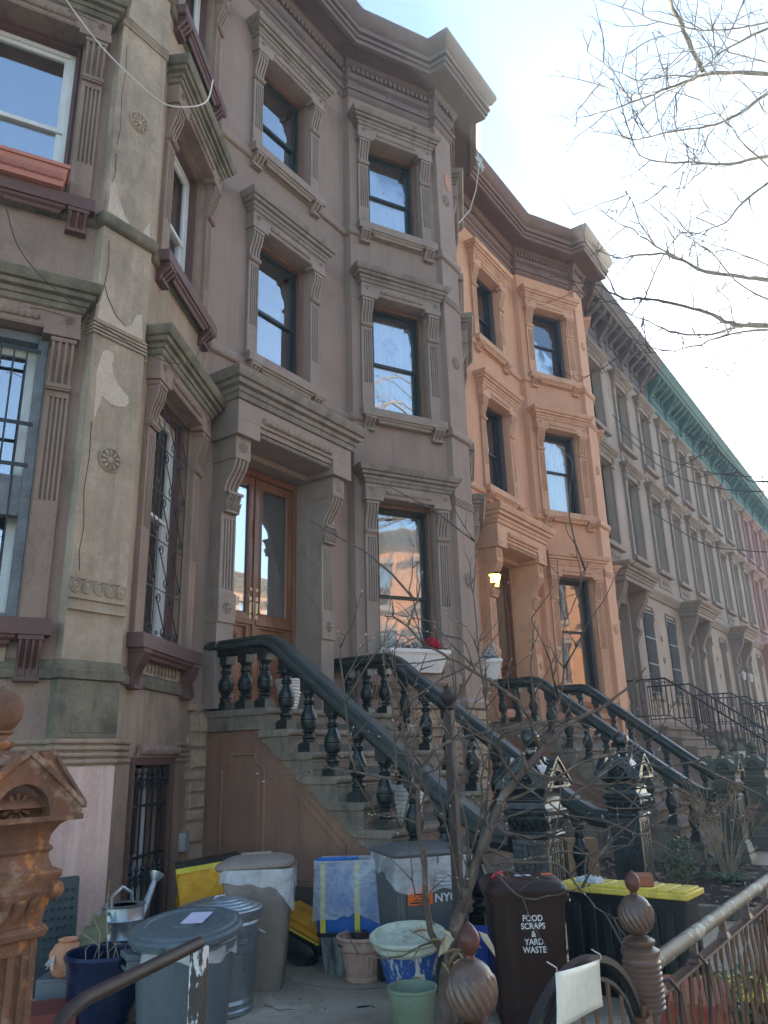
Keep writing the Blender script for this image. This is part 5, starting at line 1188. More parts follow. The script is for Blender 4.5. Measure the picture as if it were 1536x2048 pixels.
# yellow lidded storage chest
def chest(loc, rz, L, Wd, H, lab, lidm='yellowpl', nm='storage_chest'):
    t = thing(nm, lab, 'storage chest', loc, rz)
    mb = MB(); taper(mb, (L / 2 - .05, Wd / 2 - .04), (L / 2 - .01, Wd / 2 - .01), 0, H - .05)
    for k in range(7):
        x = -L / 2 + .12 + (L - .24) * k / 6; mb.box(x - .03, x + .03, -Wd / 2 - .004, -Wd / 2 + .06, .06, H - .12)
    for sx_ in (-1, 1):
        for sy_ in (-1, 1): mb.box(sx_ * (L / 2 - .06) - .04, sx_ * (L / 2 - .06) + .04, sy_ * (Wd / 2 - .05) - .03, sy_ * (Wd / 2 - .05) + .03, 0, H - .08)
    mb.build('chest_body', 'blackpl', t, bevel=.006)
    mb = MB(); mb.box(-L / 2 - .02, L / 2 + .02, -Wd / 2 - .02, Wd / 2 + .02, H - .05, H - .015)
    for k in range(8): x = -L / 2 + .05 + (L - .1) * k / 7; mb.box(x - .05, x + .05, -Wd / 2 + .02, Wd / 2 - .02, H - .016, H)
    mb.build('chest_lid', lidm, t, bevel=.006); return t
chest((5.58, 1.98, .0), math.radians(-93), .86, .30, .66, 'black storage chest with a yellow lid behind the twisted fence')
t = thing('garden_tote', 'low black tote with a pale yellow lid on the ground by the fence', 'storage chest', (5.35, 1.42, 0), math.radians(-66))
mb = MB(); taper(mb, (.34, .18), (.37, .21), 0, .15); mb.build('tote_body', 'blackpl', t); mb = MB(); taper(mb, (.39, .23), (.38, .22), .15, .18); mb.build('tote_lid', 'yellowpl', t, bevel=.005)
mb = MB(); mb.box(-.10, .10, -.05, .05, 0, .06); tag(mb.build('brick', 'brick', None, (5.58, 1.86, .662), rz=.4, bevel=.005), 'loose red brick lying on the yellow chest lid', 'brick')
mb = MB()
for k in range(9): mb.hexa([(k * .02, 0, 0), (k * .02 + .018, 0, 0), (k * .02 + .018, .10, 0), (k * .02, .10, 0)], [(k * .02, .01, .02 + .02 * (k % 2)), (k * .02 + .018, .01, .03), (k * .02 + .018, .09, .015), (k * .02, .09, .03)])
tag(mb.build('glove', 'whitefol', None, (5.55, 2.12, .662), rz=1.2), 'crumpled white gloves on the yellow chest lid', 'gloves')
# red tub seen through the pickets
t = thing('red_bin', 'red plastic bin on the ground just beyond the fence pickets', 'bin', (4.05, 1.25, 0), .1)
mb = MB(); taper(mb, (.17, .15), (.20, .18), 0, .44); mb.build('bin_body', flat_cache('brick_red_plastic', (.30, .05, .03), .5), t); mb = MB(); taper(mb, (.215, .195), (.215, .195), .44, .465); mb.build('bin_rim', flat_cache('brick_red_plastic'), t)
# covered blue bag
t = thing('covered_bag', 'blue woven storage bag with yellow straps under a clear plastic cover', 'bag', (5.20, 3.98, .28), math.radians(-62))
mb = MB(); n = 14
def soft(mb, hx, hy, z0, z1, seed, amp=.012):
    r = random.Random(seed); rings = []
    for j in range(9):
        z = z0 + (z1 - z0) * j / 8; k = 1 + .03 * math.sin(j / 8 * math.pi)
        rings.append([(x * k + r.uniform(-amp, amp), y * k + r.uniform(-amp, amp), z + r.uniform(-amp, amp) * .4) for x, y in rrect(hx, hy, .04, 5)])
    loft(mb, rings)
soft(mb, .27, .13, 0, .46, 4); mb.build('bag_body', 'bluebag', t)
for x in (-.24, .02, .22): mb = MB(); mb.box(x, x + .04, -.148, .148, -.002, .464); mb.build('strap', 'yellowtape', t)
film_skirt('dust_cover', lambda a: rr(a, .285, .155) if False else (lambda c, s: (c / max(abs(c) / .285, abs(s) / .155), s / max(abs(c) / .285, abs(s) / .155)))(math.cos(a), math.sin(a)), .10, .49, 'filmb', t, 21, drop=lambda a: .03 * math.sin(a * 3), out=.01)
mb = MB(); soft(mb, .28, .15, .475, .485, 9, .006); mb.build('cover_top', 'filmb', t)
mb = MB(); mb.tube([(-.27, -.14, .49), (-.1, -.15, .5), (.05, -.12, .505), (-.05, -.08, .5), (-.27, -.1, .495)], .012, 6); mb.build('bag_handle', 'bluebag', t)
# streaked dark planter carrying it
t = thing('streaked_planter', 'dark square planter with white drip streaks under the covered blue bag', 'planter', (5.20, 3.98, 0), math.radians(-62))
mb = MB(); taper(mb, (.22, .12), (.25, .14), 0, .25); mb.build('planter_body', 'termdark', t); mb = MB(); taper(mb, (.27, .15), (.27, .15), .25, .278); mb.build('planter_rim', 'blackpl', t, bevel=.005)
# yellow bags
def bag(loc, rz, hx, hy, h, lab, mat, tilt, black=True):
    t = thing('yellow_bag', lab, 'bag', loc, rz)
    mb = MB(); soft(mb, hx, hy, 0, h, int(hx * 100), .014); o = mb.build('bag_body', mat, t, rot=(tilt[0], tilt[1], 0))
    mb = MB(); mb.box(-hx - .01, hx + .01, -hy - .008, hy + .008, h - .06, h - .02); mb.build('bag_stripe', 'yellowtape', o)
    mb = MB(); mb.box(-hx - .012, hx + .012, -hy - .01, hy + .01, h - .02, h + .01); mb.build('bag_edging', 'blackbag', o); return t
bag((4.82, 5.10, 0.02), math.radians(-38), .24, .10, .74, 'bright yellow woven bag with black edging behind the taupe bin', 'yellowbag', (0, math.radians(-6)))
t = thing('yellow_black_bag', 'black and yellow woven bag slumped against the stoop wall', 'bag', (5.16, 4.55, .03), math.radians(-70))
mb = MB(); soft(mb, .16, .11, 0, .22, 44, .02); o = mb.build('bag_body', 'blackbag', t, rot=(0, math.radians(24), 0))
mb = MB(); soft(mb, .165, .10, .21, .36, 45, .016); mb.build('bag_flap', 'yellowbag', o); mb = MB(); mb.box(-.17, .17, -.12, .12, .20, .215); mb.build('bag_stripe', 'yellowtape', o)
# plant pots
def scal(n, d): return lambda a, z, k: -d * (.5 + .5 * math.cos(n * a)) if .04 < z < .2 else 0
t = thing('tan_pot', 'tan fluted resin flower pot with dead soil and a plant label', 'flower pot', (5.02, 3.78, 0))
mb = MB(); mb.lathe([(.118, 0), (.125, .008), (.125, .03), (.120, .035), (.132, .08), (.148, .15), (.158, .19), (.160, .20), (.168, .205), (.172, .25), (.170, .262), (.188, .27), (.190, .285), (.180, .292), (.168, .285), (.16, .25)], 72, flute=scal(24, .05)); mb.build('pot_body', 'tan', t, ang=40)
mb = MB(); r_ = random.Random(1); n = 18
mb.lathe([(.163, .235), (.12, .25), (.06, .285), (.03, .30), (.0005, .305)], 14, flute=lambda a, z, k: .2 * math.sin(a * 3 + k * 2)); 
for k in range(14): a = r_.uniform(0, 6.28); mb.tube([(.05 * math.cos(a), .05 * math.sin(a), .27), (.12 * math.cos(a + .4), .12 * math.sin(a + .4), .30)], .004, 4)
mb.build('dead_soil', 'soil', t)
mb = MB(); mb.box(0, .03, 0, .05, 0, .02); mb.build('plant_label', 'teal', t, (.06, -.10, .27), rot=(.4, .3, 1))
t = thing('blue_planter', 'tall leaning blue fluted planter with mossy white rim', 'flower pot', (4.47, 2.99, 0))
def pf(a, z, k): return -.05 * (.5 + .5 * math.cos(16 * a)) if .05 < z < .40 else 0
mb = MB(); mb.lathe([(.105, 0), (.125, .012), (.13, .03), (.115, .05), (.118, .07), (.19, .40), (.20, .405)], 64, flute=pf); b_ = mb.build('planter_body', 'bluepaint', t, rot=(math.radians(2), math.radians(-7), 0))
mb = MB(); mb.lathe([(.20, .40), (.215, .42), (.212, .445), (.222, .452), (.235, .46), (.238, .472), (.226, .482), (.205, .478), (.195, .45)], 48, flute=lambda a, z, k: .012 * math.sin(17 * a + k)); mb.build('planter_rim', 'rim', b_)
mb = MB(); mb.lathe([(.2, .43), (.1, .44), (.0005, .445)], 20, flute=lambda a, z, k: .1 * math.sin(a * 5)); mb.build('soil', 'moss', b_)
pb = atz(828, 2085, 0); t = thing('green_bucket', 'pale green plastic bucket pot at the foot of the blue planter', 'flower pot', (pb.x, pb.y, 0))
mb = MB(); mb.lathe([(.10, 0), (.104, .01), (.112, .10), (.116, .105), (.122, .17), (.126, .175), (.135, .255), (.142, .26), (.142, .275), (.132, .272), (.125, .2), (.105, .02)], 32); mb.build('bucket_body', 'mint', t)
t = thing('blue_pot', 'glazed cobalt blue flower pot with bare stems standing on the log', 'flower pot', (2.98, 3.98, .19))
mb = MB(); mb.lathe([(.11, 0), (.135, .01), (.165, .07), (.19, .16), (.2, .26), (.202, .31), (.214, .325), (.218, .345), (.208, .36), (.196, .352), (.19, .30), (.188, .25)], 40); mb.build('pot_body', 'blueglaze', t)
mb = MB(); mb.lathe([(.19, .28), (.1, .29), (.0005, .29)], 20); mb.build('soil', 'soil', t)
mb = MB(); r_ = random.Random(8)
for k in range(9):
    a = r_.uniform(0, 6.28); q = r_.uniform(.02, .15); x, y = q * math.cos(a), q * math.sin(a); h = r_.uniform(.1, .42) if k < 4 else r_.uniform(.08, .18)
    mb.tube([(x, y, .28), (x + r_.uniform(-.03, .03), y + r_.uniform(-.03, .03), .28 + h * .6), (x + r_.uniform(-.07, .07), y + r_.uniform(-.05, .05), .28 + h)], [.004, .003, .0015], 4)
mb.build('dry_stems', 'straw', t)
t = thing('log_stump', 'sawn log stump carrying the cobalt blue pot', 'stump', (2.98, 3.98, 0))
mb = MB(); mb.lathe([(.19, 0), (.19, .1), (.185, .185), (.17, .19)], 26, flute=lambda a, z, k: .03 * math.sin(9 * a) + .02 * math.sin(17 * a + 1)); mb.build('log', 'stump', t)
# watering can
t = thing('watering_can', 'old galvanised watering can with long spout beside the wall', 'watering can', (3.47, 4.50, .42), math.radians(12)); t.scale = (1.12, 1.12, 1.12)
mb = MB(); mb.lathe([(.115, 0), (.12, .01), (.118, .05), (.121, .055), (.118, .06), (.117, .14), (.12, .145), (.117, .15), (.115, .21), (.11, .215)], 28); mb.build('can_body', 'galv', t)
mb = MB(); mb.tube([(.09, 0, .06), (.18, 0, .16), (.26, 0, .30)], [.035, .024, .016], 12); mb.lathe([(.016, 0), (.045, .04), (.047, .045), (.0, .05)], 16, T=TR(.26, 0, .30, ry=math.radians(32))); mb.build('spout', 'galv', t)
mb = MB(); mb.tube([(-.09, 0, .20), (-.10, 0, .27), (-.02, 0, .31), (.06, 0, .27), (.08, 0, .21)], .010, 8); mb.tube([(-.12, 0, .19), (-.19, 0, .17), (-.19, 0, .08), (-.12, 0, .04)], .009, 8); mb.build('handle', 'galv', t)
mb = MB(); mb.lathe([(.115, .212), (.125, .218), (.105, .222), (.08, .215)], 24); mb.build('filler_rim', 'galv', t)
t = thing('crate_stand', 'weathered wooden crate carrying the galvanised watering can', 'crate', (3.47, 4.50, 0), math.radians(12))
mb = MB()
for k in range(4): mb.box(-.16, .16, -.15 + .08 * k, -.085 + .08 * k, .395, .418)
for sx_ in (-1, 1):
    for sy_ in (-1, 1): mb.box(sx_ * .14 - .02, sx_ * .14 + .02, sy_ * .13 - .02, sy_ * .13 + .02, 0, .395)
for z in (.05, .17, .29): mb.box(-.16, .16, -.165, -.15, z, z + .06); mb.box(-.175, -.16, -.15, .15, z, z + .06)
mb.build('slats', 'moss', t, bevel=.004)
# birdhouse like wooden box
t = thing('birdhouse', 'mossy wooden birdhouse with slanted roof on grey drawers', 'birdhouse', (3.17, 4.36, .36), math.radians(-52))
mb = MB(); mb.prism([(-.07, 0), (.07, 0), (.07, .21), (-.07, .165)], 'x', -.06, .06); mb.lathe([(.025, 0), (.025, .004)], 14, T=TR(0, -.07, .10, rx=math.pi / 2)); mb.build('box', 'moss', t, bevel=.004)
mb = MB(); mb.prism([(-.115, .15), (.085, .218), (.085, .232), (-.115, .164)], 'x', -.08, .08); mb.build('roof', 'moss', t, bevel=.004)
mb = MB(); mb.box(-.045, .045, .072, .086, .0, .29); mb.build('back_board', 'moss', t, bevel=.003)
t = thing('drawer_unit', 'grey plastic drawers under the mossy birdhouse', 'drawers', (3.13, 4.46, 0), math.radians(-52))
mb = MB(); mb.box(-.17, .17, -.14, .14, 0, .358); mb.build('drawer_case', 'greydrw', t, bevel=.006)
for z in (.02, .13, .24): mb = MB(); mb.box(-.155, .155, -.152, -.14, z, z + .10); mb.build('drawer', 'greydrw', t, bevel=.005)
# terracotta jar with raffia tassels
t = thing('terracotta_jar', 'small terracotta jar with white raffia tassels beside the birdhouse', 'jar', (3.03, 4.40, .36))
mb = MB(); mb.lathe([(.04, 0), (.075, .02), (.10, .08), (.098, .13), (.07, .17), (.05, .18), (.058, .195), (.05, .20), (.04, .185)], 24); mb.build('jar_body', 'terra', t)
r_ = random.Random(2)
for k in range(3):
    a = -2.9 + k * .9; mb = MB()
    for q in range(16): mb.tube([(.10 * math.cos(a), .10 * math.sin(a), .13 - .03 * k), (.125 * math.cos(a) + r_.uniform(-.03, .03), .125 * math.sin(a) + r_.uniform(-.03, .03), .08 - .03 * k + r_.uniform(-.02, .02))], .0028, 3)
    mb.build('raffia_tassel', 'raffia', t)
# dimpled rubber mat leaning against the pink wall
t = thing('rubber_mat', 'dark dimpled rubber mat standing against the pink wall', 'mat', (3.33, 5.04, .12), math.radians(-12))
mb = MB(); loft(mb, [[(x, 0, .34 + z) for x, z in rrect(.17, .34, .02)], [(x, -.02, .34 + z) for x, z in rrect(.17, .34, .02)]]); mb.build('mat_slab', 'mat', t, rot=(math.radians(-3), 0, 0))
mb = MB(); mb.box(-.14, .14, -.021, -.019, .14, .62)
for i in range(7):
    for j in range(9): mb.lathe([(.017, 0), (.016, .006), (.011, .007), (.009, .002)], 10, T=TR(-.125 + .042 * i, -.019 + .0, .16 + .055 * j, rx=math.pi / 2))
mb.build('dimples', 'mat', t, rot=(math.radians(-3), 0, 0))
# red wooden chest
pc = atz(96, 2012, .30)
t = thing('red_chest', 'low red painted wooden chest beside the left newel post', 'chest', (pc.x - .06, pc.y + .03, 0), math.radians(-38))
mb = MB(); mb.box(-.19, .19, -.12, .12, 0, .27)
for k in range(3): mb.box(-.195, .195, -.128, -.12, .02 + .085 * k, .095 + .085 * k)
mb.build('chest_body', 'redwood', t, bevel=.005); mb = MB()
for k in range(3): mb.box(-.215, .215, -.15 + .10 * k, -.053 + .10 * k, .27, .30)
mb.box(-.22, .22, -.156, -.15, .245, .302); mb.build('chest_lid', 'redwood', t, bevel=.004)
# near hoop rail with peeling post
t = thing('hoop_handrail', 'brown pipe handrail with a white peeling end post in the foreground', 'handrail', (1.5, 1.8, 0))
a = Vector((1.76, 1.92, 1.0)); b_ = Vector((1.17, 1.73, .985)); d = (a - b_).normalized()
mb = MB(); pts = [a, b_ + d * .10, b_ + d * .04 + Vector((0, 0, -.012)), b_ + Vector((0, 0, -.05)), Vector((b_.x - .01, b_.y, 0))]
mb.tube([p - Vector((1.5, 1.8, 0)) for p in pts], .0175, 14); mb.build('pipe_rail', 'brownpipe', t)
mb = MB(); mb.box(-.022, .022, -.02, .02, 0, .99); mb.build('end_post', 'peelpipe', t, (a.x - 1.5, a.y - 1.8, 0), rz=.3, bevel=.004)
# slim pole with ball cap in the yard
p_ = atz(905, 1392, 1.86); base = Vector((4.36, 2.57, 0))
t = thing('slim_pole', 'slim dark wooden pole with a round knob rising behind the bare shrub', 'pole', (4.36, 2.57, 0))
mb = MB(); mb.box(-.027, .027, -.027, .027, 0, 1.78); mb.build('pole_shaft', 'brownpipe', t, bevel=.005)
mb = MB(); mb.lathe([(.028, 1.78), (.036, 1.79), (.036, 1.80), (.024, 1.81)] + [(.048 * math.sin(q), 1.86 - .048 * math.cos(q)) for q in [math.pi * (.2 + .8 * i / 8) for i in range(9)]], 16); mb.build('ball_knob', 'brownpipe', t)

# ------------------------------------------------------------------ iron fence and gate along the sidewalk
FY = .87
def spiralpost(name, label, loc, ztip, group, sc=1., mats=('bronze', 'rustyfin'), twist=True, zb=0.):
    t = thing(name, label, 'fence post', (loc[0], loc[1], 0), group=group); zc = ztip - .10 * sc; r = .053 * sc
    mb = MB(); n = 60
    prof = [(.045 * sc, zb), (.045 * sc, zc - .42 * sc), (.040 * sc, zc - .40 * sc), (.05 * sc, zc - .37 * sc), (.05 * sc, zc - .355 * sc), (.037 * sc, zc - .34 * sc), (.037 * sc, zc - .27 * sc)]
    for k in range(9): z = zc - .255 * sc + k * .015 * sc; prof += [(.054 * sc, z), (.058 * sc, z + .004), (.058 * sc, z + .009 * sc), (.054 * sc, z + .012 * sc)]
    prof += [(.052 * sc, zc - .115 * sc), (.058 * sc, zc - .105 * sc), (.058 * sc, zc - .095 * sc), (.040 * sc, zc - .085 * sc), (.048 * sc, zc - .075 * sc), (.048 * sc, zc - .068 * sc), (.034 * sc, zc - .060 * sc)]
    mb.lathe(prof, 28, caps=True); mb.build('post_shaft', mats[0], t, ang=50)
    mb = MB(); rows = 26; pr = []
    for k in range(rows + 1): a = math.pi * (.13 + .83 * k / rows); pr.append((r * math.sin(a), zc - r * 1.12 * math.cos(a)))
    def fl(a, z, k):
        u = k / rows
        return .05 * math.cos(18 * (a + u * 1.7)) * (1 if .16 < u < .62 else 0) + (-.03 if abs(u - .66) < .02 or abs(u - .70) < .02 else 0)
    mb.lathe(pr, 144, flute=fl); mb.build('twisted_ball', mats[0], t, ang=60)
    mb = MB(); mb.lathe([(.022 * sc, zc + .050 * sc), (.012 * sc, zc + .056 * sc), (.010 * sc, zc + .064 * sc), (.020 * sc, zc + .078 * sc), (.024 * sc, zc + .092 * sc), (.021 * sc, zc + .105 * sc), (.012 * sc, zc + .118 * sc), (.0005, zc + .128 * sc)], 20); mb.build('bud_finial', mats[1], t)
    return t
GP = 'turned posts of the iron front fence'
pz1 = at(932, 1890, 1.55).z; spiralpost('gate_post', 'bronze brown turned gate post with twisted ball in front of the bare magnolia', (1.586, .915), pz1, GP, 1.)
pz2 = 1.135; spiralpost('gate_post', 'bronze brown turned post with twisted ball holding the near end of the pipe rail', (2.5, FY), pz2, GP, .95)
spiralpost('rail_post', 'black turned post with round textured ball at the right edge of the view', (4.86, FY), 1.04, GP, 1., ('newelblk', 'newelblk'))
t = thing('picket_fence', 'iron fence with worn pipe rail and wavy brown pickets in the right foreground', 'fence', (2.55, FY, 0))
x1 = 9.2
mb = MB(); mb.tube([(.0, 0, .893), (.8, 0, .892), (2, 0, .893), (x1 - 2.55, 0, .893)], .024, 16); mb.build('pipe_rail', 'pipe', t)
mb = MB(); mb.box(0, x1 - 2.55, -.019, .019, .803, .813); mb.build('flat_rail', 'bronze', t)
mb = MB(); mb.box(0, x1 - 2.55, -.016, .016, .105, .115); mb.build('bottom_rail', 'bronze', t)
for k in range(16):
    x = .07 + k * .42
    mb = MB(); mb.hexa([(x - .026, -.02, .813), (x + .026, -.02, .813), (x + .026, .02, .813), (x - .026, .02, .813)], [(x - .018, -.015, .832), (x + .018, -.015, .832), (x + .018, .015, .832), (x - .018, .015, .832)])
    mb.box(x - .013, x + .013, -.012, .012, .832, .88); mb.build('spacer_block', 'bronze', t)
r_ = random.Random(12)
for k in range(72):
    x = .05 + k * .088; mb = MB(); ph = r_.uniform(0, 6.28); am = r_.uniform(.005, .011); pts = []
    for j in range(15): z = .80 - .69 * j / 14; pts.append((x + am * math.sin(j * .9 + ph), am * .6 * math.sin(j * 1.1 + ph), z))
    mb.bar(pts, .012, .012); mb.build('picket', 'picket', t, smooth=False)
for x in (.16, .50):
    mb = MB(); mb.tube([(x - .05, -.03, .60), (x - .02, -.035, .70), (x + .0, -.035, .80), (x - .03, -.02, .835), (x - .07, .01, .835), (x - .10, .02, .81)], .006, 6); mb.build('iron_hook', 'blackiron', t)
# gate
t = thing('iron_gate', 'arched iron gate between the two turned posts with a blank paper sheet tied on', 'gate', (2.04, FY, 0))
def arcp(a, w_, h_, z0=.735): return (-w_ * math.cos(a), 0, z0 + h_ * math.sin(a))
mb = MB(); pts = [(-.40, 0, .12), (-.40, 0, .5)] + [arcp(math.pi * k / 24, .40, .27) for k in range(25)] + [(.40, 0, .5), (.40, 0, .12)]
mb.bar(pts, .024, .016); mb.build('arched_frame', 'blackiron', t)
mb = MB(); mb.bar([(-.352, 0, .12), (-.352, 0, .5)] + [arcp(math.pi * k / 20, .352, .225) for k in range(21)] + [(.352, 0, .5), (.352, 0, .12)], .012, .010); mb.build('inner_arch', 'blackiron', t)
for k in range(7):
    x = -.27 + .09 * k; mb = MB(); mb.tube([(x, 0, .12), (x, 0, .735 + .225 * math.sqrt(max(0, 1 - (x / .352) ** 2)))], .006, 6)
    if k % 2: mb.tube([(x + .03 + .035 * (1 - q / 14) * math.cos(q * .55), -.006, .72 + .06 * (1 - q / 14) * math.sin(q * .55)) for q in range(13)], .005, 5)
    mb.build('gate_bar', 'picket', t)
mb = MB(); mb.box(-.42, .42, -.008, .008, .11, .13); mb.box(-.39, .39, -.008, .008, .58, .595); mb.build('cross_bar', 'blackiron', t)
mb = MB(); mb.box(.38, .47, -.02, .0, .80, .825); mb.box(.36, .42, -.03, .01, .775, .80); mb.tube([(.40, -.02, .80), (.46, -.02, .82)], .012, 8); mb.build('latch', 'picket', t)
s0 = aty(1108, 1945, .845); s1 = aty(1196, 1918, .845); s2 = aty(1208, 2012, .845); s3 = aty(1105, 2062, .845)
sg_ = thing('paper_sign', 'blank pale laminated sheet tied to the arched gate with string', 'sign', (s0.x, .845, s3.z))
o_ = Vector((s0.x, .845, s3.z)); mb = MB(); n = 8; vs = []
for i in range(n + 1):
    for j in range(n + 1):
        u, v = i / n, j / n; p = (s0 * (1 - u) + s1 * u) * (1 - v) + (s3 * (1 - u) + s2 * u) * v; vs.append((p.x - o_.x, -.006 * math.sin(u * 3.1 + v * 2) - .004, p.z - o_.z))
mb.add(vs, [(i * (n + 1) + j, (i + 1) * (n + 1) + j, (i + 1) * (n + 1) + j + 1, i * (n + 1) + j + 1) for i in range(n) for j in range(n)])
q = mb.build('paper_sheet', 'paperw', sg_); md = q.modifiers.new('solid', 'SOLIDIFY'); md.thickness = .0012
for p in (s0, s1):
    mb = MB(); c_ = (p.x - o_.x, -.008, p.z - o_.z); mb.tube([c_, (c_[0] - .006, -.01, c_[2] + .012), (c_[0] - .008, .012, c_[2] + .022)], .0014, 5); mb.build('string', 'cord', sg_)

# ------------------------------------------------------------------ plants
def leafcloud(name, mat, parent, n, fpos, size, seed, droop=.4, wide=.42):
    r = random.Random(seed); mb = MB()
    for _ in range(n):
        p = Vector(fpos(r)); a = r.uniform(0, 6.28); e = r.uniform(-.9, .6) - droop * .3; l = size * r.uniform(.6, 1.25); d = Vector((math.cos(a) * math.cos(e), math.sin(a) * math.cos(e), math.sin(e)))
        sd_ = d.cross(Vector((0, 0, 1))); sd_ = (sd_.normalized() if sd_.length > .1 else Vector((1, 0, 0))); sd_ = (sd_ + Vector((0, 0, r.uniform(-.6, .6)))).normalized(); up = sd_.cross(d); w_ = l * wide * .5
        q = [p, p + d * l * .35 + sd_ * w_ + up * .12 * l, p + d * l * .75 + sd_ * w_ * .7 + up * .06 * l, p + d * l - up * l * .1, p + d * l * .75 - sd_ * w_ * .7 + up * .06 * l, p + d * l * .35 - sd_ * w_ + up * .12 * l, p + d * l * .55 - up * .02 * l]
        mb.add(q, [(0, 1, 6), (1, 2, 6), (2, 3, 6), (3, 4, 6), (4, 5, 6), (5, 0, 6)])
    return mb.build(name, mat, parent, ang=180)
def blob(cx, cy, cz, rx, ry, rz): 
    def f(r):
        while True:
            a = [r.uniform(-1, 1) for _ in range(3)]
            if sum(x * x for x in a) < 1: return (cx + a[0] * rx, cy + a[1] * ry, cz + a[2] * rz)
    return f
def stems(mb, r, n, sp, h, rad=.005, base=.04):
    tips = []
    for _ in range(n):
        a = r.uniform(0, 6.28); x, y = base * math.cos(a), base * math.sin(a); q = sp * r.uniform(.3, 1); hh = h * r.uniform(.6, 1.1); pts = [(x, y, 0)]
        for j in range(1, 6): t_ = j / 5; pts.append((x + math.cos(a) * q * t_ ** 1.3 + r.uniform(-.02, .02), y + math.sin(a) * q * t_ ** 1.3 + r.uniform(-.02, .02), hh * t_))
        mb.tube(pts, [rad * (1 - .7 * j / 5) for j in range(6)], 5); tips.append(pts[-1])
    return tips
def evergreen(label, loc, rr_, h, seed, mat='leafg', n=420, size=.075, grp=None):
    t = thing('evergreen_shrub', label, 'shrub', loc, group=grp); r = random.Random(seed); mb = MB(); stems(mb, r, 14, rr_ * .9, h * .95, .006, .05); mb.build('stems', 'twig', t)
    leafcloud('foliage', mat, t, n, blob(0, 0, h * .62, rr_, rr_, h * .48), size, seed); leafcloud('pale_leaves', 'leafp', t, n // 5, blob(0, 0, h * .66, rr_, rr_, h * .48), size, seed + 1); return t
GE = 'leafy evergreens behind the fence'
p = at(1045, 2030, 2.75); evergreen('leafy green shrub below the brown bin behind the iron gate', (p.x, p.y, 0), .27, .36, 31, n=520, size=.085, grp=GE)
p = at(945, 2075, 2.5); evergreen('small leafy green shrub at the foot of the bare magnolia', (p.x, p.y, 0), .16, .26, 33, n=220, size=.07, grp=GE)
p = atz(1450, 2030, .15); evergreen('low green plant behind the wavy pickets', (p.x, p.y + .1, 0), .28, .26, 35, n=300, size=.06, grp=GE)
p = atz(1536, 1985, .15); evergreen('low green plant behind the pickets at the right edge', (p.x, p.y + .1, 0), .25, .24, 37, n=240, size=.06, grp=GE)
# beds
mb = MB()
def bedsheet(nm, x0, x1, y0, y1, seed):
    r = random.Random(seed); mb = MB(); nx, ny = 34, 34; vs = []
    for i in range(nx + 1):
        for j in range(ny + 1): e_ = min(i, nx - i, j, ny - j); vs.append((x0 + (x1 - x0) * i / nx, y0 + (y1 - y0) * j / ny, .012 + (r.uniform(.0, .06) + .03 if e_ > 0 else 0)))
    mb.add(vs, [(i * (ny + 1) + j, (i + 1) * (ny + 1) + j, (i + 1) * (ny + 1) + j + 1, i * (ny + 1) + j + 1) for i in range(nx) for j in range(ny)])
    return struct(mb.build(nm, 'soil', smooth=True, ang=60))
bedsheet('garden_soil', 8.35, 11.6, .98, 5.7, 4); bedsheet('garden_soil', 2.75, 4.1, .98, 2.3, 5); bedsheet('garden_soil', 14.6, 17.6, .98, 5.0, 6)
t = thing('garden_edging', 'low grey stone edging around the mulch bed beyond the black newel posts', 'kerb', (8.3, .95, 0))
mb = MB(); mb.box(0, 3.35, -.05, .05, 0, .11); mb.box(-.05, .05, -.05, 4.7, 0, .112); mb.build('edging_stones', 'step', t, bevel=.01)
r_ = random.Random(77)
leafcloud('fallen_leaves', 'deadleaf', None, 260, lambda r: (r.uniform(8.4, 11.5), r.uniform(1.0, 5.5), .085), .05, 91)['kind'] = 'stuff'
mb = MB()
for _ in range(420):
    x, y = r_.uniform(8.4, 11.5), r_.uniform(1.0, 5.5); s_ = r_.uniform(.012, .03); T = TR(x, y, .075 + r_.uniform(0, .02), rz=r_.uniform(0, 6), rx=r_.uniform(-.6, .6)); mb.box(-s_ * 1.6, s_ * 1.6, -s_ * .6, s_ * .6, -.006, .006, T)
o = mb.build('bark_chips', 'twig', None); o['kind'] = 'stuff'
p = atz(1345, 1790, .05); t = thing('dried_hydrangea', 'dried hydrangea bush with brown papery flower heads in the mulch bed', 'shrub', (10.75, 2.55, 0.05)); r = random.Random(41); mb = MB(); tips = stems(mb, r, 34, .55, 1.0, .007, .07)
for tp in list(tips):
    for _ in range(2): mb.tube([Vector(tp) * .8, Vector(tp) * .9 + Vector((r.uniform(-.06, .06), r.uniform(-.06, .06), .04)), Vector(tp) + Vector((r.uniform(-.14, .14), r.uniform(-.14, .14), r.uniform(-.02, .12)))], [.004, .003, .002], 4)
mb.build('stems', 'straw', t)
for k, tp in enumerate(tips[:22]): leafcloud('flower_head', 'drybloom', t, 46, blob(tp[0], tp[1], tp[2], .075, .075, .055), .03, 100 + k, wide=.9)
p = atz(1462, 1765, .06); t = thing('strap_leaf_clump', 'clump of arching green strap leaves in front of the grey newel post', 'plant', (p.x, p.y, 0.04)); r = random.Random(4); mb = MB()
for _ in range(95):
    a = r.uniform(0, 6.28); L_ = r.uniform(.22, .42); w_ = .009; pts = []; sd_ = Vector((-math.sin(a), math.cos(a), 0)); vs = []; b0 = Vector((r.uniform(-.07, .07), r.uniform(-.07, .07), 0))
    for j in range(7): u = j / 6; c_ = b0 + Vector((math.cos(a), math.sin(a), 0)) * L_ * u * .85 + Vector((0, 0, L_ * (1.05 * u - .85 * u * u))); ww = w_ * (1 - u ** 3); vs += [c_ - sd_ * ww, c_ + sd_ * ww]
    mb.add(vs, [(2 * j, 2 * j + 1, 2 * j + 3, 2 * j + 2) for j in range(6)])
mb.build('leaves', 'blade', t, ang=180)
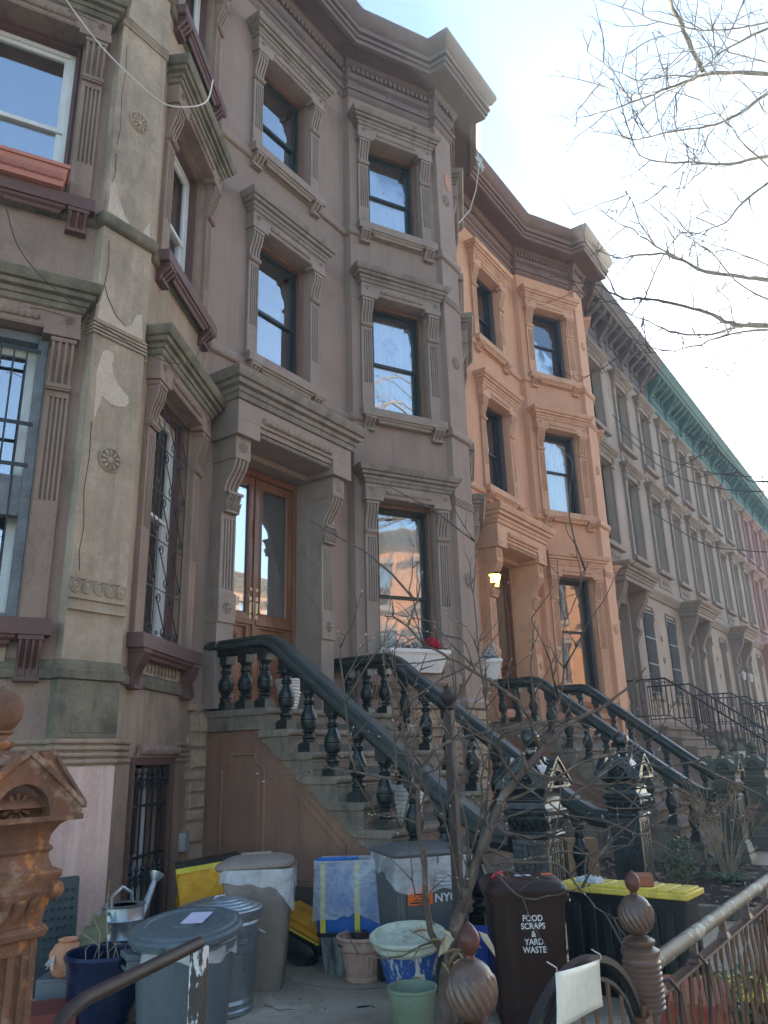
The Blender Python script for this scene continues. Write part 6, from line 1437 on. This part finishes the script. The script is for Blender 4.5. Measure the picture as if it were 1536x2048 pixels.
p = atz(1305, 1745, .3); evergreen('small dark green bush against the peeling black newel post', (8.75, 2.55, .03), .2, .62, 51, n=420, size=.05, grp=GE)
# urn stand
t = thing('iron_urn', 'small black iron urn stand on the paving behind the pipe rail', 'urn', (7.0, 1.35, 0)); mb = MB(); mb.lathe([(.10, 0), (.10, .02), (.03, .05), (.025, .10), (.05, .13), (.11, .16), (.13, .24), (.15, .26), (.145, .27)], 20); mb.build('urn_body', 'blackiron', t)

# ------------------------------------------------------------------ bare magnolia in front of the stoop
def px(pts, d0, d1): return [at(u, v, d0 + (d1 - d0) * i / max(1, len(pts) - 1)) for i, (u, v) in enumerate(pts)]
def smooth(P, k=3):
    out = []
    for i in range(len(P) - 1):
        p0 = P[max(0, i - 1)]; p1 = P[i]; p2 = P[i + 1]; p3 = P[min(len(P) - 1, i + 2)]
        for j in range(k):
            t = j / k; out.append(.5 * ((2 * p1) + (p2 - p0) * t + (2 * p0 - 5 * p1 + 4 * p2 - p3) * t * t + (3 * p1 - p0 - 3 * p2 + p3) * t ** 3))
    return out + [P[-1]]
def limb(mb, P, r0, r1, rnd, wob=.0, n=6):
    P = smooth([Vector(p) for p in P]); m_ = len(P)
    P = [p + Vector((rnd.uniform(-wob, wob), rnd.uniform(-wob, wob), rnd.uniform(-wob, wob))) if 0 < i < m_ - 1 else p for i, p in enumerate(P)]
    mb.tube(P, [(r0 + (r1 - r0) * (i / (m_ - 1)) ** .8) * (1 + .12 * math.sin(i * 2.1)) for i in range(m_)], n); return P
def twigs(mb, bm_, P, rnd, step, length, rad, depth=1, budp=.8, bias=Vector((0, 0, .5)), bud=.006):
    acc = rnd.uniform(0, step)
    for i in range(1, len(P)):
        seg = P[i] - P[i - 1]; acc += seg.length
        if acc < step: continue
        acc = rnd.uniform(-.3, .3) * step
        d = seg.normalized(); o = Vector((rnd.gauss(0, 1), rnd.gauss(0, 1), rnd.gauss(0, 1))); o -= d * o.dot(d); o.normalize()
        dr = (d * rnd.uniform(.4, 1.1) + o * .8 + bias * rnd.uniform(0, 1)).normalized(); L_ = length * rnd.uniform(.35, 1.2); n_ = 4; Q = [P[i]]
        for j in range(n_): dr = (dr + Vector((rnd.uniform(-.22, .22), rnd.uniform(-.22, .22), rnd.uniform(-.18, .22)))).normalized(); Q.append(Q[-1] + dr * L_ / n_)
        mb.tube(Q, [rad * (1 - .65 * j / n_) for j in range(n_ + 1)], 4)
        if bm_ and rnd.random() < budp: e_ = (Q[-1] - Q[-2]).normalized(); bm_.tube([Q[-1], Q[-1] + e_ * bud * 1.2, Q[-1] + e_ * bud * 3.2], [bud * .45, bud * .8, bud * .1], 5)
        if bm_:
            for j in range(1, n_):
                if rnd.random() < .16: e_ = Vector((rnd.uniform(-1, 1), rnd.uniform(-1, 1), rnd.uniform(-.2, 1))).normalized(); bm_.tube([Q[j], Q[j] + e_ * bud, Q[j] + e_ * bud * 2.3], [bud * .4, bud * .6, bud * .08], 4)
        if depth > 0: twigs(mb, bm_, Q, rnd, step * .55, length * .45, rad * .6, depth - 1, budp, bias, bud)
rnd = random.Random(21)
base = at(890, 1990, 3.85); t = thing('bare_magnolia', 'bare budding magnolia spreading in front of the stoop and the bins', 'tree', (base.x, base.y, 0)); off = Vector((base.x, base.y, 0))
tr = MB(); bd = MB(); tw = MB()
trunk = [Vector((base.x + .02, base.y - .02, -.02)), base] + px([(905, 1880), (932, 1780), (960, 1705), (985, 1645), (1010, 1590), (1050, 1540), (1090, 1490)], 3.85, 4.0)
P = limb(tr, trunk, .040, .017, rnd, .006, 9)
for k in range(5):
    o = .02; Q = [v + Vector((rnd.uniform(-o, o), rnd.uniform(-o, o), 0)) for v in P[:9]]; tr.tube(Q, .011, 5)
LB = [([(1090, 1490), (1148, 1440), (1198, 1418), (1252, 1380), (1292, 1335)], 4.0, 4.2, .016, .003),
 ([(1053, 1541), (1046, 1500), (1041, 1470), (1043, 1425), (1030, 1380)], 3.95, 3.9, .011, .004),
 ([(1032, 1561), (1003, 1516), (1000, 1476), (1020, 1462), (1060, 1450), (1115, 1440)], 3.9, 3.7, .009, .003),
 ([(905, 1905), (878, 1894), (857, 1836), (850, 1740), (838, 1660), (837, 1574), (853, 1519), (880, 1492), (955, 1469), (1040, 1450)], 3.85, 3.7, .018, .004),
 ([(837, 1574), (791, 1558), (708, 1543), (665, 1539), (642, 1519)], 3.75, 3.7, .009, .003),
 ([(838, 1650), (806, 1633), (763, 1629), (751, 1633), (720, 1652)], 3.8, 3.8, .007, .0025),
 ([(751, 1633), (732, 1594), (708, 1558)], 3.8, 3.8, .004, .002),
 ([(708, 1543), (699, 1484), (687, 1367), (679, 1273)], 3.7, 3.7, .006, .003), ([(792, 1558), (785, 1445), (765, 1308)], 3.72, 3.7, .006, .003),
 ([(841, 1562), (818, 1523), (794, 1387), (785, 1300)], 3.75, 3.7, .006, .003), ([(838, 1600), (815, 1500), (826, 1420), (805, 1330)], 3.8, 3.9, .005, .002),
 ([(1053, 1541), (1132, 1561), (1190, 1570), (1231, 1566), (1293, 1574), (1368, 1578)], 3.95, 3.7, .010, .003),
 ([(999, 1657), (1045, 1673), (1095, 1669), (1140, 1661), (1206, 1663)], 3.9, 3.7, .007, .002),
 ([(979, 1698), (1024, 1719), (1074, 1717), (1115, 1704), (1190, 1708), (1256, 1690), (1297, 1648)], 3.85, 3.6, .008, .002),
 ([(970, 1727), (1045, 1723), (1115, 1731), (1148, 1764), (1190, 1814), (1244, 1839)], 3.85, 3.4, .008, .002),
 ([(1037, 1566), (1086, 1595), (1132, 1628), (1202, 1638)], 3.95, 3.8, .007, .002),
 ([(1231, 1566), (1273, 1528), (1335, 1533), (1389, 1524), (1413, 1512)], 3.8, 3.6, .005, .002),
 ([(945, 1740), (975, 1600), (972, 1414), (950, 1250), (950, 1083)], 3.9, 4.1, .008, .002), ([(1100, 1470), (1124, 1373), (1126, 1269), (1152, 1199), (1175, 1124)], 4., 4.1, .006, .002),
 ([(1037, 1402), (987, 1368), (954, 1348), (900, 1315), (850, 1290), (800, 1240), (770, 1232)], 3.9, 3.7, .009, .003), ([(1080, 1500), (1060, 1440), (1037, 1402)], 4, 3.9, .011, .009),
 ([(850, 1290), (835, 1240), (818, 1180)], 3.75, 3.75, .004, .002), ([(954, 1348), (930, 1290), (914, 1252)], 3.85, 3.85, .004, .002), ([(935, 1775), (930, 1640), (905, 1520), (912, 1400), (900, 1330)], 3.85, 4., .008, .003),
 ([(925, 1800), (890, 1650), (880, 1560), (893, 1480)], 3.85, 3.95, .006, .002), ([(980, 1660), (960, 1560), (985, 1470), (965, 1380)], 3.9, 4., .007, .002), ([(985, 1645), (1080, 1610), (1160, 1600), (1260, 1620), (1330, 1600)], 3.9, 3.6, .006, .002),
 ([(960, 1705), (1010, 1770), (1060, 1800), (1110, 1790), (1180, 1770)], 3.85, 3.5, .005, .002), ([(1148, 1440), (1130, 1400), (1085, 1370)], 4.05, 4.05, .004, .002), ([(870, 1850), (830, 1790), (820, 1700), (800, 1640)], 3.85, 3.9, .004, .0015),
 ([(1068, 1420), (1062, 1330), (1070, 1240)], 4.0, 4.05, .005, .002), ([(1015, 1600), (1100, 1560), (1180, 1520), (1260, 1500), (1340, 1460)], 3.95, 3.9, .008, .002)]
for pts, d0, d1, r0, r1 in LB:
    Q = limb(tr, px(pts, d0, d1), r0 * 1.15, r1 * 1.2, rnd, .007, 6); twigs(tw, bd, Q, rnd, .20, .30, .0044, 1, .45, bud=.0045); twigs(tw, bd, Q, rnd, .70, .55, .0064, 1, .4, Vector((.1, -.1, .3)), .0045)
for mb_, nm, mt in ((tr, 'trunk_and_limbs', 'bark'), (tw, 'twigs', 'bark'), (bd, 'buds', 'bud')):
    o = mb_.build(nm, mt, t, ang=180)
    o.data.transform(Matrix.Translation(-off))
    if nm != 'trunk_and_limbs': o['kind'] = 'stuff'
leafcloud('withered_leaves', 'deadleaf', t, 26, lambda r: tuple(at(r.uniform(850, 960), r.uniform(1860, 1990), 3.75) - off), .11, 15, wide=.3)

# ------------------------------------------------------------------ street tree reaching in from the right
rnd = random.Random(23); t = thing('street_tree', 'large bare street tree whose branches cross the sky at the upper right', 'tree', (11.2, -1.6, 0)); off = Vector((11.2, -1.6, 0))
tr = MB(); tw = MB()
Pt = limb(tr, [(11.2, -1.6, -.1), (11.25, -1.6, 2), (11.15, -1.55, 4), (11.2, -1.5, 6.5), (11.1, -1.4, 9.5), (11.0, -1.5, 12)], .21, .06, rnd, .02, 14)
TL = [([(1640, 160), (1536, 147), (1450, 146), (1410, 148), (1385, 158), (1340, 175), (1290, 195), (1215, 222), (1195, 226)], .032, .004),
 ([(1410, 148), (1385, 100), (1360, 45), (1338, 0), (1320, -40)], .03, .018), ([(1385, 158), (1330, 185), (1290, 215), (1255, 222)], .014, .003), ([(1395, 150), (1330, 155), (1280, 158), (1225, 140), (1175, 103)], .014, .003),
 ([(1340, 172), (1280, 190), (1235, 180), (1190, 163)], .010, .003), ([(1700, -40), (1536, 55), (1460, 95), (1400, 140), (1350, 190)], .022, .004), ([(1640, 20), (1536, 45), (1440, 60), (1390, 58), (1320, 45), (1270, 22), (1200, 0)], .014, .003),
 ([(1640, 120), (1536, 187), (1480, 225), (1430, 250), (1380, 258), (1300, 272), (1262, 280), (1222, 260)], .024, .003), ([(1430, 250), (1410, 285), (1380, 330), (1368, 342)], .010, .003),
 ([(1660, 305), (1536, 313), (1510, 315), (1480, 325), (1420, 328), (1370, 326), (1315, 324), (1280, 310), (1252, 268)], .028, .003), ([(1415, 330), (1390, 355), (1370, 372), (1345, 380), (1332, 370)], .010, .003),
 ([(1660, 300), (1536, 367), (1485, 405), (1450, 445), (1400, 465), (1350, 480)], .020, .003), ([(1680, 570), (1536, 560), (1480, 552), (1415, 545), (1365, 520), (1320, 508), (1270, 512), (1235, 517), (1215, 505)], .030, .003),
 ([(1365, 520), (1310, 490), (1265, 460), (1230, 440), (1208, 422)], .014, .003), ([(1310, 490), (1280, 450), (1265, 405), (1252, 383)], .010, .003),
 ([(1700, 655), (1536, 652), (1480, 650), (1450, 643), (1410, 622), (1370, 613), (1290, 597), (1250, 597), (1200, 572), (1160, 555)], .034, .004), ([(1290, 597), (1295, 580), (1315, 530), (1350, 480), (1390, 435), (1420, 420)], .013, .003),
 ([(1500, 645), (1440, 665), (1390, 670), (1340, 662), (1300, 645), (1260, 628), (1230, 605)], .018, .003), ([(1536, 660), (1460, 668), (1400, 690), (1350, 700), (1300, 705), (1240, 700)], .016, .003),
 ([(1470, 650), (1465, 630), (1455, 580), (1450, 540)], .010, .003), ([(1540, 672), (1500, 700), (1460, 730), (1440, 740)], .009, .003), ([(1500, -20), (1470, 40), (1440, 100), (1400, 150)], .012, .003), ([(1540, 130), (1480, 110), (1420, 95), (1370, 100), (1310, 60)], .012, .003),
 ([(1536, 230), (1500, 180), (1470, 150), (1440, 120), (1405, 60)], .010, .003), ([(1600, 380), (1536, 330), (1490, 290), (1450, 240), (1400, 200)], .012, .003), ([(1600, 620), (1536, 600), (1470, 560), (1420, 500), (1370, 470), (1330, 430)], .014, .003), ([(1600, 520), (1540, 530), (1460, 500), (1400, 510), (1340, 520)], .010, .003),
 ([(1700, 1240), (1600, 960), (1536, 962), (1495, 960), (1440, 905)], .02, .004)]
for pts, r0, r1 in TL:
    P = px(pts, 9.6, 7.6)
    if pts[0][0] >= 1580:
        s_ = P[0]; q = min(Pt, key=lambda v: (v - s_).length - .6 * (s_.z - v.z if s_.z > v.z else -2)); P = [q] + P
        Q = limb(tr, P, r0 * 1.25, r1, rnd, .01, 7)
    else: Q = limb(tr, P, r0, r1, rnd, .012, 6)
    twigs(tw, None, Q, rnd, .26, .62, .0074, 2, bias=Vector((-.4, .2, .15)))
for mb_, nm in ((tr, 'trunk'), (tw, 'crown')):
    o = mb_.build(nm, 'treebark', t, ang=180); o.data.transform(Matrix.Translation(-off))
def back_tree(x, y, seed, lab):
    rnd = random.Random(seed); t = thing('bare_tree', lab, 'tree', (x, y, 0), group='bare street trees mirrored in the panes'); tr = MB(); tw = MB(); P = limb(tr, [(0, 0, -.1), (.1, 0, 2), (0, .1, 4), (.1, 0, 7)], .18, .08, rnd, .02, 10)
    for k in range(14):
        a = rnd.uniform(0, 6.28); z = rnd.uniform(2.8, 6.5); L_ = rnd.uniform(2, 3.6); Q = limb(tr, [(0, 0, z), (math.cos(a) * L_ * .4, math.sin(a) * L_ * .4, z + L_ * .45), (math.cos(a) * L_ * .75, math.sin(a) * L_ * .75, z + L_ * .95), (math.cos(a) * L_, math.sin(a) * L_, z + L_ * 1.2)], .06, .012, rnd, .05, 6)
        twigs(tw, None, Q, rnd, .5, 1.2, .012, 2)
    tr.build('trunk', 'treebark', t, ang=180); tw.build('crown', 'treebark', t, ang=180)
back_tree(15.5, -12.8, 61, 'bare street tree across the road, mirrored in the door glass'); back_tree(24.5, -12.8, 62, 'second bare street tree across the road'); back_tree(7.5, -12.8, 63, 'third bare street tree across the road')

# ------------------------------------------------------------------ decorations and small things on the houses
def flowerbox(lab, q, rz, grp, full=True):
    t = thing('flower_box', lab, 'flower box', (q.x, q.y, ZP + .0), rz, grp); t.scale = (1.16, 1.0, 1.2)
    mb = MB(); mb.hexa([(-.30, -.26, .0), (.30, -.26, .0), (.30, -.07, .0), (-.30, -.07, .0)], [(-.37, -.33, .21), (.37, -.33, .21), (.37, -.04, .21), (-.37, -.04, .21)]); mb.box(-.395, .395, -.35, -.02, .205, .245)
    mb.box(-.375, .375, -.335, -.05, .19, .206)
    for k in range(-5, 6):
        for sg in (-1, 1):
            x0 = k * .075; a0, a1 = x0 - sg * .045, x0 + sg * .045
            if abs(a0) < .31 and abs(a1) < .33: mb.tube([(a0, -.263 - .07 * .12, .03), (a1, -.263 - .07 * .72, .15)], .004, 4)
    mb.build('planter_trough', 'white', t, bevel=.004)
    leafcloud('frosted_sprigs', 'whitefol', t, 420 if full else 260, lambda r: (r.uniform(-.36, .10), r.uniform(-.28, -.08), .24 + abs(r.gauss(0, .09))), .05, 7, wide=.35)
    leafcloud('green_foliage', 'greenfol', t, 300, lambda r: (r.uniform(-.34, .36), r.uniform(-.28, -.06), .22 + abs(r.gauss(0, .05))), .06, 8, wide=.3)
    mb = MB(); r = random.Random(2)
    for k in range(26): a = r.uniform(-.5, 1.2); mb.hexa([(.20, -.18, .23), (.215, -.18, .23), (.215, -.16, .23), (.2, -.16, .23)], [(.20 + .17 * math.sin(a) , -.18 + r.uniform(-.05, .05), .23 + .17 * math.cos(a)), (.225 + .17 * math.sin(a), -.18, .23 + .16 * math.cos(a)), (.225 + .15 * math.sin(a), -.165, .24 + .15 * math.cos(a)), (.2 + .15 * math.sin(a), -.16, .24 + .15 * math.cos(a))])
    mb.build('red_sprigs', 'redbow', t, smooth=False); return t
q, r0 = spos(P2['B'], P2['C'], .76); flowerbox('white lattice flower box with frosted sprigs and a red bow on the left parlour sill', q, r0, 'white lattice flower boxes')
q, r0 = spos(P2['F'], P2['G'], .60); flowerbox('white lattice flower box on the far side of the bay, next to the orange house', q, r0, 'white lattice flower boxes', False)
def wreath(lab, P, a, b, s, z, key, flat_=False):
    if flat_: q, rz = Vector((6.70, 6.2)), 0.
    else: q, rz = spos(P[a], P[b], s)
    t = thing('wreath', lab, 'wreath', (q.x, q.y, z), rz, 'holiday wreaths hung inside the windows'); T = lambda x, y, z_: (x, .262 + y, z_)
    leafcloud('wreath_ring', 'greenfol', t, 260, lambda r: (lambda an, e: T((.095 + e) * math.cos(an), r.uniform(-.008, .008), (.105 + e) * math.sin(an)))(r.uniform(0, 6.28), r.uniform(-.03, .03)), .035, key, wide=.5)
    mb = MB()
    for sg in (-1, 1):
        mb.hexa([T(0, -.01, -.09), T(sg * .012, -.01, -.10), T(sg * .012, 0, -.10), T(0, 0, -.09)], [T(sg * .06, -.015, -.065), T(sg * .065, -.015, -.115), T(sg * .065, 0, -.115), T(sg * .06, 0, -.065)])
        mb.hexa([T(0, -.01, -.09), T(sg * .02, -.01, -.1), T(sg * .02, 0, -.1), T(0, 0, -.09)], [T(sg * .025, -.01, -.21), T(sg * .06, -.01, -.20), T(sg * .06, 0, -.20), T(sg * .025, 0, -.21)])
    mb.build('red_bow', 'redbow', t, smooth=False)
    mb = MB()
    for k in range(5): a_ = math.pi / 2 + k * 1.2566; mb.hexa([T(.012 * math.cos(a_ - .6), -.01, .14 + .012 * math.sin(a_ - .6)), T(.012 * math.cos(a_ + .6), -.01, .14 + .012 * math.sin(a_ + .6)), T(0, 0, .14)], [T(.045 * math.cos(a_), -.012, .14 + .045 * math.sin(a_)), T(.044 * math.cos(a_), -.010, .14 + .044 * math.sin(a_)), T(.04 * math.cos(a_), 0, .14 + .04 * math.sin(a_))])
    mb.build('star', 'white', t, smooth=False)
wreath('wreath with red bow in the top floor window above the door', P2, 'S', 'A', 0, Z3 + 1.22, 71, True)
wreath('wreath with red bow in the top floor window of the angled bay', P2, 'B', 'C', LS - .02, Z3 + 1.20, 72)
wreath('wreath with red bow in the middle floor window of the angled bay', P2, 'B', 'C', LS - .02, Z2 + 1.32, 73)
wreath('wreath in the middle floor window directly above the door', P2, 'S', 'A', 0, Z2 + 1.35, 74, True)
# paper snowflakes / frost dots on the inside of the panes (children of their windows)
for key, H in (('f2', H2_), ('l2', H2_), ('lp', HP)):
    mb = MB(); r = random.Random(hash(key) % 99 if False else ord(key[0]) * 3 + 1)
    for k in range(16):
        x, z = r.uniform(-.34, .34), r.uniform(H * .52, H - .2); s_ = r.uniform(.010, .022)
        for j in range(3): a = j * math.pi / 3; mb.box(-s_, s_, 0, .002, -.0035, .0035, TR(x, .245 + .001 * j, z) @ Matrix.Rotation(a, 4, 'Y'))
    for k in range(2 if key != 'lp' else 0):
        x, z = (0, H * .22) if k == 0 else (.02, H * .36); R_ = .07 if k == 0 else .03; mb.tube([(x + R_ * math.cos(u * .4), .262, z + R_ * math.sin(u * .4)) for u in range(17)], .004, 4)
    if key == 'lp':
        for (x, z) in ((-.30, .80), (.22, .74)):
            for j in range(8): a = j * math.pi / 8; mb.box(-.065, .065, 0, .002, -.004, .004, TR(x, .262 + .0008 * j, z) @ Matrix.Rotation(a, 4, 'Y'))
    mb.build('snowflake_decals', 'white', ws2[key], smooth=False)
# AC-style insulation panel in the top bay window
# porch lantern, glowing
p = aty(988, 1160, 5.98); t = thing('porch_lantern', 'glowing yellow lantern hanging in the doorway of the orange house', 'lantern', (p.x, p.y, p.z - .13))
mb = MB(); mb.lathe([(.07, .0), (.085, .08), (.12, .20), (.125, .21)], 8); mb.build('glass_shade', 'lampglow', t)
mb = MB(); mb.lathe([(.135, .21), (.13, .225), (.08, .27), (.03, .30), (.02, .34), (.005, .38)], 8); mb.lathe([(.075, -.02), (.078, 0)], 8); mb.tube([(0, 0, .36), (0, 0, .55)], .008, 6)
for k in range(4): a = k * math.pi / 2 + .4; mb.tube([(.072 * math.cos(a), .072 * math.sin(a), 0), (.127 * math.cos(a), .127 * math.sin(a), .21)], .006, 4)
mb.build('lantern_frame', 'blackiron', t)
# post lantern in a far yard
p = at(1482, 1530, 12.9); t = thing('post_lantern', 'small green-grey post lantern between the two far grey newel posts', 'lantern', (p.x, p.y, 0)); h = p.z
mb = MB(); mb.lathe([(.035, 0), (.03, h - .1), (.05, h - .06), (.05, h - .03)], 10); mb.build('lamp_post', 'greynewel', t)
mb = MB(); mb.lathe([(.06, h), (.11, h + .22)], 4); mb.build('lamp_glass', 'vinyl', t, smooth=False)
mb = MB(); mb.lathe([(.14, h + .22), (.13, h + .25), (.05, h + .33), (.02, h + .37)], 4); mb.lathe([(.07, h - .03), (.07, h)], 4)
for k in range(4): a = k * math.pi / 2; mb.tube([(.062 * math.cos(a), .062 * math.sin(a), h), (.112 * math.cos(a), .112 * math.sin(a), h + .22)], .008, 4)
mb.build('lamp_cap', 'greynewel', t, smooth=False)
# ribbed white pots on the stoop
def ribpot(lab, loc, h):
    t = thing('ribbed_pot', lab, 'flower pot', loc, group='white ribbed pots on the stoop'); prof = []
    for k in range(9): z = h * k / 9; r = .085 + .055 * k / 9; prof += [(r, z), (r + .008, z + h * .03), (r + .008, z + h * .07), (r, z + h * .1)]
    prof += [(.15, h), (.15, h + .02), (.135, h + .02)]; mb = MB(); mb.lathe(prof, 28); mb.build('pot_body', 'white', t)
    leafcloud('evergreen_sprigs', 'greenfol', t, 160, blob(0, 0, h + .09, .1, .1, .12), .08, 5, wide=.3); leafcloud('red_sprigs', 'redbow', t, 22, blob(0, 0, h + .07, .1, .1, .06), .04, 6); return t
ribpot('white ribbed pot on the stoop landing beside the wooden door', (6.25, 5.62, 2.0), .30); ribpot('white ribbed pot halfway down the steps behind the balusters', (6.02, 4.0, .935), .32)
# flat cardboard
def carton(lab, loc, rz, sx, sy, sz, tape):
    t = thing('cardboard_box', lab, 'cardboard box', loc, rz, 'cardboard boxes left between the newel posts'); mb = MB(); mb.box(-sx / 2, sx / 2, -sy / 2, sy / 2, 0, sz); mb.build('carton', 'cardb', t, bevel=.003)
    if tape:
        for z in (sz * .12, sz * .62): mb = MB(); mb.box(-.05, .05, -sy / 2 - .002, -sy / 2, z, z + .07); mb.build('tape', 'teal', t)
carton('upright cardboard box with two teal tapes between the black newel posts', (7.86, 3.22, .20), math.radians(-52), .30, .2, .50, True)
carton('flat cardboard box under the upright taped one', (7.92, 3.25, 0), math.radians(-36), .42, .34, .198, False)
t = thing('door_number_box', 'pale intercom box on the wall strip beyond the orange house', 'intercom', (18.2, 6.14, 3.62)); mb = MB(); mb.box(-.09, .09, -.05, .06, -.12, .12); mb.build('intercom_case', 'vinyl', t, bevel=.006); mb = MB(); mb.box(-.06, .06, -.056, -.05, -.06, .07); mb.build('intercom_plate', 'blackpl', t)
mb = MB(); mb.lathe([(.18, 0), (.18, .012)], 16, T=TR(0, 0, 0, rx=math.pi / 2)); q = Vector(P2['E']); o = mb.build('round_orange_plate', flat_cache('dull_orange', (.42, .20, .12), .7), None, (q.x - .16, q.y - .0, 10.95)); o.scale = (.6, 1, 1); tag(o, 'dull orange oval plate high on the bay pier of the mauve house', 'plate')
# star decoration hung off the cornice with its wire
t = thing('snowflake_ornament', 'pale snowflake ornament hanging from the roof cornice between the mauve and orange houses', 'ornament', tuple(at(960, 325, 13.1))); mb = MB()
for k in range(6):
    a = k * math.pi / 3; d = Vector((math.cos(a), 0, math.sin(a))); mb.tube([(0, 0, 0), d * .16], .010, 5)
    for u in (.06, .10):
        for sg in (-1, 1): e_ = Vector((math.cos(a + sg * .9), 0, math.sin(a + sg * .9))); mb.tube([d * u, d * u + e_ * .05], .008, 4)
mb.build('snowflake', 'whitefol', t)
mb = MB(); a_ = at(958, 335, 13.1); mb.tube([at(958, 335, 13.1) - a_, at(952, 380, 13.0) - a_, at(940, 420, 12.9) - a_, at(918, 446, 12.6) - a_], .008, 5); mb.build('hanging_wire', 'cable', t).location = a_ - Vector(t.location)
# loose cables on the near house
def cable(lab, pts, d0, d1, r, mat, nm='loose_cable'):
    P = smooth(px(pts, d0, d1), 5); o0 = P[0].copy(); mb = MB(); mb.tube([p - o0 for p in P], r, 6); o = mb.build(nm, mat, None, o0); tag(o, lab, 'cable'); return o
cable('white loose cable looping across the corner pier of the near house', [(120, -20), (150, 25), (205, 95), (270, 160), (330, 208), (385, 213), (415, 200), (426, 160)], 4.6, 5.3, .005, 'cable')
cable('thin dark cable sagging in front of the near house', [(-20, 340), (8, 400), (35, 490), (90, 560), (190, 640), (280, 700), (350, 727), (390, 718), (400, 690)], 3.6, 4.9, .003, 'dcable')
for k, (pts, lb) in enumerate((([(1225, 830), (1300, 900), (1380, 935), (1460, 950), (1560, 955)], 'upper'), ([(1240, 860), (1330, 940), (1430, 975), (1560, 985)], 'middle'), ([(1300, 1020), (1400, 1085), (1480, 1100), (1560, 1105)], 'lowest'))):
    cable('%s of the three utility wires crossing in front of the far rowhouses' % lb, pts, 20, 12, .010, 'dcable', 'utility_wire')
# cracks in the courtyard paving
def gcrack(pts, r, nm='paving_crack'):
    P = [atz(u, v, .001) for u, v in pts]; Q = []
    rr__ = random.Random(len(pts))
    for i in range(len(P) - 1):
        for j in range(4): q = P[i].lerp(P[i + 1], j / 4); Q.append(q + Vector((rr__.uniform(-.012, .012), rr__.uniform(-.012, .012), 0)))
    Q.append(P[-1]); mb = MB(); vs = []
    for i, q in enumerate(Q): w_ = r * rr__.uniform(.4, 1.2); vs += [(q.x - w_, q.y - w_, .0035), (q.x + w_, q.y + w_, .0035)]
    mb.add(vs, [(2 * i, 2 * i + 1, 2 * i + 3, 2 * i + 2) for i in range(len(Q) - 1)]); o = mb.build(nm, 'dark', None, smooth=False); o['kind'] = 'structure'
gcrack([(575, 1955), (600, 1975), (605, 1995), (590, 2020), (612, 2060)], .004); gcrack([(530, 2010), (560, 2020), (590, 2020)], .004); gcrack([(570, 1960), (640, 1975), (720, 1980), (790, 1975)], .003); gcrack([(715, 2015), (735, 2012), (750, 2016)], .009)
r_ = random.Random(6)
lf = leafcloud('scattered_leaf_litter', 'deadleaf', None, 70, lambda r: (r.uniform(3.2, 5.5), r.uniform(2.8, 5.5), .012), .028, 17); lf['kind'] = 'stuff'

# ------------------------------------------------------------------ haze
mb = MB(); mb.box(-14, 75, -19, 22, -1.2, 16.5); hz = mb.build('haze', None, smooth=False); hz['kind'] = 'stuff'
hm = bpy.data.materials.new('haze_air'); hm.use_nodes = True; t_ = hm.node_tree; t_.nodes.clear()
ho = t_.nodes.new('ShaderNodeOutputMaterial'); hv = t_.nodes.new('ShaderNodeVolumePrincipled')
hv.inputs['Color'].default_value = (.78, .95, 1, 1); hv.inputs['Density'].default_value = .0037; hv.inputs['Anisotropy'].default_value = .38
t_.links.new(hv.outputs[0], ho.inputs['Volume']); hz.data.materials.append(hm)
